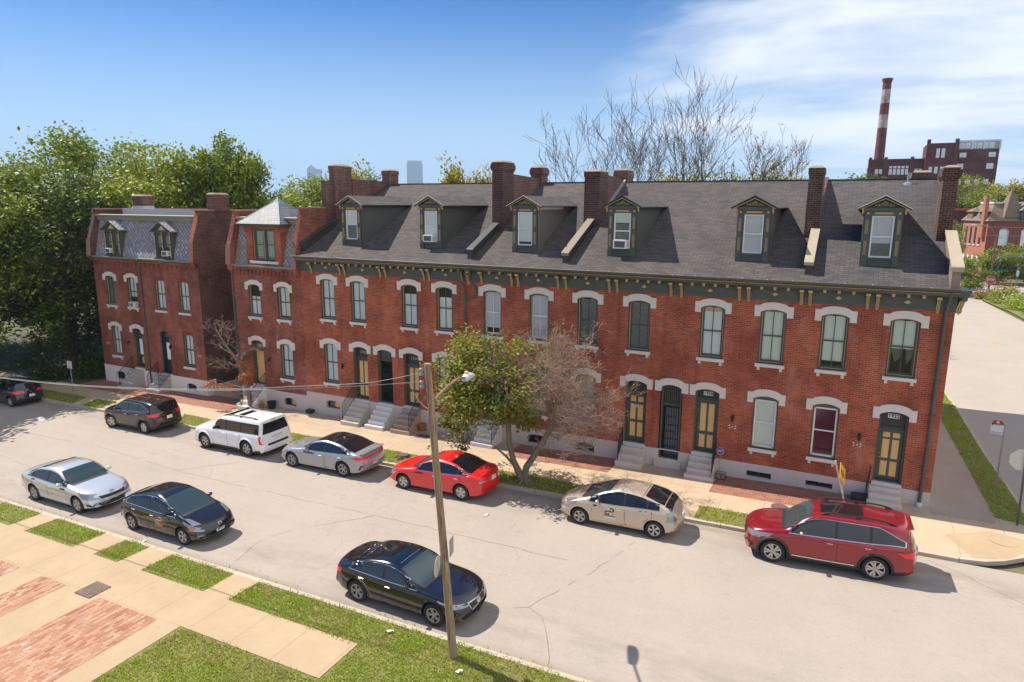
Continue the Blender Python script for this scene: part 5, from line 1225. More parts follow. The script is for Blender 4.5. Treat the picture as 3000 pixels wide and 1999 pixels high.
def wheel(parent, x, side, yo, r, wd, style, rimc='rim', turn=0, hub=.66):
    e = bpy.data.objects.new('wheel', None)
    t = MB(); w2 = wd/2
    t.lathe([(r*hub, -w2), (r*.80, -w2-.004), (r*.95, -w2+.01), (r, -w2+.035), (r, w2-.035), (r*.95, w2-.01), (r*.80, w2+.004), (r*hub, w2)], 0, 0, 30, axis='y', cap=False)
    wh = MB()
    wh.lathe([(r*hub+.004, -w2+.01), (r*hub+.004, w2-.03)], 0, 0, 28, axis='y', cap=False)
    W_ = wh.build('wheel', M['rim_k'], parent, smooth=True); W_.location = (x, side*(yo-w2), r); 
    if side < 0: W_.rotation_euler = (0, 0, pi)
    if turn: W_.rotation_euler = (0, 0, (pi if side < 0 else 0)+turn)
    t.build('tyre', M['tyre'], W_, smooth=True, auto=50)
    rm = MB(); R_ = r*hub; y = w2-.012
    def Y(v): return v
    rm.lathe([(R_, y-.03), (R_, y+.006), (R_-.022, y+.006), (R_-.03, y-.03)], 0, 0, 28, axis='y', cap=False)
    rm.lathe([(.0001, y), (.032, y), (.04, y-.03)][::-1], 0, 0, 10, axis='y')
    rm.lathe([(R_*.30, y-.045), (R_*.22, y-.02), (.01, y-.012)], 0, 0, 14, axis='y')
    def spoke(a, w0, w1, r0=.05, r1=None, yy=0, lean=0):
        r1 = r1 or R_-.012; ca, sa = cos(a), sin(a); cb, sb = cos(a+lean), sin(a+lean)
        p = lambda rr_, ww, hh, c_, s_: (rr_*c_-ww*s_, y-.008+hh, rr_*s_+ww*c_)
        v = [p(r0, -w0, yy, ca, sa), p(r0, w0, yy, ca, sa), p(r1, w1, yy, cb, sb), p(r1, -w1, yy, cb, sb), p(r0, -w0, yy-.03, ca, sa), p(r0, w0, yy-.03, ca, sa), p(r1, w1, yy-.02, cb, sb), p(r1, -w1, yy-.02, cb, sb)]
        rm.add(v, [(0, 1, 2, 3), (4, 7, 6, 5), (0, 4, 5, 1), (1, 5, 6, 2), (2, 6, 7, 3), (3, 7, 4, 0)])
    if style == 'five':
        for k in range(5): spoke(2*pi*k/5, .02, .055)
    elif style == 'cap':
        for k in range(5): spoke(2*pi*k/5+.3, .035, .075, .03)
    elif style == 'six':
        for k in range(6): spoke(2*pi*k/6, .022, .042)
    elif style == 'ten':
        for k in range(5):
            for d_ in (-.22, .22): spoke(2*pi*k/5+d_, .018, .036)
    elif style == 'double':
        for k in range(5):
            for d_ in (-.16, .16): spoke(2*pi*k/5+d_*1.3, .010, .016, lean=-d_*.2)
    else:
        for k in range(5):
            for d_ in (-.24, .24): spoke(2*pi*k/5, .012, .012, lean=d_)
    rm.build('rim', M[rimc], W_)
    dk = MB(); dk.lathe([(R_-.01, y-.075), (.001, y-.07)], 0, 0, 20, axis='y'); dk.build('brake_disc', M['rim_k'], W_)
    return W_
def ssm(a, b, x): t = max(0, min(1, (x-a)/(b-a))); return t*t*(3-2*t)
def car(name, label, cat, loc, rz, P, group='cars parked along the street'):
    root = thing(name, label, cat, loc, rz, group)
    L, Wd, wb, fo, r = P['L'], P['W'], P['wb'], P['fo'], P['r']; hw = Wd/2
    top = herm(P['top']); belt = herm(P['belt']); low = herm(P.get('low', [(0, .30), (.25, .22), (.6, .19), (L-.7, .20), (L-.2, .26), (L, .36)]))
    wf = herm(P.get('wid', [(0, .86), (.15, .93), (.5, .975), (1.0, .99), (L*.5, 1.0), (L-1.0, .995), (L-.35, .965), (L, .88)]))
    tum = P.get('tum', .42); X0 = fo+wb/2
    us = sorted(set([0, .02, .05, .09, .14, .2]+[.2+(L-.4)*i/64 for i in range(65)]+[L-.2, L-.14, L-.09, L-.05, L-.02, L]))
    mb = MB(); rings = []; bowf, bowr = P.get('bow', (.30, .22))
    def section(u):
        zt, zb, zl = top(u), belt(u), low(u); zb = min(zb, zt-.012); w = hw*wf(u); h = zt-zb; H = zb-zl; wr = w*.945-tum*max(0, h-.05)
        k = ssm(.12, .35, h); c = w*.95
        pts = [(0, zl), (w*.80, zl), (w*.93, zl+.03), (w*.975, zl+H*.18), (w*.985, zl+H*.36), (w, zl+H*.60), (w*1.0, zl+H*.80), (w*.985, zb-.035), (w*.955, zb)]
        if k < 1e-3: up = [(w*.93, zb+h*.35), (w*.86, zb+h*.66), (w*.70, zb+h*.86), (w*.45, zb+h*.96), (w*.2, zb+h*.995), (0, zt)]
        else:
            A = [(w*.93, zb+h*.35), (w*.86, zb+h*.66), (w*.70, zb+h*.86), (w*.45, zb+h*.96), (w*.2, zb+h*.995), (0, zt)]
            B = [(w*.955+(wr-w*.955)*.40, zb+h*.40), (w*.955+(wr-w*.955)*.80, zb+h*.80), (wr-.035, zb+h*.925), (wr*.80, zb+h*.975), (wr*.42, zb+h*.997), (0, zt)]
            up = [(A[i][0]*(1-k)+B[i][0]*k, A[i][1]*(1-k)+B[i][1]*k) for i in range(6)]
        return pts+up
    for u in us:
        half = section(u); ring = half+[(-y, z) for y, z in reversed(half[1:-1])]; vs = []
        for y, z in ring:
            q = (abs(y)/hw)**2.2; fz = ssm(.15, .75, z)
            uu = u+bowf*q*(1-ssm(0, 1.0, u))-bowr*q*(1-ssm(0, .8, L-u)); vs.append((X0-uu, y, z))
        rings.append(vs)
    n = len(rings[0])
    for v in rings: mb.v += v
    for i in range(len(rings)-1):
        for k in range(n):
            a, b = i*n+k, i*n+(k+1) % n; mb.f.append([a, b, b+n, a+n]); mb.m.append(0)
    mb.f.append(list(reversed(range(n)))); mb.m.append(0); mb.f.append(list(range((len(rings)-1)*n, len(rings)*n))); mb.m.append(0)
    me = bpy.data.meshes.new('body'); me.from_pydata(mb.v, [], mb.f); me.materials.append(P['paint']); me.materials.append(M['black_trim'])
    bm = bmesh.new(); bm.from_mesh(me); bmesh.ops.recalc_face_normals(bm, faces=bm.faces); bm.to_mesh(me); bm.free()
    # dark sill / lower cladding by height
    cz = P.get('clad', 0)
    if cz:
        for p in me.polygons:
            if p.center.z < cz+(.0): p.material_index = 1
    o = bpy.data.objects.new('body', me); link(o, root)
    ct = MB(); ra = r+P.get('gap', .055)
    for xx in (wb/2, -wb/2):
        for sd_ in (-1, 1):
            y0 = sd_*(hw-.30); y1 = sd_*(hw+.3); ct.lathe([(ra, min(y0, y1)), (ra, max(y0, y1))], xx, r+.01, 32, 1, axis='y')
    cm = bpy.data.meshes.new('cut'); cm.from_pydata(ct.v, [], ct.f); cm.materials.append(M['black_trim']); cm.materials.append(M['black_trim'])
    for p in cm.polygons: p.material_index = 1
    bm = bmesh.new(); bm.from_mesh(cm); bmesh.ops.recalc_face_normals(bm, faces=bm.faces); bm.to_mesh(cm); bm.free()
    co = bpy.data.objects.new('cut', cm); col.objects.link(co); md = o.modifiers.new('b', 'BOOLEAN'); md.operation = 'DIFFERENCE'; md.object = co; md.solver = 'EXACT'
    dg = bpy.context.evaluated_depsgraph_get(); dg.update()
    # world offset: evaluate cutter in the same frame as the body
    sv = root.matrix_world.copy(); co.parent = root; dg.update(); m2 = bpy.data.meshes.new_from_object(o.evaluated_get(dg)); o.modifiers.clear(); o.data = m2; bpy.data.objects.remove(co)
    m2.polygons.foreach_set('use_smooth', [True]*len(m2.polygons)); m2.set_sharp_from_angle(angle=radians(38)); m2.name = 'body'
    bvh = BVHTree.FromPolygons([v.co.copy() for v in m2.vertices], [tuple(p.vertices) for p in m2.polygons])
    body = o; U = lambda u: X0-u
    # fender flares / arch trim
    if P.get('flare'):
        for xx in (wb/2, -wb/2):
            for sd_ in (-1, 1):
                fl = MB(); pts = []
                for k in range(17):
                    a = radians(-8)+radians(196)*k/16; q = (xx+(ra+.03)*cos(a), r+.01+(ra+.03)*sin(a)); 
                    h = bvh.ray_cast(Vector((q[0], sd_*3, q[1])), Vector((0, -sd_, 0))); pts.append((q[0], (h[0].y if h[0] else sd_*hw*.97)+sd_*P.get('flare_out', 0), q[1]))
                fl.tube(pts, .045, 6); fl.build('wheel_arch_trim', P['flare'], body, smooth=True)
    # wheels
    for sd_ in (1, -1):
        wheel(root, wb/2, sd_, hw-.025, r, P.get('tw', .22), P['spokes'], P.get('rimc', 'rim'), P.get('turn', 0), P.get('hub', .66)); wheel(root, -wb/2, sd_, hw-.025, r, P.get('tw', .22), P['spokes'], P.get('rimc', 'rim'), 0, P.get('hub', .66))
    # side glass
    def hgt(u): return top(u)-belt(u)
    tf = P.get('tf', .80); b0 = P.get('b0', .035)
    gl = P['glass']; bars = P['pillars']
    def zt_(u): return belt(u)+tf*hgt(u)
    for sd_ in (1, -1):
        segs = list(zip([gl[0]]+[b+.035 for b in bars], [b-.035 for b in bars]+[gl[1]]))
        if P.get('chrome_dlo'):
            poly = []
            us_ = [gl[0]-.05+(gl[1]+.05-gl[0]+.05)*k/30 for k in range(31)]
            bot = [(U(u), belt(u)+b0-.03) for u in us_]; tp = [(U(u), max(belt(u)+b0-.01, min(zt_(u), P.get('cut', lambda u: 9)(u))+.022)) for u in us_]
            c = MB(); patch(c, bvh, bot+tp[::-1], 'side', sd_, .004); c.build('window_trim', M[P['chrome_dlo']], body)
        c = MB(); us_ = [gl[0]-.01+(gl[1]-gl[0]+.02)*k/30 for k in range(31)]
        patch(c, bvh, [(U(u), belt(u)+b0-.008) for u in us_]+[(U(u), max(belt(u)+b0+.0, min(zt_(u), P.get('cut', lambda u: 9)(u))+.006)) for u in us_][::-1], 'side', sd_, .007); c.build('window_surround', M['black_trim'], body)
        for (a, b) in segs:
            us_ = [a+(b-a)*k/12 for k in range(13)]
            bot = [(U(u), belt(u)+b0) for u in us_]; tp = [(U(u), max(belt(u)+b0+.006, min(zt_(u), P.get('cut', lambda u: 9)(u)))) for u in us_]
            c = MB(); patch(c, bvh, bot+tp[::-1], 'side', sd_, .011); c.build('side_window', M['car_glass'], root, smooth=True)
    # windshield
    a, b = P['shield']; rows = [a+(b-a)*k/8 for k in range(9)]
    def wtop(u, f): 
        h = hgt(u); w = hw*wf(u); wr = w*.945-tum*max(0, h-.05); k = ssm(.12, .35, h); return f*((w*.80)*(1-k)+(wr-.05)*k)
    c = MB(); patch(c, bvh, [(U(u), wtop(u, .97)) for u in rows]+[(U(u), -wtop(u, .97)) for u in rows][::-1], 'top', 1, .006, .09); c.build('windshield', M['shield'], root, smooth=True)
    wp = MB()
    for q in (-.25, .2): wp.tube([(U(a+.02), q*Wd, top(a+.02)+.03), (U(a+.30), (q+.28)*Wd if q < 0 else (q+.2)*Wd, top(a+.30)+.0)], .010, 5)
    cw = MB(); patch(cw, bvh, [(U(a-.12), wtop(a, .92)), (U(a-.12), -wtop(a, .92)), (U(a+.01), -wtop(a, .99)), (U(a+.01), wtop(a, .99))], 'top', 1, .004, .09); cw.build('cowl', M['black_trim'], body)
    if 'rear_top' in P:
        a, b = P['rear_top']; rows = [a+(b-a)*k/8 for k in range(9)]
        c = MB(); patch(c, bvh, [(U(u), wtop(u, .93)) for u in rows]+[(U(u), -wtop(u, .93)) for u in rows][::-1], 'top', 1, .006, .09); c.build('rear_window', M['car_glass'], root, smooth=True)
    if 'rear_end' in P:
        z0, z1, f = P['rear_end']; c = MB(); patch(c, bvh, [(-hw*f, z0), (hw*f, z0), (hw*f*.82, z1), (-hw*f*.82, z1)], 'end', -1, .008, .07); c.build('rear_window', M['car_glass'], root, smooth=True)
    for (u0, u1, f, m) in P.get('roofglass', []):
        c = MB(); patch(c, bvh, [(U(u0), wtop(u0, f)), (U(u1), wtop(u1, f)), (U(u1), -wtop(u1, f)), (U(u0), -wtop(u0, f))], 'top', 1, .005, .1); c.build('sunroof', m, root, smooth=True)
    # doors
    for sd_ in (1, -1):
        for (a, b, la, lb) in P['doors']:    # u0,u1 top; lower corners
            zlo = P.get('doorz', .30)
            us_ = [a+(b-a)*k/6 for k in range(7)]; mp = P.get('arch_in')
            poly = [(U(u), belt(u)+b0-.05) for u in us_]+[(U(lb+(b-lb)*.0), zlo+.0)]+[(U(la), zlo)]
            if lb < b-.1: poly = [(U(u), belt(u)+b0-.05) for u in us_]+[(U(b-.02), belt(b)-.28), (U(lb+.12), zlo+.22), (U(lb), zlo), (U(la), zlo)]
            cx_ = sum(p[0] for p in poly)/len(poly); cz_ = sum(p[1] for p in poly)/len(poly)
            g = MB(); patch(g, bvh, poly, 'side', sd_, .0035, .09)
            big = [(p[0]+(.009 if p[0] > cx_ else -.009), p[1]+(.0 if p[1] > cz_ else -.009)) for p in poly]
            g2 = MB(); patch(g2, bvh, big, 'side', sd_, .0015, .09)
            d = g.build('door', P['paint'], root, smooth=True); g2.build('door_gap', M['rim_k'], d, smooth=True)
            hx = b-.14 if P.get('hand', 1) else b; uh = (b if lb >= b-.1 else b)-.19; zh = belt(uh)-.13
            h = bvh.ray_cast(Vector((U(uh), sd_*3, zh)), Vector((0, -sd_, 0)))
            if h[0]:
                yy = h[0].y; hd = MB(); hd.box(U(uh)-.085, U(uh)+.085, min(yy, yy+sd_*.035), max(yy, yy+sd_*.035), zh-.010, zh+.012); hd.build('handle', M[P.get('handle', 'chrome')] if P.get('handle') != 'paint' else P['paint'], d, bevel=.008)
    # mirrors
    um = P['mirror']; zm = belt(um)+.10
    for sd_ in (1, -1):
        m = MB(); yb = hw*wf(um)*.93
        vs = []; 
        for i in range(7):
            f = i/6; ry = .1; 
            for k in range(8):
                aa = 2*pi*k/8; s_ = (1-abs(2*f-1)**2.5)**.5*.98+.02; vs.append((U(um)+.065*cos(aa)*s_, sd_*(yb+.03+.21*f), zm+.07*sin(aa)*s_+.01*f))
        fs = [(i*8+k, i*8+(k+1) % 8, (i+1)*8+(k+1) % 8, (i+1)*8+k) for i in range(6) for k in range(8)]
        if sd_ > 0: fs = [tuple(reversed(f)) for f in fs]
        m.add(vs, fs); m.box(U(um)-.03, U(um)+.03, min(sd_*(yb-.03), sd_*(yb+.07)), max(sd_*(yb-.03), sd_*(yb+.07)), zm-.06, zm)
        m.build('mirror', P['paint'] if P.get('mirc', 1) == 1 else M[P['mirc']], root, smooth=True, auto=50)
    # lamps: lists of (plane, polygon)
    for sd_ in (1, -1):
        for key, nm, mat in (('head', 'headlight', 'lamp_clear'), ('tail', 'tail_light', P.get('tailm', 'lamp_red'))):
            c = MB(); c2 = MB()
            for pl, poly in P[key]:
                if pl == 'side': patch(c, bvh, [(U(u), z) for u, z in poly], 'side', sd_, .009, .05)
                elif pl == 'amber': patch(c2, bvh, [(U(u), z) for u, z in poly], 'side', sd_, .014, .05)
                elif pl == 'top': patch(c, bvh, [(U(u), sd_*y*hw) for u, y in poly], 'top', 1, .009, .05)
                else: patch(c, bvh, [(sd_*y*hw, z) for y, z in poly], 'end', 1 if key == 'head' else -1, .009, .05)
            l = c.build(nm, M[mat], root, smooth=True)
            if c2.f: c2.build('indicator' if key == 'head' else 'reflector', M['lamp_amber' if key == 'head' else 'lamp_clear'], l)
    for (nm, pl, poly, mat, off) in P.get('extra', []):
        mt = P['paint'] if mat == 'paint' else M[mat]
        sides = (1, -1) if pl in ('side',) else (1,)
        for sd_ in sides:
            c = MB()
            if pl == 'side': patch(c, bvh, [(U(u), z) for u, z in poly], 'side', sd_, off, .06)
            elif pl == 'top': patch(c, bvh, [(U(u), y*hw) for u, y in poly], 'top', 1, off, .06)
            else: patch(c, bvh, [(y*hw, z) for y, z in poly], 'end', 1 if pl == 'front' else -1, off, .05)
            c.build(nm, mt, root, smooth=True)
    for end, txt in (('front', P.get('plate_f')), ('rear', P.get('plate_r'))):
        if txt is None: continue
        sg = 1 if end == 'front' else -1; zz = P['platez'][0 if end == 'front' else 1]; h = bvh.ray_cast(Vector((sg*5, 0, zz)), Vector((-sg, 0, 0))); xx = h[0].x if h[0] else sg*L/2
        p = MB(); p.box(min(xx, xx+sg*.03), max(xx, xx+sg*.03), -.155, .155, zz-.078, zz+.078); pl = p.build('license_plate', M['sign_white'], root)
        if txt: text_mesh(txt, .12, 'plate_number', M['ink'], pl, Matrix.Translation((xx+sg*.032, 0, zz-.008)) @ Matrix.Rotation(sg*pi/2, 4, 'Z') @ Matrix.Rotation(pi/2, 4, 'X'), .001, width=.26)
    if P.get('rails'):
        u0, u1, f, hh = P['rails']
        for sd_ in (1, -1):
            pts = []
            for k in range(13):
                u = u0+(u1-u0)*k/12; y = sd_*wtop(u, f); pts.append((U(u), y, top(u)-.03+hh*min(1, sin(pi*k/12)*3)))
            rr_ = MB(); rr_.tube(pts, .024, 6)
            for k in (1, 6, 11): rr_.box(pts[k][0]-.06, pts[k][0]+.06, pts[k][1]-.02, pts[k][1]+.02, pts[k][2]-hh, pts[k][2])
            rr_.build('roof_rail', M['black_trim'], root, smooth=True, auto=50)
    if P.get('fin'):
        u = P['fin']; f = MB(); f.add([(U(u)+.09, 0, top(u)-.005), (U(u)-.07, -.025, top(u)-.005), (U(u)-.07, .025, top(u)-.005), (U(u)-.06, 0, top(u)+.06)], [(0, 3, 1), (0, 2, 3), (1, 3, 2), (0, 1, 2)]); f.build('antenna', P['paint'] if P.get('finp') else M['steel'], root)
    ub = MB(); ub.box(-L/2+.5, L/2-.55, -hw+.22, hw-.22, .17, .26); ub.build('underbody', M['rim_k'], root)
    if P.get('spoiler'):
        u0, u1, z, wf_ = P['spoiler']; s_ = MB(); s_.prism_x([(0, 0), (0, 1), (1, 1)], 0, 1) if False else None
        s_.add([(U(u0), -hw*wf_, z), (U(u1), -hw*wf_*.96, z+.03), (U(u1), hw*wf_*.96, z+.03), (U(u0), hw*wf_, z), (U(u0), -hw*wf_, z-.03), (U(u1), -hw*wf_*.96, z-.005), (U(u1), hw*wf_*.96, z-.005), (U(u0), hw*wf_, z-.03)], [(0, 3, 2, 1), (4, 5, 6, 7), (1, 2, 6, 5), (0, 1, 5, 4), (3, 7, 6, 2)]); s_.build('spoiler', P['paint'] if P.get('spp', 1) else M['black_trim'], root)
    root['bvh'] = 0
    del root['bvh']
    return root, bvh, U, belt, top
def sedan(L, W, H, wb, fo, r, hood, ws, roofp, rg, deck, tail, bz):
    """hood: (u,z) rear of hood; ws: top of windshield; roofp; rg: rear glass top/base; deck end"""
    return dict(L=L, W=W, wb=wb, fo=fo, r=r, top=[(0, .50), (.05, .66), (.14, .74), (.5, .86)]+[hood]+[ws]+[roofp]+rg+[deck, tail, (L, .60)], belt=bz)
P_k5 = sedan(4.905, 1.86, 1.445, 2.85, .93, .345, (1.50, .98), (2.25, 1.36), (2.75, 1.445), [(3.35, 1.39), (4.45, 1.09)], (4.74, 1.07), (4.85, .92), [(0, .46), (.15, .66), (.6, .80), (1.4, .90), (2.5, .94), (3.6, .985), (4.5, 1.02), (4.8, .96), (4.905, .6)])
P_k5.update(paint=paint('paint_grey', (.36, .36, .39), .35, .25), glass=(1.62, 4.15), pillars=[2.78, 3.72], shield=(1.56, 2.22), rear_top=(3.15, 4.34), roofglass=[(2.26, 3.13, .97, M['car_glass'])], doors=[(1.66, 2.80, 1.45, 2.80), (2.83, 3.85, 2.83, 3.45)], mirror=1.85, spokes='yy', rimc='rim', fin=3.2, chrome_dlo='chrome',
  head=[('side', [(.16, .66), (.75, .80), (.62, .70), (.2, .60)]), ('end', [(.5, .62), (.93, .66), (.93, .57), (.55, .56)]), ('amber', [(.62, .74), (.72, .76), (.70, .73)])],
  tail=[('side', [(4.25, .93), (4.80, .98), (4.84, .86), (4.6, .84)]), ('end', [(0, .93), (.95, .96), (.95, .84), (0, .89)])], plate_f='', plate_r='', platez=(.45, .58),
  extra=[('lower_trim', 'rear', [(-.85, .26), (.85, .26), (.8, .38), (-.8, .38)], 'black_trim', .008), ('exhaust_trim', 'rear', [(.45, .30), (.82, .30), (.85, .35), (.45, .35)], 'chrome', .013), ('exhaust_trim', 'rear', [(-.82, .30), (-.45, .30), (-.45, .35), (-.85, .35)], 'chrome', .013), ('front_grille', 'front', [(-.6, .5), (.6, .5), (.7, .62), (-.7, .62)], 'black_trim', .008), ('rear_vent', 'side', [(4.58, .42), (4.7, .62), (4.76, .6), (4.66, .40)], 'black_trim', .01)], spoiler=(4.60, 4.80, 1.085, .82))
P_op = sedan(4.855, 1.86, 1.465, 2.805, .95, .34, (1.42, .99), (2.15, 1.38), (2.65, 1.465), [(3.3, 1.41), (4.25, 1.11)], (4.68, 1.08), (4.80, .92), [(0, .46), (.15, .66), (.6, .82), (1.4, .92), (2.5, .95), (3.6, 1.0), (4.4, 1.03), (4.75, .97), (4.855, .6)])
P_op.update(paint=paint('paint_silver', (.62, .63, .65), .45, .25), glass=(1.55, 4.02), pillars=[2.70, 3.62], shield=(1.47, 2.18), rear_top=(3.2, 4.15), doors=[(1.58, 2.72, 1.40, 2.72), (2.75, 3.75, 2.75, 3.35)], mirror=1.78, spokes='ten', chrome_dlo='chrome',
  head=[('side', [(.20, .74), (.85, .87), (.80, .80), (.28, .62)]), ('end', [(.52, .62), (.97, .74), (.97, .60), (.55, .56)]), ('amber', [(.62, .78), (.80, .84), (.78, .80)])], tail=[('side', [(4.35, .98), (4.75, .96), (4.80, .84), (4.55, .82)]), ('end', [(.55, .92), (.97, .94), (.97, .80), (.6, .80)])], platez=(.50, .82),
  extra=[('front_grille', 'front', [(-.50, .58), (.50, .58), (.56, .68), (-.56, .68)], 'black_trim', .008), ('grille_trim', 'front', [(-.56, .68), (.56, .68), (.56, .70), (-.56, .70)], 'chrome', .012), ('lower_grille', 'front', [(-.50, .30), (.50, .30), (.62, .42), (-.62, .42)], 'black_trim', .008), ('fog_light', 'side', [(.16, .42), (.42, .44), (.40, .36), (.2, .34)], 'black_trim', .008), ('badge', 'front', [(.1*cos(t), .735+.03*sin(t)) for t in [2*pi*k/12 for k in range(12)]], 'chrome', .014)], plate_r='')
P_cr = sedan(4.67, 1.79, 1.46, 2.70, .92, .325, (1.30, .98), (2.10, 1.37), (2.60, 1.46), [(3.15, 1.41), (4.10, 1.10)], (4.52, 1.06), (4.62, .90), [(0, .46), (.15, .66), (.6, .82), (1.4, .92), (2.5, .95), (3.5, 1.0), (4.2, 1.03), (4.55, .97), (4.67, .6)])
P_cr.update(paint=paint('paint_red', (.72, .008, .008), .0, .28), glass=(1.45, 3.92), pillars=[2.62, 3.50], shield=(1.35, 2.10), rear_top=(3.05, 4.02), doors=[(1.50, 2.64, 1.32, 2.64), (2.67, 3.62, 2.67, 3.22)], mirror=1.66, spokes='cap', fin=2.95, chrome_dlo='chrome',
  head=[('side', [(.18, .72), (.60, .82), (.55, .76), (.25, .62)]), ('end', [(.6, .62), (.96, .72), (.96, .60), (.62, .57)])], tail=[('side', [(4.20, .93), (4.58, .90), (4.60, .76), (4.35, .80)]), ('end', [(.52, .88), (.96, .90), (.96, .76), (.56, .76)]), ('amber', [(4.42, .86), (4.55, .87), (4.56, .81), (4.42, .80)])], plate_r='', platez=(.5, .84),
  extra=[('badge', 'rear', [(-.05, .96), (.05, .96), (.05, .93), (-.05, .93)], 'brass', .012)])
P_ilx = sedan(4.62, 1.79, 1.41, 2.67, .95, .335, (1.40, .97), (2.15, 1.33), (2.60, 1.41), [(3.2, 1.36), (4.15, 1.08)], (4.46, 1.05), (4.57, .90), [(0, .48), (.15, .68), (.6, .82), (1.4, .90), (2.5, .93), (3.5, .97), (4.2, 1.0), (4.5, .95), (4.62, .6)])
P_ilx.update(paint=paint('paint_black', (.010, .010, .014), .2, .16), glass=(1.52, 3.85), pillars=[2.62, 3.45], shield=(1.44, 2.13), rear_top=(3.12, 4.07), roofglass=[(2.30, 2.78, .62, M['car_glass'])], doors=[(1.56, 2.64, 1.38, 2.64), (2.67, 3.58, 2.67, 3.2)], mirror=1.75, spokes='double', chrome_dlo='chrome', fin=3.15, mirc=1,
  head=[('side', [(.16, .70), (.80, .82), (.78, .77), (.22, .64)]), ('end', [(.42, .64), (.96, .71), (.96, .64), (.45, .60)])], tail=[('side', [(4.12, .94), (4.5, .92), (4.52, .80), (4.25, .82)]), ('end', [(.5, .90), (.96, .92), (.96, .80), (.55, .80)])], plate_f='', platez=(.42, .8),
  extra=[('grille_trim', 'front', [(-.46, .69), (.46, .69), (.40, .50), (.2, .44), (-.2, .44), (-.40, .50)], 'chrome', .007), ('front_grille', 'front', [(-.42, .66), (.42, .66), (.37, .52), (.2, .465), (-.2, .465), (-.37, .52)], 'black_trim', .012), ('badge', 'front', [(.11*cos(t), .61+.075*sin(t)) for t in [2*pi*k/14 for k in range(14)]], 'chrome', .018), ('fog_trim', 'side', [(.12, .38), (.50, .42), (.40, .32), (.16, .30)], 'chrome', .006), ('fog_recess', 'side', [(.16, .37), (.43, .395), (.37, .34), (.18, .32)], 'black_trim', .010), ('lower_grille', 'front', [(-.55, .26), (.55, .26), (.5, .38), (-.5, .38)], 'black_trim', .009), ('sunroof_trim', 'top', [(2.27, .52), (2.27, -.52), (2.29, -.52), (2.29, .52)], 'chrome', .004)])
def prius(pt):
    P = dict(L=4.46, W=1.745, wb=2.70, fo=.93, r=.315, top=[(0, .52), (.05, .66), (.2, .77), (.55, .89), (1.02, 1.02), (2.0, 1.40), (2.40, 1.49), (2.9, 1.46), (3.75, 1.26), (4.18, 1.12), (4.22, 1.04), (4.38, .86), (4.46, .55)], belt=[(0, .46), (.15, .66), (.6, .84), (1.1, .92), (2.2, .95), (3.2, 1.0), (4.0, 1.02), (4.3, .9), (4.46, .5)])
    P.update(paint=pt, glass=(1.28, 3.78), pillars=[1.62, 2.56, 3.36], shield=(1.06, 2.02), rear_top=(3.25, 3.92), doors=[(1.45, 2.58, 1.30, 2.58), (2.61, 3.55, 2.61, 3.2)], mirror=1.62, spokes='five', tf=.82, tum=.46,
      head=[('side', [(.22, .68), (.85, .90), (.80, .82), (.32, .62)]), ('end', [(.62, .60), (.96, .72), (.96, .60), (.66, .56)]), ('top', [(.30, .62), (.75, .74), (.85, .86), (.45, .88)]), ('amber', [(.35, .70), (.62, .78), (.58, .73), (.38, .66)])], tailm='lamp_clear',
      tail=[('side', [(4.05, .99), (4.18, 1.0), (4.36, .70), (4.22, .66)]), ('end', [(.78, .98), (.93, .98), (.96, .68), (.84, .66)]), ('amber', [(4.0, .98), (4.06, .98), (4.24, .68), (4.2, .68)])], platez=(.47, .72), plate_f='', plate_r='',
      extra=[('rear_lower_window', 'top', [(3.95, .78), (4.17, .74), (4.17, -.74), (3.95, -.78)], 'car_glass', .006), ('lower_grille', 'front', [(-.55, .30), (.55, .30), (.62, .44), (-.62, .44)], 'black_trim', .008), ('badge', 'front', [(.09*cos(t), .645+.055*sin(t)) for t in [2*pi*k/14 for k in range(14)]], 'chrome', .012), ('badge_center', 'front', [(.035*cos(t), .645+.05*sin(t)) for t in [2*pi*k/12 for k in range(12)]], 'rim_k', .015), ('fog_light', 'side', [(.14, .46), (.26, .47), (.26, .38), (.15, .37)], 'lamp_clear', .01), ('roof_seam', 'top', [(3.18, .9), (3.195, .9), (3.195, -.9), (3.18, -.9)], 'rim_k', .003)])
    return P
P_pb = prius(paint('paint_beige', (.55, .45, .34), .35, .28)); P_pb['handle'] = 'paint'
P_pk = prius(paint('paint_black_pearl', (.016, .013, .013), .2, .18)); P_pk['plate_f'] = 'BL8HX2U'; P_pk['chrome_dlo'] = 'chrome'
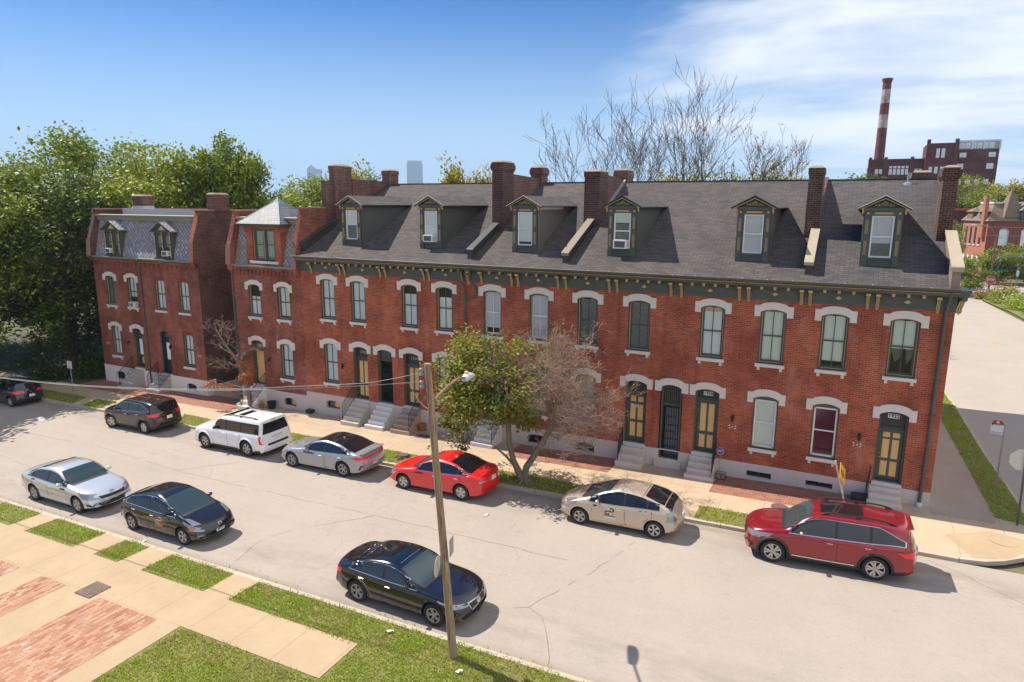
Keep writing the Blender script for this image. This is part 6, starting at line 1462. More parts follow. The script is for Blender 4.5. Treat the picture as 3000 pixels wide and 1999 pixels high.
P_asc = dict(L=5.0, W=1.93, wb=2.89, fo=.94, r=.372, top=[(0, .55), (.05, .92), (.2, 1.02), (.8, 1.12), (1.20, 1.17), (2.0, 1.66), (2.45, 1.76), (3.6, 1.77), (4.5, 1.70), (4.72, 1.66), (4.82, 1.30), (4.93, 1.06), (5.0, .7)], belt=[(0, .5), (.15, .88), (.6, 1.0), (1.2, 1.06), (2.4, 1.09), (3.6, 1.13), (4.4, 1.18), (4.75, 1.14), (4.93, 1.0), (5.0, .6)],
  tum=.34, paint=paint('paint_dark_red', (.27, .006, .016), .3, .24), glass=(1.42, 4.55), pillars=[2.72, 3.66], shield=(1.26, 2.02), roofglass=[(2.25, 3.45, .66, M['car_glass'])], rear_end=(1.17, 1.55, .78), doors=[(1.50, 2.74, 1.38, 2.74), (2.77, 3.78, 2.77, 3.30)], doorz=.42, mirror=1.74, mirc='chrome', spokes='ten', hub=.70, rails=(2.25, 4.35, .92, .075), fin=4.35, finp=1, chrome_dlo='chrome', flare=M['black_trim'], clad=.36, cut=lambda u: 1.62 if u < 3.9 else 1.62-(u-3.9)*.45,
  head=[('side', [(.22, .93), (.95, 1.0), (.80, .86), (.28, .80)]), ('end', [(.62, .92), (.96, .94), (.96, .78), (.66, .78)]), ('amber', [(.78, .97), (.93, .99), (.82, .90)])], tail=[('side', [(4.35, 1.0), (4.88, 1.04), (4.92, .84), (4.60, .86)]), ('end', [(.70, 1.02), (.98, 1.03), (.98, .85), (.72, .87)]), ('amber', [(4.80, 1.0), (4.88, 1.01), (4.90, .88), (4.82, .88)])], plate_r='', platez=(.5, .8),
  extra=[('front_grille', 'front', [(-.5, .66), (.5, .66), (.56, .92), (-.56, .92)], 'black_trim', .008), ('fog_light', 'side', [(.12, .62), (.34, .56), (.34, .44), (.16, .44)], 'black_trim', .01), ('sill_trim', 'side', [(1.50, .40), (3.25, .40), (3.25, .36), (1.50, .36)], 'chrome', .014)], spoiler=(4.50, 4.78, 1.66, .64))
P_esc = dict(L=4.52, W=1.84, wb=2.69, fo=.92, r=.345, top=[(0, .55), (.05, .85), (.2, .97), (.8, 1.10), (1.08, 1.15), (1.85, 1.58), (2.25, 1.67), (3.2, 1.67), (4.05, 1.60), (4.22, 1.56), (4.38, 1.16), (4.46, 1.02), (4.52, .6)], belt=[(0, .5), (.15, .8), (.6, .96), (1.2, 1.03), (2.4, 1.08), (3.4, 1.14), (4.0, 1.20), (4.3, 1.12), (4.44, .98), (4.52, .55)],
  tum=.34, paint=paint('paint_black_brown', (.030, .020, .017), .3, .22), glass=(1.30, 4.02), pillars=[2.45, 3.30], shield=(1.13, 1.88), rear_end=(1.10, 1.50, .80), doors=[(1.38, 2.47, 1.28, 2.47), (2.50, 3.40, 2.50, 3.0)], doorz=.40, mirror=1.60, spokes='cap', fin=3.7, clad=.36, chrome_dlo='rim', turn=.42, flare=M['black_trim'], cut=lambda u: 1.52 if u < 3.4 else 1.52-(u-3.4)*.42,
  head=[('side', [(.18, .86), (.72, .99), (.66, .90), (.24, .78)]), ('end', [(.6, .84), (.96, .88), (.96, .76), (.64, .76)]), ('amber', [(.2, .84), (.4, .9), (.38, .84), (.22, .78)])], tail=[('side', [(3.95, 1.06), (4.42, 1.10), (4.46, .94), (4.2, .92)]), ('end', [(.62, 1.04), (.97, 1.10), (.97, .92), (.66, .93)])], plate_r='', platez=(.5, .82),
  extra=[('rear_reflector', 'rear', [(-.9, .50), (-.6, .50), (-.6, .54), (-.9, .54)], 'lamp_red', .01), ('rear_reflector', 'rear', [(.6, .50), (.9, .50), (.9, .54), (.6, .54)], 'lamp_red', .01), ('bumper_trim', 'rear', [(-.9, .30), (.9, .30), (.9, .62), (-.9, .62)], 'black_trim', .005)], spoiler=(4.0, 4.26, 1.585, .68))
P_cmd = dict(L=4.79, W=1.90, wb=2.78, fo=.86, r=.385, top=[(0, .60), (.04, .95), (.12, 1.02), (.7, 1.10), (1.30, 1.15), (1.38, 1.17), (1.80, 1.62), (1.98, 1.72), (2.4, 1.79), (4.2, 1.79), (4.52, 1.75), (4.66, 1.15), (4.70, .80), (4.79, .60)], belt=[(0, .55), (.1, .90), (.6, 1.03), (1.3, 1.08), (2.4, 1.10), (4.4, 1.12), (4.64, 1.05), (4.72, .72), (4.79, .5)], wid=[(0, .93), (.12, .97), (.5, .985), (1.0, .99), (3, 1), (4.5, .985), (4.79, .95)], bow=(.16, .06),
  tum=.17, paint=paint('paint_white', (.80, .80, .80), .0, .3), glass=(1.55, 4.45), pillars=[2.40, 3.32], shield=(1.36, 1.86), rear_end=(1.14, 1.62, .84), doors=[(1.60, 2.42, 1.45, 2.42), (2.45, 3.30, 2.45, 3.02)], doorz=.42, mirror=1.72, mirc='black_trim', spokes='six', hub=.60, rails=(2.0, 4.3, .86, .07), clad=.34, flare=paint('paint_white_flare', (.78, .78, .78), 0, .35), flare_out=.012, handle='paint', gap=.07, tf=.82, cut=lambda u: 1.60,
  roofglass=[(2.05, 2.45, .82, M['car_glass']), (2.75, 3.1, .55, M['car_glass'])],
  head=[('side', [(.06, .92), (.22, .95), (.22, .78), (.08, .74)]), ('end', [(.6, .90), (.92, .90), (.92, .74), (.6, .74)]), ('amber', [(.06, .72), (.2, .72), (.2, .66), (.08, .66)])], tail=[('side', [(4.47, 1.08), (4.66, 1.06), (4.71, .72), (4.49, .70)])], plate_r='', platez=(.5, .84),
  extra=[('bumper_pad', 'rear', [(-.66, .60), (.66, .60), (.66, .69), (-.66, .69)], 'black_trim', .006), ('tailgate_bar', 'rear', [(-.34, .945), (.34, .945), (.34, .975), (-.34, .975)], 'chrome', .012), ('brake_light', 'rear', [(-.16, 1.68), (.16, 1.68), (.16, 1.71), (-.16, 1.71)], 'lamp_red', .01), ('side_molding', 'side', [(1.45, .72), (3.25, .72), (3.25, .68), (1.45, .68)], 'paint', .014)])
P_tii = dict(L=4.30, W=1.695, wb=2.60, fo=.87, r=.315, top=[(0, .52), (.05, .75), (.2, .86), (.8, 1.0), (1.0, 1.04), (1.75, 1.46), (2.2, 1.535), (3.1, 1.51), (3.85, 1.44), (4.02, 1.38), (4.16, 1.05), (4.25, .88), (4.30, .55)], belt=[(0, .48), (.15, .72), (.6, .88), (1.2, .95), (2.4, .98), (3.4, 1.02), (3.9, 1.04), (4.15, .96), (4.30, .5)],
  tum=.34, paint=paint('paint_black_hatch', (.012, .012, .018), .2, .18), glass=(1.25, 3.85), pillars=[2.30, 3.15], shield=(1.05, 1.78), rear_end=(1.0, 1.36, .78), doors=[(1.32, 2.32, 1.2, 2.32), (2.35, 3.25, 2.35, 2.9)], mirror=1.5, spokes='cap', cut=lambda u: 1.42 if u < 3.2 else 1.42-(u-3.2)*.35,
  head=[('side', [(.18, .80), (.7, .92), (.6, .8), (.24, .68)])], tail=[('side', [(3.9, .98), (4.18, .96), (4.24, .80), (4.0, .86)]), ('end', [(.62, .92), (.97, .96), (.97, .80), (.66, .82)])], plate_r='', platez=(.5, .64), extra=[('badge', 'rear', [(-.05, .88), (.05, .88), (.05, .83), (-.05, .83)], 'chrome', .012)])
def place(name, label, cat, P, xf, y, toward, **k):
    """xf: x of the front axle; toward: +1 faces +x, -1 faces -x"""
    xc = xf-toward*P['wb']/2; z = SL*xc-.115; slope = math.atan(SL)
    r_ = car(name, label, cat, (0, 0, 0), 0, P)
    root = r_[0]; root.location = (xc, y, z); root.rotation_euler = (0, -slope*toward, (0 if toward > 0 else pi)+k.get('yaw', 0)); return r_
yF = -6.53
place('parked_car', 'dark red crossover with roof rails and glass roof, parked nearest the street corner', 'car', P_asc, -4.84, yF+.02+P_asc['W']/2+.1, -1, yaw=radians(3.0))
A = place('parked_car', 'beige hatchback sedan with a property company logo on its door', 'car', P_pb, -11.30, yF-.02+P_pb['W']/2, -1, yaw=radians(.8))
place('parked_car', 'bright red sedan parked behind the wooden utility pole', 'car', P_cr, -18.93, yF-.07+P_cr['W']/2, -1, yaw=radians(.6))
place('parked_car', 'grey fastback sedan with black glass roof and tail light bar', 'car', P_k5, -24.92, yF-.12+P_k5['W']/2, -1, yaw=radians(.8))
place('parked_car', 'boxy white sport utility car with roof rails and black rear glass', 'car', P_cmd, -30.60, yF-.03+P_cmd['W']/2, -1)
place('parked_car', 'black compact sport utility car with its front wheels turned, in front of the navy door', 'car', P_esc, -38.1, yF+.17+P_esc['W']/2, -1)
place('parked_car', 'black hatchback cut off by the left edge of the photo', 'car', P_tii, -50.2, yF+.18+P_tii['W']/2, -1)
B = place('parked_car', 'black hatchback sedan with a cream and orange logo on its door', 'car', P_pk, -23.0, -13.75+P_pk['W']/2, 1)
place('parked_car', 'silver sedan parked by the near kerb furthest left', 'car', P_op, -28.92, -13.73+P_op['W']/2, 1)
place('parked_car', 'glossy black sedan with chrome grille beside the wooden utility pole', 'car', P_ilx, -12.66, -13.96+P_ilx['W']/2, 1, yaw=radians(-1.5))
M['logo_cream'] = plain('logo_cream', (.75, .6, .5), .5); M['logo_orange'] = plain('logo_orange', (.8, .12, .03), .5); M['logo_ink'] = plain('logo_ink', (.03, .03, .03), .5); M['logo_white'] = plain('logo_pale', (.72, .70, .72), .5)
def door_logo(res, P, side, m1, m2, m3, txt=True):
    root, bvh, U, belt, top = res; uc = 2.05; zc = .69; dn = [c for c in root.children if c.name.startswith('door')]
    xd = U(uc); 
    dr = min([c for c in dn if (sum(v.co.y for v in c.data.vertices) > 0) == (side > 0)], key=lambda c: abs(sum(v.co.x for v in c.data.vertices)/len(c.data.vertices)-xd))
    f = -side                                       # reading direction along x when seen from outside
    def S(pts, w_):
        mb_ = MB()
        for (a, b) in zip(pts, pts[1:]):
            A_ = Vector(a); B_ = Vector(b); t = (B_-A_).normalized(); n_ = Vector((-t.y, t.x))*w_; A_ -= t*w_*.4; B_ += t*w_*.4
            q = [A_+n_, A_-n_, B_-n_, B_+n_]; patch(mb_, bvh, [(xd+f*p.x, zc+p.y) for p in q], 'side', side, .009, .04)
        return mb_
    s = S([(.03, .14), (.10, .14)]+[(.10+.055*cos(t), .085+.055*sin(t)) for t in [pi/2-pi*k/8 for k in range(9)]]+[(-.10, .03+.0)]+[(-.10+.055*cos(t), -.025+.055*sin(t)) for t in [pi/2+pi*k/8 for k in range(9)]]+[(-.02, -.08), (-.02, -.05)], .019); s.build('logo', M[m1], dr)
    s = S([(-.045, .15), (-.045, .085)], .018); s2 = S([(.045, -.02), (.045, -.10)], .018); s.add(s2.v, s2.f); s.build('logo_bars', M[m2], dr)
    h = bvh.ray_cast(Vector((xd, side*3, zc-.15)), Vector((0, -side, 0))); yy = h[0].y+side*.012
    MX = Matrix.Translation((xd, yy, zc-.135)) @ (Matrix.Rotation(pi, 4, 'Z') if side > 0 else Matrix.Identity(4)) @ Matrix.Rotation(pi/2, 4, 'X')
    text_mesh('GCCA PROPERTY', .06, 'logo_text', M[m1], dr, MX, .001, width=.42)
    s = S([(-.21, -.20), (.21, -.20)], .022); s.build('logo_strip', M[m3], dr)
door_logo(A, P_pb, 1, 'logo_ink', 'logo_white', 'logo_white'); door_logo(B, P_pk, -1, 'logo_cream', 'logo_orange', 'logo_orange')
# ---------------- street furniture ----------------
P = wthing('utility_pole', 'weathered wooden utility pole with a cobra head street lamp, standing on the near verge', 'utility pole', (-11.44, -14.96, -.25))
pm = MB(); pb = Vector((-11.44, -14.96, -.35)); pt = Vector((-12.02, -15.0, 7.27)); n = 26; rr = random.Random(2); vs = []
for i in range(n+1):
    f = i/n; c = pb.lerp(pt, f); r = .108*(1-f)+.08*f
    for k in range(14): a = 2*pi*k/14; q = r*(1+.035*sin(a*3+f*4)+rr.uniform(-.02, .02)); vs.append((c.x+q*cos(a), c.y+q*sin(a), c.z))
fs = [(i*14+k, i*14+(k+1) % 14, (i+1)*14+(k+1) % 14, (i+1)*14+k) for i in range(n) for k in range(14)]+[tuple(range(n*14, (n+1)*14))]
pm.add(vs, fs); pm.build('pole', M['wood_pole'], P, smooth=True, auto=60)
def onp(z): f = (z-pb.z)/(pt.z-pb.z); return pb.lerp(pt, f)
a = onp(6.42); arm = MB(); arm.tube([a+Vector((.06, .05, -.04)), a+Vector((.0, .75, .12)), a+Vector((-.12, 1.5, .16)), (-12.36, -12.72, 6.36)], .033, 8); arm.tube([a+Vector((.05, .02, -.35)), a+Vector((.05, .07, .1))], .03, 6); arm.build('lamp_arm', M['rust'], P, smooth=True, auto=60)
lm = MB(); hx, hy, hz = -12.47, -12.35, 6.30
vs = []; prof = [(-.40, .07, .07, .0), (-.33, .11, .10, .01), (-.15, .135, .12, .02), (.05, .155, .10, .01), (.22, .15, .07, -.005), (.34, .10, .03, -.02)]
for (t, w_, h_, dz) in prof:
    for k in range(12): a_ = 2*pi*k/12; zz = sin(a_)*h_ if sin(a_) > 0 else sin(a_)*h_*.55; vs.append((hx+w_*cos(a_)-.25*t, hy+t, hz+zz+dz))
lm.add(vs, [(i*12+k, i*12+(k+1) % 12, (i+1)*12+(k+1) % 12, (i+1)*12+k)[::-1] for i in range(5) for k in range(12)]+[tuple(range(12)), tuple(reversed(range(60, 72)))])
l_ = lm.build('luminaire', M['lampgrey'], P, smooth=True, auto=50); ph = MB(); ph.lathe([(.05, 0), (.05, .07), (.03, .085)], hx+.03, hy-.15, 10, c=hz+.11); ph.build('photocell', M['tan'], l_, smooth=True, auto=40)
gl = MB(); gl.lathe([(.10, 0), (.09, -.05), (.03, -.07)], hx, hy+.05, 12, c=hz-.05); gl.build('lens', M['lamp_clear'], l_)
for z, x in ((7.1, -12.20), (6.80, -12.19)):
    i_ = MB(); i_.lathe([(.02, -.1), (.05, -.085), (.058, -.055), (.035, -.02), (.035, .02), (.058, .055), (.05, .085), (.02, .1)], x, -15.0, 12, c=z-.05); s_ = i_.build('insulator', M['ceramic'], P, smooth=True)
    b = MB(); b.tube([(x, -15, z+.06), (x+.1, -15, z+.06), (onp(z).x, -15, z+.04)], .012, 5); b.tube([(x, -15, z+.05), (x, -15, z-.16)], .008, 5); b.build('insulator_bracket', M['rust'], s_)
for z in (1.95, 2.35, 2.65, 6.1):
    c = onp(z); b = MB(); b.lathe([(.104-.004*z, -.012), (.104-.004*z, .012)], c.x, c.y, 14, c=z); b.build('steel_band', M['brass'] if z < 3 else M['rust'], P)
c = onp(2.5)
s_ = MB(); s_.prism_x([(c.y+.26*cos(t), 2.20+.26*sin(t)) for t in [2*pi*k/24 for k in range(24)]], c.x-.004, c.x+.003); sg = s_.build('sign_plate', M['sign_back'], P); sg.matrix_basis = Matrix.Translation((c.x-.15, c.y-.09, 0)) @ Matrix.Rotation(radians(17), 4, 'Z') @ Matrix.Translation((-c.x, -c.y, 0))
s_ = MB(); s_.box(c.x-.003, c.x+.003, c.y-.16, c.y+.16, 2.50, 2.96); sg = s_.build('sign_plate', M['steel'], P); sg.matrix_basis = Matrix.Translation((c.x+.16, c.y+.08, 0)) @ Matrix.Rotation(radians(14), 4, 'Z') @ Matrix.Translation((-c.x, -c.y, 0))
def zc_(x): return 4.6+(x+36)**2*.0039
c1 = MB(); c1.tube([(x, -15, zc_(x)) for x in [-12.2-.9*k for k in range(54)]], .010, 5); tag(c1.build('service_cable', M['cable'], uv=False, smooth=True), 'lower twisted grey cable running left from the wooden pole', 'cable', 'cables leaving the wooden pole')
up_ = [(-12.2, -15, 7.03), (-12.9, -15, 6.82), (-13.7, -15, 6.60), (-15, -15, 6.38), (-16.4, -15, zc_(-16.4)+.06)]+[(x, -15.02, zc_(x)+.04) for x in [-18-.9*k for k in range(46)]]
c2 = MB(); c2.tube(up_, .007, 5); tag(c2.build('service_cable', M['cable'], uv=False, smooth=True), 'upper thin cable from the highest insulator on the wooden pole', 'cable', 'cables leaving the wooden pole')
c3 = MB(); c3.tube([(-12.55, -15, 6.76), (-12.48, -15, 6.62), (-12.43, -15, 6.52), (-12.28, -15, 6.33), (-12.12, -15, 6.21), (-11.98, -15, 6.16)], .009, 5); c3.build('ground_wire', M['cable'], P)
# post signs
def post(parent, x, y, z0, z1, lean=(0, 0), mat='steel', r=.028):
    m = MB(); m.box(-r, r, -r*.6, r*.6, 0, z1-z0); 
    for k in range(int((z1-z0)/.12)): m.box(-.008, .008, -r*.6-.002, r*.6+.002, .1+.12*k, .13+.12*k, 1)
    o = m.build('post', [M[mat], M['rim_k']], parent); o.location = (x, y, z0) if parent.name not in WORLD else (x, y, z0); o.rotation_euler = (lean[1], lean[0], 0); return o
s = wthing('parking_sign', 'white and red no parking sign on a steel post by the far kerb', 'sign', (-45.6, -3.77, gz(-45.8)))
post(s, -45.6, -3.77, gz(-45.8), 1.30)
m = MB(); m.box(-45.84, -45.36, -3.815, -3.805, .90, 1.38); pl = m.build('sign_plate', M['sign_white'], s, bevel=.0)
m = MB(); m.ring_y(rect_loop(-45.83, -45.37, .91, 1.37), rect_loop(-45.815, -45.385, .925, 1.355), -3.8175, -3.815); xc, zc = -45.6, 1.25
m.ring_y([(xc+.075*cos(t), zc+.075*sin(t)) for t in [2*pi*k/20 for k in range(20)]], [(xc+.06*cos(t), zc+.06*sin(t)) for t in [2*pi*k/20 for k in range(20)]], -3.8175, -3.815)
m.prism_y([(xc-.055, zc+.04), (xc+.045, zc-.055), (xc+.055, zc-.045), (xc-.045, zc+.05)], -3.819, -3.8155); m.box(xc-.09, xc+.09, -3.8175, -3.815, .95, .965); m.build('sign_border', M['ink_r'], pl)
text_mesh('P', .11, 'letter', M['ink'], pl, face_neg_y(xc, -3.8165, zc), .0005)
for i, t in enumerate(('ANY TIME', 'TOW AWAY', 'SAFETY ZONE')): text_mesh(t, .045, 'lettering', M['ink_r'], pl, face_neg_y(xc, -3.8165, 1.12-.055*i), .0005, width=.34)
s = wthing('bus_stop_sign', 'bus stop sign with round red top on a steel post in the side verge', 'sign', (2.53, 3.31, gz(2.5)))
post(s, 2.545, 3.31, gz(2.5), 2.62)
yb = 3.27; bx0, bx1, bz0, bz1 = 2.09, 2.51, 2.20, 2.60
arc = [((bx0+bx1)/2+.21*cos(t), bz1+.20*sin(t)) for t in [pi*k/14 for k in range(15)]]
m = MB(); m.prism_y([(bx0, bz0), (bx1, bz0)]+arc, yb-.006, yb); pl = m.build('sign_plate', M['sign_white'], s)
arc2 = [((bx0+bx1)/2+.195*cos(t), bz1+.02+.165*sin(t)) for t in [pi*k/14 for k in range(15)]]
m = MB(); m.prism_y(arc2, yb-.009, yb-.006); m.build('red_field', M['sign_red'], pl)
m = MB(); m.box(bx0+.012, bx1-.012, yb-.010, yb-.006, bz1-.025, bz1+.018); m.build('black_band', M['ink'], pl)
xc = (bx0+bx1)/2; m = MB(); m.box(xc-.05, xc+.05, yb-.012, yb-.009, bz1+.045, bz1+.14); m.box(xc-.035, xc-.015, yb-.012, yb-.009, bz1+.03, bz1+.045); m.box(xc+.015, xc+.035, yb-.012, yb-.009, bz1+.03, bz1+.045); m.build('bus_symbol', M['sign_white'], pl)
m = MB(); m.box(xc-.035, xc+.035, yb-.014, yb-.012, bz1+.095, bz1+.125); m.build('bus_window', M['sign_red'], pl)
m = MB(); m.prism_y([(bx0+.045+.03*cos(t), bz1-.055+.026*sin(t)) for t in [2*pi*k/14 for k in range(14)]], yb-.009, yb-.006); m.build('blue_dot', M['sign_cyan'], pl)
text_mesh('METROBUS', .028, 'lettering', M['sign_white'], pl, face_neg_y(xc+.05, yb-.0105, bz1-.004), .0005, width=.16); text_mesh('STL 10 GRAVOIS', .02, 'lettering', M['ink'], pl, face_neg_y(xc+.0, yb-.0068, bz1-.055), .0005, width=.16)
for k, (c_) in enumerate(('sign_blue', 'sign_cyan', 'sign_red', 'sign_green')): m = MB(); m.box(bx0+.02+.095*k, bx0+.115+.095*k, yb-.009, yb-.006, bz0+.065, bz0+.078); m.build('color_stripe', M[c_], pl)
text_mesh('metrostlouis.org', .022, 'lettering', M['ink'], pl, face_neg_y(xc-.03, yb-.0068, bz0+.03), .0005, width=.28)
def octa(xc, zc, r): return [(xc+r*cos(pi/8+pi/4*k), zc+r*sin(pi/8+pi/4*k)) for k in range(8)]
s = wthing('stop_sign', 'back of a stop sign on a rusty green post at the right frame edge', 'sign', (2.6, -.45, gz(2.6)))
post(s, 2.60, -.45, gz(2.6), 2.70, lean=(-.02, 0), mat='spout', r=.03)
m = MB(); m.prism_y(octa(2.47, 2.42, .40), -.405, -.40); m.build('sign_plate', M['sign_back'], s); m = MB(); m.prism_y(octa(2.47, 2.42, .40), -.399, -.396); m.build('red_face', M['sign_red'], s)
m = MB(); m.box(2.585, 2.605, -.412, -.405, 2.6, 2.62); m.box(2.585, 2.605, -.412, -.405, 2.2, 2.22); m.build('bolt', M['steel'], s)
text_mesh('STOP', .27, 'lettering', M['sign_white'], s, Matrix.Translation((2.47, -.394, 2.42)) @ Matrix.Rotation(pi, 4, 'Z') @ Matrix.Rotation(pi/2, 4, 'X'), .001, width=.55)
s = wthing('stop_sign', 'red stop sign far down the side street beside flowering bushes', 'sign', (11.4, 68, .25))
post(s, 11.4, 68, .2, 2.9, mat='steel'); m = MB(); m.prism_y(octa(11.4, 2.55, .48), 67.9, 67.92); m.build('rim', M['sign_white'], s); m = MB(); m.prism_y(octa(11.4, 2.55, .455), 67.885, 67.90); m.build('sign_plate', M['sign_red'], s); text_mesh('STOP', .33, 'lettering', M['sign_white'], s, face_neg_y(11.4, 67.88, 2.55), .002, width=.72)
s = wthing('street_name_sign', 'small green street name sign beyond the far stop sign', 'sign', (13.1, 74, .25)); post(s, 13.1, 74, .2, 3.3); m = MB(); m.box(12.2, 14.0, 73.94, 73.96, 3.05, 3.35); m.build('sign_plate', M['sign_green'], s)
s = wthing('post_sign', 'narrow pale sign seen edge on, right of the far stop sign', 'sign', (14.6, 72, .25)); post(s, 14.6, 72, .2, 3.2); m = MB(); m.prism_y([(14.6+.16*cos(t), 3.1+.42*sin(t)) for t in [2*pi*k/10 for k in range(10)]], 71.9, 71.95); m.build('sign_plate', M['sign_white'], s)
s = wthing('warning_sign', 'yellow diamond warning sign on a leaning post behind the dark red car', 'sign', (-2.55, -4.0, gz(-2.5)))
m = MB(); m.tube([(-2.52, -4.0, gz(-2.5)), (-3.27, -4.0, 2.62)], .026, 6); m.build('post', M['sign_back'], s)
m = MB(); m.prism_x([(-4.0, 1.80), (-3.62, 2.2), (-4.0, 2.60), (-4.38, 2.2)], -3.02, -3.01); y_ = m.build('sign_plate', M['sign_yel'], s)
piv = Matrix.Translation((-3.1, -4, 2.2)); y_.matrix_basis = piv @ Matrix.Rotation(radians(-14), 4, 'Y') @ Matrix.Rotation(radians(-12), 4, 'Z') @ piv.inverted()
m = MB(); m.box(-3.008, -3.004, -4.12, -4.04, 2.1, 2.35); m.box(-3.008, -3.004, -3.96, -3.9, 2.0, 2.3); m.build('symbol', M['ink'], y_)
s = wthing('street_lamp', 'tall curved street lamp in front of the far corner house', 'street lamp', (13.3, 81, .25))
m = MB(); m.tube([(13.3, 81, .2), (13.35, 81, 5), (13.3, 81, 7.1), (12.7, 81, 8.1), (11.8, 81, 8.55), (11.0, 81, 8.55)], [.13, .1, .09, .08, .07, .05], 8); m.build('lamp_post', M['rust'], s, smooth=True)
m = MB(); m.lathe([(.02, .1), (.3, .06), (.28, -.06), (.05, -.1)], 10.75, 81, 10, c=8.55); m.build('lamp_head', M['lampgrey'], s)
for i, (z, y) in enumerate(((8.3, 80), (4.6, 80), (7.2, 80))):
    m = MB(); m.tube([(-12+3*k, y, z+.012*(k-12)**2*.3) for k in range(30)], .03, 4); tag(m.build('overhead_wire', M['cable'], uv=False), 'thin %s wire crossing in front of the far corner house' % ('topmost', 'lowest', 'middle')[i], 'wire', 'wires over the far crossing')
s = wthing('security_sign', 'small blue octagonal alarm company sign beside the 1950 steps', 'sign', (-7.54, -.12, gz(-7.5)))
m = MB(); m.tube([(-7.54, -.10, gz(-7.5)), (-7.54, -.10, .9)], .008, 5); m.build('stake', M['steel'], s); m = MB(); m.prism_y(octa(-7.54, .92, .16), -.125, -.118); pl = m.build('rim', M['sign_white'], s); m = MB(); m.prism_y(octa(-7.54, .92, .145), -.129, -.125); m.build('sign_plate', M['sign_blue'], pl)
text_mesh('ADT', .12, 'lettering', M['sign_white'], pl, face_neg_y(-7.54, -.131, .93), .001, width=.21)
# small ground things
m = MB(); m.box(-.34, .34, -.34, .34, -.02, .02); m.lathe([(.27, .021), (.27, .028), (.24, .028), (.24, .022)], 0, 0, 24); 
for k in range(5): m.box(-.2+.02*abs(k-2), .2-.02*abs(k-2), -.17+.08*k, -.14+.08*k, .02, .028)
mh = m.build('utility_cover', M['castiron'], None); mh.location = (-22.82, -16.95, gz(-22.8)+.02); tag(mh, 'rusty square utility cover set in the near sidewalk', 'manhole cover', 'utility covers')
m = MB(); m.lathe([(.31, 0), (.31, .012), (.28, .014), (.27, .008), (.001, .008)], 0, 0, 28); o = m.build('manhole_cover', M['castiron']); o.location = (-4.95, -2.3, gz(-4.95)+.004); tag(o, 'round brown cover in the far sidewalk behind the dark red car', 'manhole cover', 'utility covers')
m = MB(); m.lathe([(.42, 0), (.42, .008), (.40, .008), (.39, .004), (.05, .004)], 0, 0, 32); o = m.build('manhole_cover', M['walk_plain']); o.location = (1.99, -2.0, gz(2)+.01); tag(o, 'pale round cover outline in the corner pavement', 'manhole cover', 'utility covers')
m = MB(); m.lathe([(.02, 0), (.10, 0), (.135, .22), (.15, .22), (.15, .27), (.125, .27), (.12, .24), (.01, .23)], 0, 0, 20); pot = m.build('flower_pot', M['terra'], None, smooth=True, auto=40); pot.location = (-22.27, -.25, gz(-22.3)+.01); pot.scale = (1.45, 1.45, 1.35); tag(pot, 'empty terracotta pot beside the tan steps of 1944', 'flower pot')
def leafball(mb, c, r, n, s, rr, mi=0, sq=1.0):
    for _ in range(n):
        d = Vector((rr.gauss(0, 1), rr.gauss(0, 1), rr.gauss(0, 1))).normalized()*r*(rr.random()**.45); d.z *= sq
        leaf(mb, Vector(c)+d, s*rr.uniform(.6, 1.3), rr, mi)
def leaf(mb, p, s, rr, mi=0):
    a = Vector((rr.gauss(0, 1), rr.gauss(0, 1), rr.gauss(0, .6))).normalized(); b = a.cross(Vector((rr.gauss(0, .6), rr.gauss(0, .6), 1))).normalized()
    k = len(mb.v); mb.v += [tuple(p-a*s), tuple(p+b*s*.55), tuple(p+a*s), tuple(p-b*s*.55)]; mb.f.append((k, k+1, k+2, k+3)); mb.m.append(mi)
rr = random.Random(4)
def pot_plant(x, y, lab, sc_=1, box=False):
    t = wthing('potted_plant', lab, 'potted plant', (x, y, gz(x)), 'pots by the steps of the turret house'); z = gz(x)
    m = MB()
    if box: m.box(x-.32, x+.32, y-.16, y+.16, z, z+.26)
    else: m.lathe([(.10*sc_, 0), (.17*sc_, .24*sc_), (.18*sc_, .27*sc_), (.01, .25*sc_)], x, y, 14, c=z)
    m.build('pot', M['terra'] if not box else M['whitewash'], t, smooth=False); m = MB(); leafball(m, (x, y, z+.38*sc_), .2*sc_, 70, .05, rr); m.build('leaves', M['leaf_b'], t, uv=False)
pot_plant(-33.0, -.72, 'round terracotta pot with small green plant by the turret house steps'); pot_plant(-33.42, -.78, 'little potted plant half hidden by the dead tree trunk', .8); pot_plant(-34.2, -1.0, 'white box planter with green plants left of the turret house steps', 1, True)
m = MB(); m.lathe([(.2, 0), (.25, .4), (.27, .42), (.24, .41), (.2, .05)], 0, 0, 18); o = m.build('black_tub', M['plastic_k'], None, smooth=True, auto=40); o.location = (-32.5, -.42, gz(-32.5)); tag(o, 'black plastic tub against the foundation by the turret house steps', 'tub')
for (x, y, a, b, c, lab) in ((-2.32, -.42, .27, .18, .17, 'black lidded box beside the 1952 steps'), (-29.8, -.22, .2, .14, .14, 'black box at the foundation left of the 1942 steps')):
    t = wthing('storage_box', lab, 'box', (x, y, gz(x)), 'black boxes by the foundations'); z = gz(x)+.005
    m = MB(); m.box(x-a, x+a, y-b, y+b, z, z+c*1.1); m.build('body', M['plastic_k'], t, bevel=.03); m = MB(); m.box(x-a-.02, x+a+.02, y-b-.02, y+b+.02, z+c*1.1, z+c*1.1+.05); m.build('lid', M['plastic_k'], t, bevel=.015)
t = wthing('wire_basket', 'black wire basket with white pebbles beside the 1950 steps', 'basket', (-7.42, -.42, gz(-7.4))); m = MB(); x, y, z = -7.42, -.42, gz(-7.4)+.01
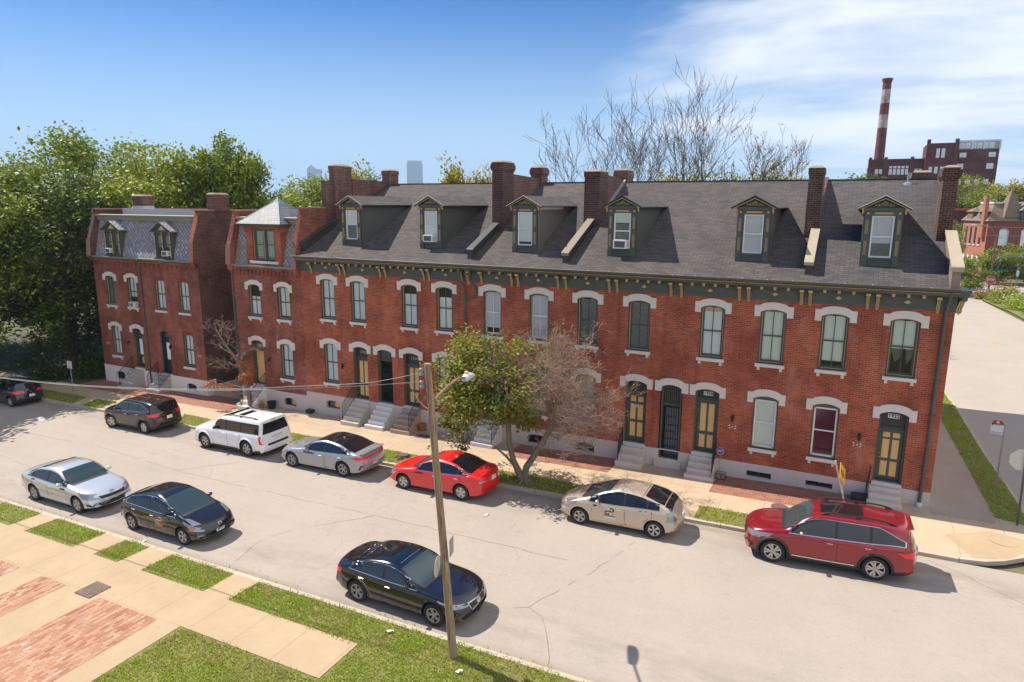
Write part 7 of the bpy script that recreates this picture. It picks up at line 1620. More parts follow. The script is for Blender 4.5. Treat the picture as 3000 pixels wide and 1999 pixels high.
for k in range(8): m.box(x-.2+.055*k, x-.192+.055*k, y-.15, y-.142, z, z+.26); m.box(x-.2+.055*k, x-.192+.055*k, y+.142, y+.15, z, z+.26)
for zz in (.02, .14, .25): m.ring_y(rect_loop(0, 0, 0, 0), rect_loop(0, 0, 0, 0), 0, 0) if False else m.tube([(x-.2, y-.15, z+zz), (x+.2, y-.15, z+zz), (x+.2, y+.15, z+zz), (x-.2, y+.15, z+zz), (x-.2, y-.15, z+zz)], .008, 4)
m.build('wire_frame', M['iron'], t); m = MB()
for k in range(30): m.lathe([(.001, -.02), (.022, 0), (.001, .018)], x+rr.uniform(-.16, .16), y+rr.uniform(-.11, .11), 5, c=z+rr.uniform(.03, .12))
m.build('pebbles', M['litter'], t)
m = MB(); m.box(-.36, .36, -.26, .26, 0, .008); 
for k in range(12): m.box(-.33+.058*k, -.30+.058*k, -.22, .22, .008, .012)
o = m.build('coal_grate', M['castiron']); o.location = (-21.7, -1.0, gz(-21.7)+.005); tag(o, 'rusty flat grate in the apron right of the tan steps', 'grate')
m = MB(); m.prism_x([(-.45, .02), (.3, .06), (.3, .12), (.25, .12), (.25, .08), (-.45, .04)], -.18, .18); m.box(-.2, -.16, -.45, .3, 0, .13); m.box(.16, .2, -.45, .3, 0, .13); o = m.build('splash_block', M['stone_white']); o.location = (-19.8, -.6, gz(-19.8)+.005); tag(o, 'white splash block under the downspout drain', 'splash block')
m = MB(); rr = random.Random(11)
m.lathe([(.30, -.05), (.26, .06), (.22, .16), (.20, .17), (.001, .15)], 0, 0, 13)
for k in range(6): a_ = k*1.05+.3; m.tube([(.2*cos(a_), .2*sin(a_), .06), (.42*cos(a_), .4*sin(a_), 0), (.6*cos(a_), .55*sin(a_), -.05)], [.07, .05, .02], 6)
o = m.build('tree_stump', M['bark'], None); o.location = (-20.85, -3.85, gz(-20.85)); tag(o, 'low weathered tree stump in the verge between the grey and red cars', 'tree stump')
def litter(x, y, s, dz, lab, seed):
    r_ = random.Random(seed); m = MB(); pts = [(s*(k-2)*.35, s*(j-1)*.3+r_.uniform(-.01, .01), r_.uniform(0, .035)) for j in range(3) for k in range(5)]
    m.add(pts, [(j*5+k, j*5+k+1, (j+1)*5+k+1, (j+1)*5+k) for j in range(2) for k in range(4)]); o = m.build('paper_scrap', M['litter'], uv=False); o.location = (x, y, gz(x)+dz); o.rotation_euler = (0, 0, r_.uniform(0, 3)); tag(o, lab, 'litter', 'white litter')
litter(-13.49, -14.82, .13, .05, 'crumpled white paper on the verge beside the glossy black sedan', 1); litter(-11.0, -15.42, .13, .05, 'torn white scrap on the lawn below the wooden pole', 2)
litter(-14.69, -7.27, .15, -.105, 'small white lid on the road in front of the beige car', 4); litter(-43.2, -7.1, .5, -.1, 'long white scrap on the road left of the black crossover', 5); litter(-24.5, -14.1, .12, -.1, 'flat white scrap by the near kerb behind the black hatchback', 6)
# ---------------- trees ----------------
def limbs(mb, p, d, L, r, depth, rr, leaves=None, spread=.6, upb=.25, kids=(2, 3), minr=.006, curl=.25, mi=0, shrink=.72, thin=.004):
    pts = [p.copy()]; rad = [r]; n = 3; q = p.copy(); dd = d.copy()
    for i in range(n):
        dd = (dd+Vector((rr.gauss(0, curl), rr.gauss(0, curl), rr.gauss(0, curl)*.6+upb*.3))).normalized(); q = q+dd*(L/n); pts.append(q.copy()); rad.append(r*(1-.45*(i+1)/n))
    mb.tube(pts, [max(q_, thin) for q_ in rad], 6 if r > .05 else (4 if r > .018 else 3), mi, cap=False)
    if depth == 0 or r < minr:
        if leaves is not None: leaves.append((pts[-1], dd)); leaves.append((pts[-2], dd))
        return
    for k in range(rr.randint(*kids)):
        i = rr.choice((1, 2, 3)) if k else 3
        ax = Vector((rr.gauss(0, 1), rr.gauss(0, 1), rr.gauss(0, .7)+upb)).normalized(); nd = (dd*(1-spread*.5)+ax*spread).normalized()
        limbs(mb, pts[i], nd, L*rr.uniform(.62, .86), rad[i]*shrink, depth-1, rr, leaves, spread, upb, kids, minr, curl, mi, shrink, thin)
def crown_tree(seed, H, RX, RY, z0, nblob, nleaf, ls, mats, trunk_r=.28, blobr=(.9, 2.0), flat=.75):
    """returns (trunk mesh, crown mesh)"""
    rr = random.Random(seed); tr = MB(); cr = MB(); zc = (H+z0)/2; rz = (H-z0)/2; top = Vector((rr.gauss(0, .3), rr.gauss(0, .3), H*.62))
    pts = [Vector((0, 0, -.3)), Vector((rr.gauss(0, .1), rr.gauss(0, .1), H*.2)), Vector((rr.gauss(0, .2), rr.gauss(0, .2), H*.42)), top]; tr.tube(pts, [trunk_r*1.2, trunk_r, trunk_r*.8, trunk_r*.45], 9, cap=False)
    bl = []
    for i in range(nblob):
        for _ in range(30):
            d = Vector((rr.gauss(0, 1), rr.gauss(0, 1), rr.gauss(0, 1))).normalized()*(.35+.62*rr.random()**.5); c = Vector((d.x*RX, d.y*RY, zc+d.z*rz))
            if all((c-b[0]).length > .55*(b[1]) for b in bl): break
        br = rr.uniform(*blobr)*(1-.25*abs(d.z)); bl.append((c, br)); s = pts[2].lerp(top, rr.random()) if c.z > H*.45 else pts[1].lerp(pts[2], rr.random()); m = s.lerp(c, .5)+Vector((rr.gauss(0, .3), rr.gauss(0, .3), rr.uniform(0, .5))); tr.tube([s, m, c], [trunk_r*.32, trunk_r*.18, .03], 5, cap=False)
    per = nleaf//nblob
    for c, br in bl:
        m = int(per*(br/((blobr[0]+blobr[1])/2))**2); subs = [(Vector((rr.gauss(0, 1), rr.gauss(0, 1), rr.gauss(0, 1)+.25)).normalized()) for _ in range(11)]
        for _ in range(m):
            s = rr.choice(subs); d = (s+Vector((rr.gauss(0, 1), rr.gauss(0, 1), rr.gauss(0, 1)))*.36); p = Vector((d.x*br, d.y*br, d.z*br*flat)); leaf(cr, c+p*rr.uniform(.75, 1.08), ls*rr.uniform(.6, 1.35), rr, 0 if rr.random() < .78 else 1)
    return tr, cr
class Proto: pass
def proto_tree(*a, **k):
    mats = a[8]; tr, cr = crown_tree(*a, **k); p = Proto(); t = tr.build('trunk', M['bark'], None, smooth=True, uv=False); c = cr.build('crown', [M[m] for m in mats], None, uv=False); p.t, p.c = t.data, c.data; bpy.data.objects.remove(t); bpy.data.objects.remove(c); return p
def put_tree(p, name, label, x, y, s=1, sz=None, rz=0, cat='tree', group=None, z=None):
    r_ = thing(name, label, cat, (x, y, (gz(x) if z is None else z)-.05), rz, group); r_.scale = (s, s, sz or s)
    for n_, d in (('trunk', p.t), ('crown', p.c)): o = bpy.data.objects.new(n_, d); col.objects.link(o); o.parent = r_
    return r_
pA = proto_tree(21, 15.5, 5.2, 5.2, 1.2, 62, 30000, .15, ('leaf_a', 'leaf_b')); pB = proto_tree(22, 15.5, 4.6, 4.6, 2.0, 52, 24000, .16, ('leaf_b', 'leaf_a')); pC = proto_tree(23, 14, 4.2, 4.2, 1.0, 48, 22000, .15, ('leaf_d', 'leaf_a'))
pD = proto_tree(24, 14, 2.6, 2.6, 4.0, 26, 11000, .17, ('leaf_a', 'leaf_b'), trunk_r=.18, blobr=(.7, 1.4)); pE = proto_tree(25, 12, 4.5, 4.5, 2, 34, 12000, .2, ('leaf_c', 'leaf_b'), blobr=(.9, 1.8)); pF = proto_tree(26, 6, 2.6, 2.6, .3, 26, 9000, .12, ('leaf_a', 'leaf_b'), trunk_r=.1, blobr=(.6, 1.1))
GW = 'trees crowding behind and left of the houses'
tl = [(pC, -54.0, 1.2, 1.0, .95, 0.3, 'dark leafy tree nearest the street at the left of the mansard house'), (pA, -59, 4.5, 1.05, 1.13, 1.0, 'large broad tree at the left edge, yellow green in the sun'), (pB, -53.5, 8.5, 1.0, 1.13, 2.2, 'tall bushy tree rising above the mansard house left end'), (pA, -56.5, -3.4, .95, .95, 2.0, 'tree overhanging the pavement at the far left edge'),
      (pA, -66, 11, 1.1, 1.12, 3.0, 'big tree farthest back at the left edge'), (pB, -59.5, 14, 1.05, 1.17, 4.2, 'tall tree behind the broad tree at the left'), (pA, -53.5, 15.5, 1.0, .93, 5.1, 'wide tree behind the left chimney of the mansard house'), (pD, -49.5, 11.0, .85, 1.33, .4, 'slim tree with feathery leaves standing up above the mansard house'), (pD, -48.0, 12.3, .8, 1.30, 1.9, 'slim feathery tree right of its taller twin'),
      (pC, -49.5, 9.5, .9, .82, 3.3, 'dark bushy tree directly behind the mansard house roof'), (pB, -45.5, 14.0, .85, .90, .2, 'bushy tree behind the gap between mansard house and turret house'), (pA, -43.6, 17.2, .80, .90, 2.4, 'rounded tree behind the pyramid roof'), (pB, -47.6, 19.5, 1.0, .97, 1.1, 'wide yellow green tree behind the gap beside the pyramid roof'), (pA, -44.5, 24, .8, .95, 5.2, 'green tree behind the tall left chimney of the terrace'), (pB, -39.8, 13.5, .62, .72, 1.2, 'grey green tree right of the pyramid roof'), (pE, -41.6, 18.6, .72, 1.30, 3.9, 'tree top showing between the two left chimneys of the terrace'),
      (pE, -34.8, 23.5, .66, 1.32, .9, 'yellowing tree top above the long roof beside the glass tower'), (pE, -32.6, 24.6, .5, 1.26, 2.9, 'thin yellow tree top right of the yellowing tree'), (pA, -70, 2, 1.1, 1.0, 4, 'tree beyond the left frame edge'), (pC, -53.5, -9.0, 1.05, .92, 1, 'street tree left of the frame whose shade falls on the road'),
      (pE, -18.5, 33, .9, 1.22, .2, 'low green tree top behind the leafless trees, left'), (pB, -14.5, 34, .9, .96, 1.4, 'green tree top behind the leafless trees, middle'), (pE, -10.5, 35, .9, 1.22, 2.0, 'green tree top behind the leafless trees, right'), (pB, -8.5, 79, 1.4, 1.02, 2.6, 'green tree top left of the corner house chimney'), (pC, -3.6, 85, 1.4, 1.12, .5, 'green tree top just right of the tall dark chimney'),
      (pC, -52.5, 20, 1.0, .95, 1.2, 'dark tree in the back row of the left wood'), (pA, -61, 24, 1.1, .95, 2.9, 'wide tree in the back row of the left wood')]
for (p, x, y, s, sz, rz, lab) in tl: put_tree(p, 'leafy_tree', lab, x, y, s, sz, rz, group=GW if x < -35 else 'tree tops behind the long roof')
tr_ = [(pF, 9.6, 72, 1.0, .85, 'bright green tree low beside the corner parapet'), (pF, 15.4, 88, 1.25, .92, 'round green tree in front of the orange and brown far house'), (pF, 19.6, 89, 1.4, .95, 'wide green tree at the right edge hiding the far house wall'), (pB, 15.5, 135, 1.3, 1.14, 'green tree in front of the brick works'), (pE, 20.5, 140, 1.2, 1.3, 'orange and yellow autumn tree left of the spire'), (pE, 25.0, 138, 1.2, 1.36, 'autumn tree behind the spire'), (pE, 30.5, 142, 1.4, 1.4, 'autumn tree at the right edge'), (pF, 8.3, 80, .75, 1.45, 'narrow dark green tree beside the corner parapet'), (pF, 11.0, 92, .8, .62, 'low tree at the foot of the orange wall'), (pC, 24, 150, 1.5, 1.1, 'dark green tree in the row behind the far house')]
for i, (p, x, y, s, sz, lab) in enumerate(tr_): put_tree(p, 'leafy_tree', lab, x, y, s, sz, i*1.1, group='trees beyond the side street')
def bush(x, y, r, h, seed, lab, flower=None, n=1500, mat='leaf_b'):
    r_ = wthing('flowering_bush' if flower else 'bush', lab, 'bush', (x, y, gz(x)), 'bushes along the side street'); rr = random.Random(seed); m = MB(); z0 = gz(x)
    for _ in range(n):
        a = rr.uniform(0, 2*pi); q = rr.random()**.5; zz = rr.random(); leaf(m, Vector((x+cos(a)*r*q*(1.1-.4*zz), y+sin(a)*r*q*(1.1-.4*zz), z0+h*zz*(1-.45*q*q)*rr.uniform(.7, 1.1))), .13*rr.uniform(.6, 1.3), rr)
    m.build('foliage', M[mat], r_, uv=False)
    if flower:
        m = MB()
        for _ in range(70):
            a = rr.uniform(0, 2*pi); q = rr.random()**.5; leaf(m, Vector((x+cos(a)*r*q*1.05, y+sin(a)*r*q*1.05, z0+h*(1-.45*q*q)*rr.uniform(.75, 1.2))), .12, rr)
        m.build('blossoms', M[flower], r_, uv=False)
bush(12.7, 66, 2.0, 2.3, 1, 'tall green bush with a few red flowers below the far stop sign', 'petal_red'); bush(13.6, 61, 2.0, 1.7, 2, 'bright green rounded bush with white flowers', 'petal_white', mat='blade'); bush(14.6, 56.5, 1.9, 1.5, 3, 'bush thick with red flowers at the right frame edge', 'petal_red', mat='leaf_a'); bush(16.6, 62, 2.2, 1.9, 4, 'pale bush behind the red flowered bush', 'petal_white'); bush(10.9, 69, .9, .9, 5, 'small red flowering clump at the road edge', 'petal_red', 500); bush(17.5, 68, 2.5, 1.8, 6, 'wide green bush at the back of the flower bed', None)
sheet('flower_bed', [(12.4, 50), (12.0, 58), (11.0, 66), (10.9, 71), (14, 76), (30, 76), (30, 48)], -.10, M['turf'])
bush(-52.3, -1.6, 1.5, 1.2, 8, 'dark weedy bush at the edge of the left pavement', None, 900, 'leaf_d'); bush(-50.3, .8, 1.6, 2.2, 9, 'dark bush against the left wall of the mansard house', None, 1300, 'leaf_d')
# bare trees
def bare_tree(x, y, H, seed, lab, lean=(0, 0), stems=4, leaves=False, group='leafless trees behind the long roof'):
    r_ = wthing('bare_tree', lab, 'tree', (x, y, gz(x)), group); rr = random.Random(seed); m = MB(); z = gz(x); lv = []
    b = Vector((x, y, z-.3)); f = Vector((x, y, z+H*.42)); m.tube([b, b.lerp(f, .5)+Vector((.1, .1, 0)), f], [.3, .24, .2], 8, cap=False)
    t = m.build('trunk', M['twig_dark'], r_, smooth=True, uv=False); m = MB()
    for k in range(stems):
        a = 2*pi*k/stems+rr.uniform(-.4, .4); sp = rr.uniform(.35, 1.0); limbs(m, b.lerp(f, rr.uniform(.75, 1)), Vector((cos(a)*sp+lean[0], sin(a)*sp+lean[1], 1)).normalized(), H*.215, .15, 5, rr, lv, .44, .28, (2, 3), 0, .12, shrink=.68, thin=.013)
    m.build('branches', M['twig_dark'], r_, uv=False)
    if leaves:
        m = MB()
        for p, d in lv:
            if rr.random() < .35: leaf(m, p+Vector((rr.gauss(0, .15), rr.gauss(0, .15), rr.gauss(0, .1))), .13, rr)
        m.build('sparse_leaves', M['leaf_c'], r_, uv=False)
bare_tree(-23.0, 28.8, 19.6, 31, 'leafless tree at the left of the bare group', (-.08, 0), 5); bare_tree(-16.6, 30.6, 20.6, 33, 'tallest leafless tree in the middle of the bare group', (0.05, 0), 5); bare_tree(-20.0, 29.8, 17.4, 35, 'thin upright leafless tree between the two larger ones', (0, 0), 3); bare_tree(-13.8, 31, 17.8, 37, 'nearly bare tree with a few yellow leaves', (.22, 0), 4, True); bare_tree(-10.3, 31.7, 16.6, 39, 'leafless branches leaning right at the end of the bare group', (.40, 0), 3)
# street tree
r_ = wthing('street_tree', 'street tree in the far verge, leafy on the left and bare on the right', 'tree', (-14.7, -4.1, gz(-14.7)))
rr = random.Random(12); m = MB(); zb = gz(-14.7)
m.tube([(-14.62, -4.1, zb-.15), (-14.75, -4.1, zb+.12), (-14.92, -4.1, .1), (-15.12, -4.15, .55), (-15.30, -4.2, 1.3), (-15.36, -4.2, 2.2), (-15.5, -4.2, 3.0)], [.27, .17, .145, .12, .115, .105, .08], 10, cap=False)
m.tube([(-14.55, -4.1, zb-.1), (-14.66, -4.05, zb+.2), (-14.60, -4.0, .3), (-14.30, -3.95, .8), (-13.90, -3.95, 1.5), (-13.55, -3.9, 2.2), (-13.45, -3.9, 3.0)], [.2, .155, .14, .13, .125, .11, .08], 10, cap=False)
m.tube([(-14.95, -4.12, .2), (-15.4, -4.3, .75), (-15.9, -4.35, 1.1)], [.07, .05, .03], 6, cap=False)
for k in range(7): a = k*.9; m.tube([(-14.65+.1*cos(a), -4.1+.1*sin(a), zb+.14), (-14.65+.32*cos(a), -4.1+.3*sin(a), zb+.03), (-14.65+.6*cos(a), -4.1+.5*sin(a), zb-.04)], [.08, .06, .02], 6, cap=False)
tk = m.build('trunk', M['bark_green'], r_, smooth=True, uv=False)
lv = []; m = MB()
for (p, d, L, r0) in (((-15.5, -4.2, 3.0), (-.7, 0, .6), 1.3, .06), ((-15.45, -4.2, 2.9), (-.2, -.5, .8), 1.2, .06), ((-15.4, -4.2, 2.6), (-.6, .6, .5), 1.3, .06), ((-15.36, -4.2, 2.2), (-1, -.2, .15), 1.5, .06), ((-15.36, -4.2, 2.1), (-.9, -.5, -.05), 1.3, .05), ((-15.4, -4.2, 2.7), (.2, -.7, .5), 1.1, .05), ((-15.5, -4.2, 3.0), (.1, .4, 1), 1.2, .05), ((-15.4, -4.2, 2.4), (.3, .7, .4), 1.0, .05)):
    limbs(m, Vector(p), Vector(d).normalized(), L, r0, 3, rr, lv, .6, .1, (2, 3), .003, .2)
m.build('leafy_branches', M['bark_green'], r_, uv=False)
bt = []; m = MB()
for (p, d, L, r0) in (((-13.45, -3.9, 3.0), (0, 0, 1), 1.25, .07), ((-13.45, -3.9, 2.95), (.6, -.3, .7), 1.2, .06), ((-13.5, -3.9, 2.5), (.9, .2, .5), 1.2, .06), ((-13.6, -3.9, 2.1), (1, -.2, .25), 1.25, .055), ((-13.5, -3.9, 2.9), (-.5, .1, .9), 1.15, .055), ((-13.6, -3.9, 2.2), (.8, .6, .3), 1.1, .05), ((-13.45, -3.9, 3.0), (-.2, -.6, .8), 1.1, .05), ((-13.7, -3.9, 1.9), (.7, -.6, .1), 1.0, .045), ((-13.45, -3.9, 3.0), (.3, .6, .8), 1.1, .05), ((-15.4, -4.1, 2.9), (.5, .2, 1), 1.25, .05), ((-14.2, -3.9, 3.6), (-.3, .1, 1), 1.2, .04), ((-13.5, -3.9, 2.6), (-.7, -.3, .7), 1.0, .04)):
    limbs(m, Vector(p), Vector(d).normalized(), L, r0, 6, rr, bt, .74, .02, (2, 3), 0, .27, shrink=.71, thin=.0058)
    limbs(m, Vector(p)+Vector((.05, 0, -.1)), (Vector(d)+Vector((rr.gauss(0, .4), rr.gauss(0, .4), rr.gauss(0, .3)))).normalized(), L*1.05, r0*.8, 6, rr, bt, .74, .02, (2, 3), 0, .27, shrink=.71, thin=.0055)
m.build('bare_branches', M['twig'], r_, uv=False)
m = MB()
blobs = [((-17.6, -4.1, 4.55), .95), ((-16.6, -4.3, 5.0), .9), ((-15.7, -4.0, 4.7), .85), ((-18.1, -4.2, 3.75), .8), ((-17.0, -4.6, 3.9), 1.0), ((-15.9, -4.6, 3.7), .95), ((-18.35, -4.2, 3.0), .6), ((-17.4, -4.2, 2.9), .8), ((-16.3, -4.8, 2.85), .85), ((-15.1, -4.9, 3.4), .8), ((-14.4, -5.0, 3.35), .6), ((-15.5, -4.6, 2.7), .7), ((-17.9, -4.2, 2.0), .55), ((-17.75, -4.2, 1.3), .5), ((-17.2, -4.2, 2.1), .45), ((-17.55, -4.2, .75), .25), ((-14.5, -4.2, 2.4), .55), ((-16.6, -3.6, 3.4), .9), ((-14.2, -3.8, 4.4), .45)]
for c, br in blobs:
    subs = [Vector((rr.gauss(0, 1), rr.gauss(0, 1), rr.gauss(0, 1))).normalized() for _ in range(8)]
    for _ in range(int(1150*br*br)):
        s = rr.choice(subs)+Vector((rr.gauss(0, 1), rr.gauss(0, 1), rr.gauss(0, 1)))*.42; leaf(m, Vector(c)+s*br*.74, .085*rr.uniform(.6, 1.3), rr)
for p, d in lv:
    for _ in range(8): leaf(m, p+Vector((rr.gauss(0, .12), rr.gauss(0, .12), rr.gauss(0, .12))), .075, rr)
for p, d in bt:
    if rr.random() < .03 and p.x < -12.6:
        for _ in range(4): leaf(m, p+Vector((rr.gauss(0, .08), rr.gauss(0, .08), rr.gauss(0, .08))), .05, rr)
m.build('foliage', M['leaf_street'], r_, uv=False)
r_ = wthing('dead_street_tree', 'small dead tree with orange leaves on its lower branches by the turret house', 'tree', (-33.53, -1.05, gz(-33.5)))
m = MB(); zb = gz(-33.5); m.tube([(-33.48, -1.05, zb-.1), (-33.5, -1.05, zb+.5), (-33.62, -1.05, .4), (-33.85, -1.05, 1.3), (-34.27, -1.05, 2.1), (-35.0, -1.1, 2.8), (-35.6, -1.1, 3.5), (-35.9, -1.1, 4.1)], [.17, .14, .13, .12, .10, .07, .045, .02], 9, cap=False); m.build('trunk', M['bark_green'], r_, smooth=True, uv=False)
m = MB(); rr = random.Random(8); lv = []
for (p, d, L, r0) in (((-34.3, -1.05, 2.1), (-1, 0, .1), .9, .045), ((-34.6, -1.1, 2.4), (-.6, -.4, .5), .8, .04), ((-35.0, -1.1, 2.8), (.3, .2, 1), .7, .03), ((-34.2, -1.05, 2.0), (.8, -.2, .5), .8, .04), ((-35.3, -1.1, 3.2), (-.6, .2, .6), .7, .03), ((-34.5, -1.1, 2.3), (-.9, .1, -.3), .9, .035), ((-35.6, -1.1, 3.5), (.5, 0, .6), .5, .02), ((-34.0, -1.05, 1.7), (-.8, -.3, .1), .8, .03)): limbs(m, Vector(p), Vector(d).normalized(), L, r0, 4, rr, None, .7, .10, (2, 4), 0, .25, shrink=.75, thin=.006)
for (p, d, L, r0) in (((-33.6, -1.05, .5), (-1, -.2, .1), 1.1, .03), ((-33.6, -1.05, .3), (-1, -.2, -.35), 1.1, .025), ((-33.6, -1.05, .7), (.4, -.3, .5), .5, .02), ((-33.55, -1.05, .9), (-.3, -.3, .6), .5, .02)): limbs(m, Vector(p), Vector(d).normalized(), L, r0, 2, rr, lv, .5, 0, (2, 3), .002, .2)
m.build('branches', M['twig'], r_, uv=False); m = MB()
for p, d in lv:
    for _ in range(24): leaf(m, p+Vector((rr.gauss(0, .11), rr.gauss(0, .09), rr.gauss(0, .09)-.05)), .06, rr)
m.build('dead_leaves', M['leaf_o'], r_, uv=False)
# ---------------- distance ----------------
H = thing('brick_house', 'far corner house with orange sunlit side wall, tan mansard roof and small spire', 'house', (14.8, 98.8, .25), radians(24))
m = MB(); W_, D_, Z1 = 17, 6.2, 8.5
holes = [arch_loop(x, .75, z, z+2.3, z+2.6) for x in (2.6, 5.9, 10, 13.4) for z in (4.8, 1.2)]
pierced(m, [(0, 0), (W_, 0), (W_, Z1), (0, Z1)], holes, 0, .3); m.build('front_wall', M['brick_red_shade'] if 'brick_red_shade' in M else M['brick_dark'], H)
m = MB(); m.add([(0, D_, 0), (0, 0, 0), (0, 0, Z1), (0, D_, Z1)], [(0, 1, 2, 3)]); m.add([(W_, 0, 0), (W_, D_, 0), (W_, D_, Z1), (W_, 0, Z1), (0, D_, 0), (0, D_, Z1)], [(0, 1, 2, 3), (1, 4, 5, 2)]); m.build('side_wall', M['brick_org_lit'], H)
for k in range(4):
    y = 1.6+1.15*k; m = MB(); m.box(-.03, .02, y-.22, y+.22, 4.9, 7.6); m.box(-.1, .02, y-.32, y+.32, 4.7, 4.9, 1); m.build('slot_window', [M['rim_k'], M['stone']], H)
    m = MB(); m.box(-.03, .02, y-.2, y+.2, 1.6, 3.2); m.build('slot_window', [M['blind']], H)
for i, x in enumerate((2.6, 5.9, 10, 13.4)):
    for z in (4.8, 1.2):
        m = MB(); m.ring_y(arch_loop(x, .75, z, z+2.3, z+2.6), arch_loop(x, .63, z+.1, z+2.3, z+2.5), .1, .2); m.box(x-.7, x+.7, .1, .2, z+1.25, z+1.35); w_ = m.build('window', M['white'], H); m = MB(); m.prism_y(arch_loop(x, .7, z, z+2.3, z+2.6), .2, .22); m.build('pane', M['blind_b'], w_)
m = MB(); q = [(-.3, -.3), (W_+.3, -.3), (W_+.3, D_+.3), (-.3, D_+.3)]; t = [(1.6, 1.6), (W_-1.6, 1.6), (W_-1.6, D_-1.6), (1.6, D_-1.6)]; Zt = 11.2
m.add([(x, y, Z1) for x, y in q]+[(x, y, Zt) for x, y in t], [(0, 1, 5, 4), (1, 2, 6, 5), (2, 3, 7, 6), (3, 0, 4, 7), (4, 5, 6, 7)])
rf = m.build('mansard_roof', M['roof_tan'] if 'roof_tan' in M else M['shingle'], H); m = MB(); m.box(1.4, W_-1.4, 1.4, 1.6, Zt-.05, Zt+.2); m.box(1.4, 1.6, 1.4, D_-1.4, Zt-.05, Zt+.2); m.build('roof_edge', M['white'], rf)
m = MB(); m.add([(2.2, -.1, Z1+.6), (5.2, -.1, Z1+.6), (5.2, 2.6, Z1+.6), (2.2, 2.6, Z1+.6), (3.7, 1.2, 13.6)], [(0, 1, 4), (1, 2, 4), (2, 3, 4), (3, 0, 4)]); m.build('spire', M['roof_tan'], H)
m = MB(); m.box(4.6, 6.6, -.25, 2, Z1+.05, Z1+1.7); dm = m.build('dormer', M['green'], H); m = MB(); m.box(5.0, 6.2, -.3, -.25, Z1+.25, Z1+1.5); m.build('dormer_window', M['glass_dark'], dm); m = MB(); m.add([(4.3, -.5, Z1+1.6), (6.9, -.5, Z1+1.6), (5.6, -.4, Z1+2.7), (4.3, 2, Z1+1.6), (6.9, 2, Z1+1.6), (5.6, 2, Z1+2.7)], [(0, 1, 2), (0, 2, 5, 3), (1, 4, 5, 2)]); m.build('dormer_roof', M['roof_tan'], dm)
for k in (0, 1):
    y = 1.0+2.9*k; m = MB(); m.box(-.1, 1.5, y, y+1.3, Z1+.1, Z1+1.4); m.add([(-.35, y-.25, Z1+1.4), (-.35, y+1.55, Z1+1.4), (1.6, y+1.55, Z1+1.4), (1.6, y-.25, Z1+1.4), (.8, y+.65, Z1+2.1)], [(0, 4, 1), (1, 4, 2), (2, 4, 3), (3, 4, 0)]); m.build('side_dormer', M['roof_tan'], H)
m = MB(); m.box(-.45, .05, .5, 1.1, 6, 12.3); m.build('chimney', M['brick_org_lit'], H)
m = MB(); m.box(7, 12, -1.5, 0, 0, 2.6); m.build('stone_porch', M['stone'], H)
hh = wthing('brick_house', 'low dark brick house with red roof edge behind the corner parapet', 'house', (8, 118, .25))
m = MB(); m.box(5, 15.5, 116, 126, .2, 10.2); m.build('wall', M['brick_dark'], hh); m = MB(); m.box(4.8, 15.7, 115.8, 126, 10.2, 10.5); m.build('roof', M['sign_red'], hh); m = MB(); m.lathe([(.7, 0), (.5, 1.2), (.25, 2.4), (.1, 3.4), (.2, 3.5), (.02, 3.9)], 10.9, 114, 10, c=5.6); m.lathe([(.35, -5.4), (.35, 0)], 10.9, 114, 8, c=5.6); m.build('white_finial', M['white'], hh)
K = wthing('factory_building', 'large brown brick works building with stepped roofline on the right skyline', 'factory building', (12, 192, .25))
def fwin(m, x0, n, dx, z0, z1, y, w=.75, mi=1):
    for k in range(n): x = x0+k*dx; m.box(x, x+w, y-.12, y+.02, z0, z1, mi); m.box(x+w*.45, x+w*.55, y-.16, y-.1, z0, z1, 2); m.box(x, x+w, y-.16, y-.1, (z0+z1)/2-.06, (z0+z1)/2+.06, 2)
fm = [M['brick_fac'], M['blind_b'], M['white']]
y = 191
m = MB(); m.box(-1.6, 12.1, y, y+14, 0, 23.4); m.box(-1.7, 12.2, y-.25, y, 23.1, 23.6)
for x in (-1.6, 2.2, 8.5): m.box(x, x+.8, y-.5, y+.1, 0, 24.1)
a = m.build('low_wing', fm[0], K); m = MB(); fwin(m, .2, 2, 1.0, 19.6, 20.9, y); fwin(m, 3.6, 5, .98, 19.4, 20.9, y, .72); fwin(m, 3.6, 5, .98, 21.1, 21.7, y, .72); fwin(m, 9.7, 2, 1.0, 19.6, 20.9, y); fwin(m, .2, 2, 1.0, 16.2, 17.7, y); fwin(m, 3.6, 5, .98, 16.0, 17.7, y, .72); fwin(m, 9.5, 2, 1.1, 16.2, 17.7, y); fwin(m, -1.9, 1, 1, 19.8, 21.3, y, .3); m.build('windows_low', [fm[0], fm[1], fm[2]], K)
m = MB(); m.box(12.1, 18.6, y-1, y+14, 0, 27.4)
for x in (11.9, 18.3): m.box(x, x+.8, y-1.4, y, 0, 28.4)
m.build('middle_block', fm[0], K); m = MB(); fwin(m, 14.2, 2, 1.2, 23.6, 26, y-1, .8); fwin(m, 12.9, 4, 1.3, 19.6, 21.3, y-1, .75); fwin(m, 12.9, 4, 1.3, 16, 17.7, y-1, .75); m.build('windows_middle', fm, K)
m = MB(); m.box(18.6, 28.2, y-.5, y+14, 0, 25.6); m.build('right_block', fm[0], K); m = MB(); fwin(m, 19.6, 1, 1, 23.6, 24.8, y-.5, 1.5); fwin(m, 26.0, 1, 1, 23.6, 24.8, y-.5, 1.5); fwin(m, 19.3, 1, 1, 20.6, 22, y-.5, 1.4); fwin(m, 25.8, 1, 1, 20.6, 22, y-.5, 1.5); fwin(m, 19.6, 4, 2.0, 16.6, 18, y-.5, 1.1); m.build('windows_right', fm, K)
m = MB(); m.box(18.8, 28.4, y, y+12, 25.6, 28.0); m.box(18.7, 28.5, y-.1, y, 27.6, 28.0, 2)
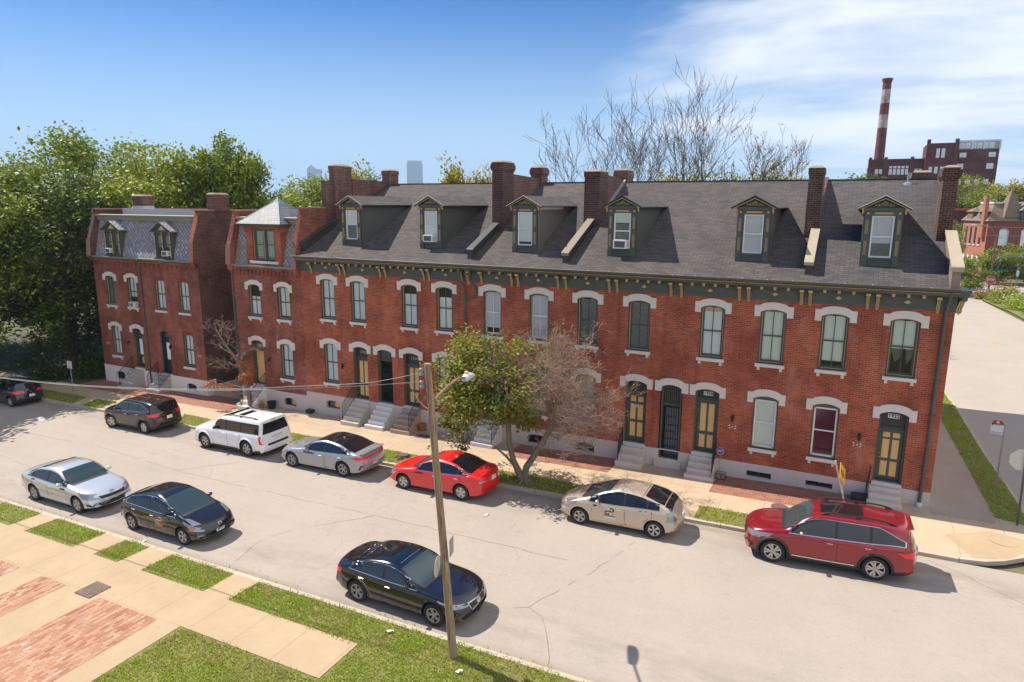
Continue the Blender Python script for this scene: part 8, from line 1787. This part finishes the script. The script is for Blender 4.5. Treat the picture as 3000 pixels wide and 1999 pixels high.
for x in (18.8, 22, 24.6, 28.1): m.box(x, x+.4, y-.2, y, 25.6, 27.6, 2)
fwin(m, 19.4, 6, 1.3, 25.9, 27.4, y-.02, 1.15); m.build('rooftop_glazing', [M['tower_stone'], M['blind_b'], M['white']], K)
m = MB(); m.box(5.1, 6.2, 105, 106, 12, 18) if False else None
st = wthing('factory_chimney', 'tall round smokestack with white bands', 'chimney', (.9, 193, .25)); prev = 0
for z0, z1, mt in ((0, 32.1, 'brick_fac'), (32.1, 35.6, 'white_band'), (35.6, 38.6, 'brick_fac'), (38.6, 42.2, 'white_band'), (42.2, 44.9, 'brick_fac')):
    r0 = 1.55-.011*z0; r1 = 1.55-.011*z1; m = MB(); m.lathe([(r0, z0), (r1, z1)], .9, 193, 24)
    if z1 > 44: m.lathe([(r1+.12, z1-.7), (r1+.3, z1-.1), (r1+.3, z1+.15)], .9, 193, 24)
    M['white_band'] = M.get('white_band') or brick_mat('white_brick', (.62, .56, .55), (.5, .42, .40), (.4, .3, .28), .4, .2); m.build('band' if mt == 'white_band' else 'shaft', M[mt], st, smooth=True, auto=40)
def tower(name, label, x, y, w, d, h, kind, rot=0):
    t = thing(name, label, 'skyscraper', (x, y, -2), rot); m = MB(); n = int(h/4)
    m.box(-w/2, w/2, -d/2, d/2, 0, h*.93)
    for k in range(n): m.box(-w/2-.4, w/2+.4, -d/2-.4, d/2+.4, 4*k+.2, 4*k+2.0, 1) if 4*k+2 < h*.92 else None
    m.build('shaft', [M['tower_glass'], M['tower_stone']], t)
    m = MB()
    if kind == 'flat': m.box(-w*.46, w*.46, -d*.46, d*.46, h*.93, h)
    elif kind == 'gable': m.prism_y([(-w/2, h*.93), (w*.1, h*.93), (w*.1, h*.96), (-w*.2, h*1.06), (-w/2, h*.96)], -d/2, d/2); m.box(w*.1, w/2, -d/2, d/2, h*.93, h*.95)
    else:
        m.lathe([(w*.36, h*.93), (w*.36, h*1.0), (w*.33, h*1.05), (w*.22, h*1.1), (w*.08, h*1.13), (.5, h*1.14)], 0, 0, 20)
    m.build('crown', M['tower_stone'], t)
tower('skyscraper', 'pale flat topped office tower fading in the distance', -1700, 2446, 66, 50, 190, 'flat', radians(35)); tower('skyscraper', 'faint gabled office tower behind the trees', -2022, 2190, 58, 50, 157, 'gable', radians(42)); tower('skyscraper', 'faint domed tower left of the second chimney pair', -1415, 2615, 52, 45, 133, 'dome', radians(30)); tower('skyscraper', 'low faint building beside the domed tower', -1480, 2580, 60, 50, 108, 'flat', radians(30))
# far belt of woods so the land does not end bare
m = MB(); rr = random.Random(77)
for k in range(520):
    a = radians(rr.uniform(-75, 30)); d = rr.uniform(230, 900); x = -3+sin(a)*d; y = -28+cos(a)*d
    if -40 < x < 60 and y < 260: continue
    h = rr.uniform(6, 9.5); r = rr.uniform(7, 14)
    for _ in range(34):
        v = Vector((rr.gauss(0, 1), rr.gauss(0, 1), abs(rr.gauss(0, .8)))).normalized(); leaf(m, Vector((x+v.x*r, y+v.y*r, -1.5+v.z*h)), rr.uniform(1.2, 2.6), rr)
tag(m.build('distant_woods', M['leaf_a'], uv=False), 'low green treetops far beyond the houses', 'woods', kind='stuff')
# air
hz_ = MB(); hz_.box(-3500, 3500, -500, 3600, -6, 225); t = NT('haze_air'); t.t.nodes.remove(t.b); v = t.n('ShaderNodeVolumePrincipled'); v.inputs['Color'].default_value = (.50, .72, 1, 1); v.inputs['Density'].default_value = .00020; v.inputs['Anisotropy'].default_value = 0.0
t.l(v.outputs[0], t.o.inputs['Volume']); ho = hz_.build('haze', t.m, uv=False); ho['kind'] = 'stuff'; ho['label'] = 'thin pale summer haze over the city'; ho['category'] = 'haze'
for p, lab in ((sc.objects.get('camera'), None),): pass
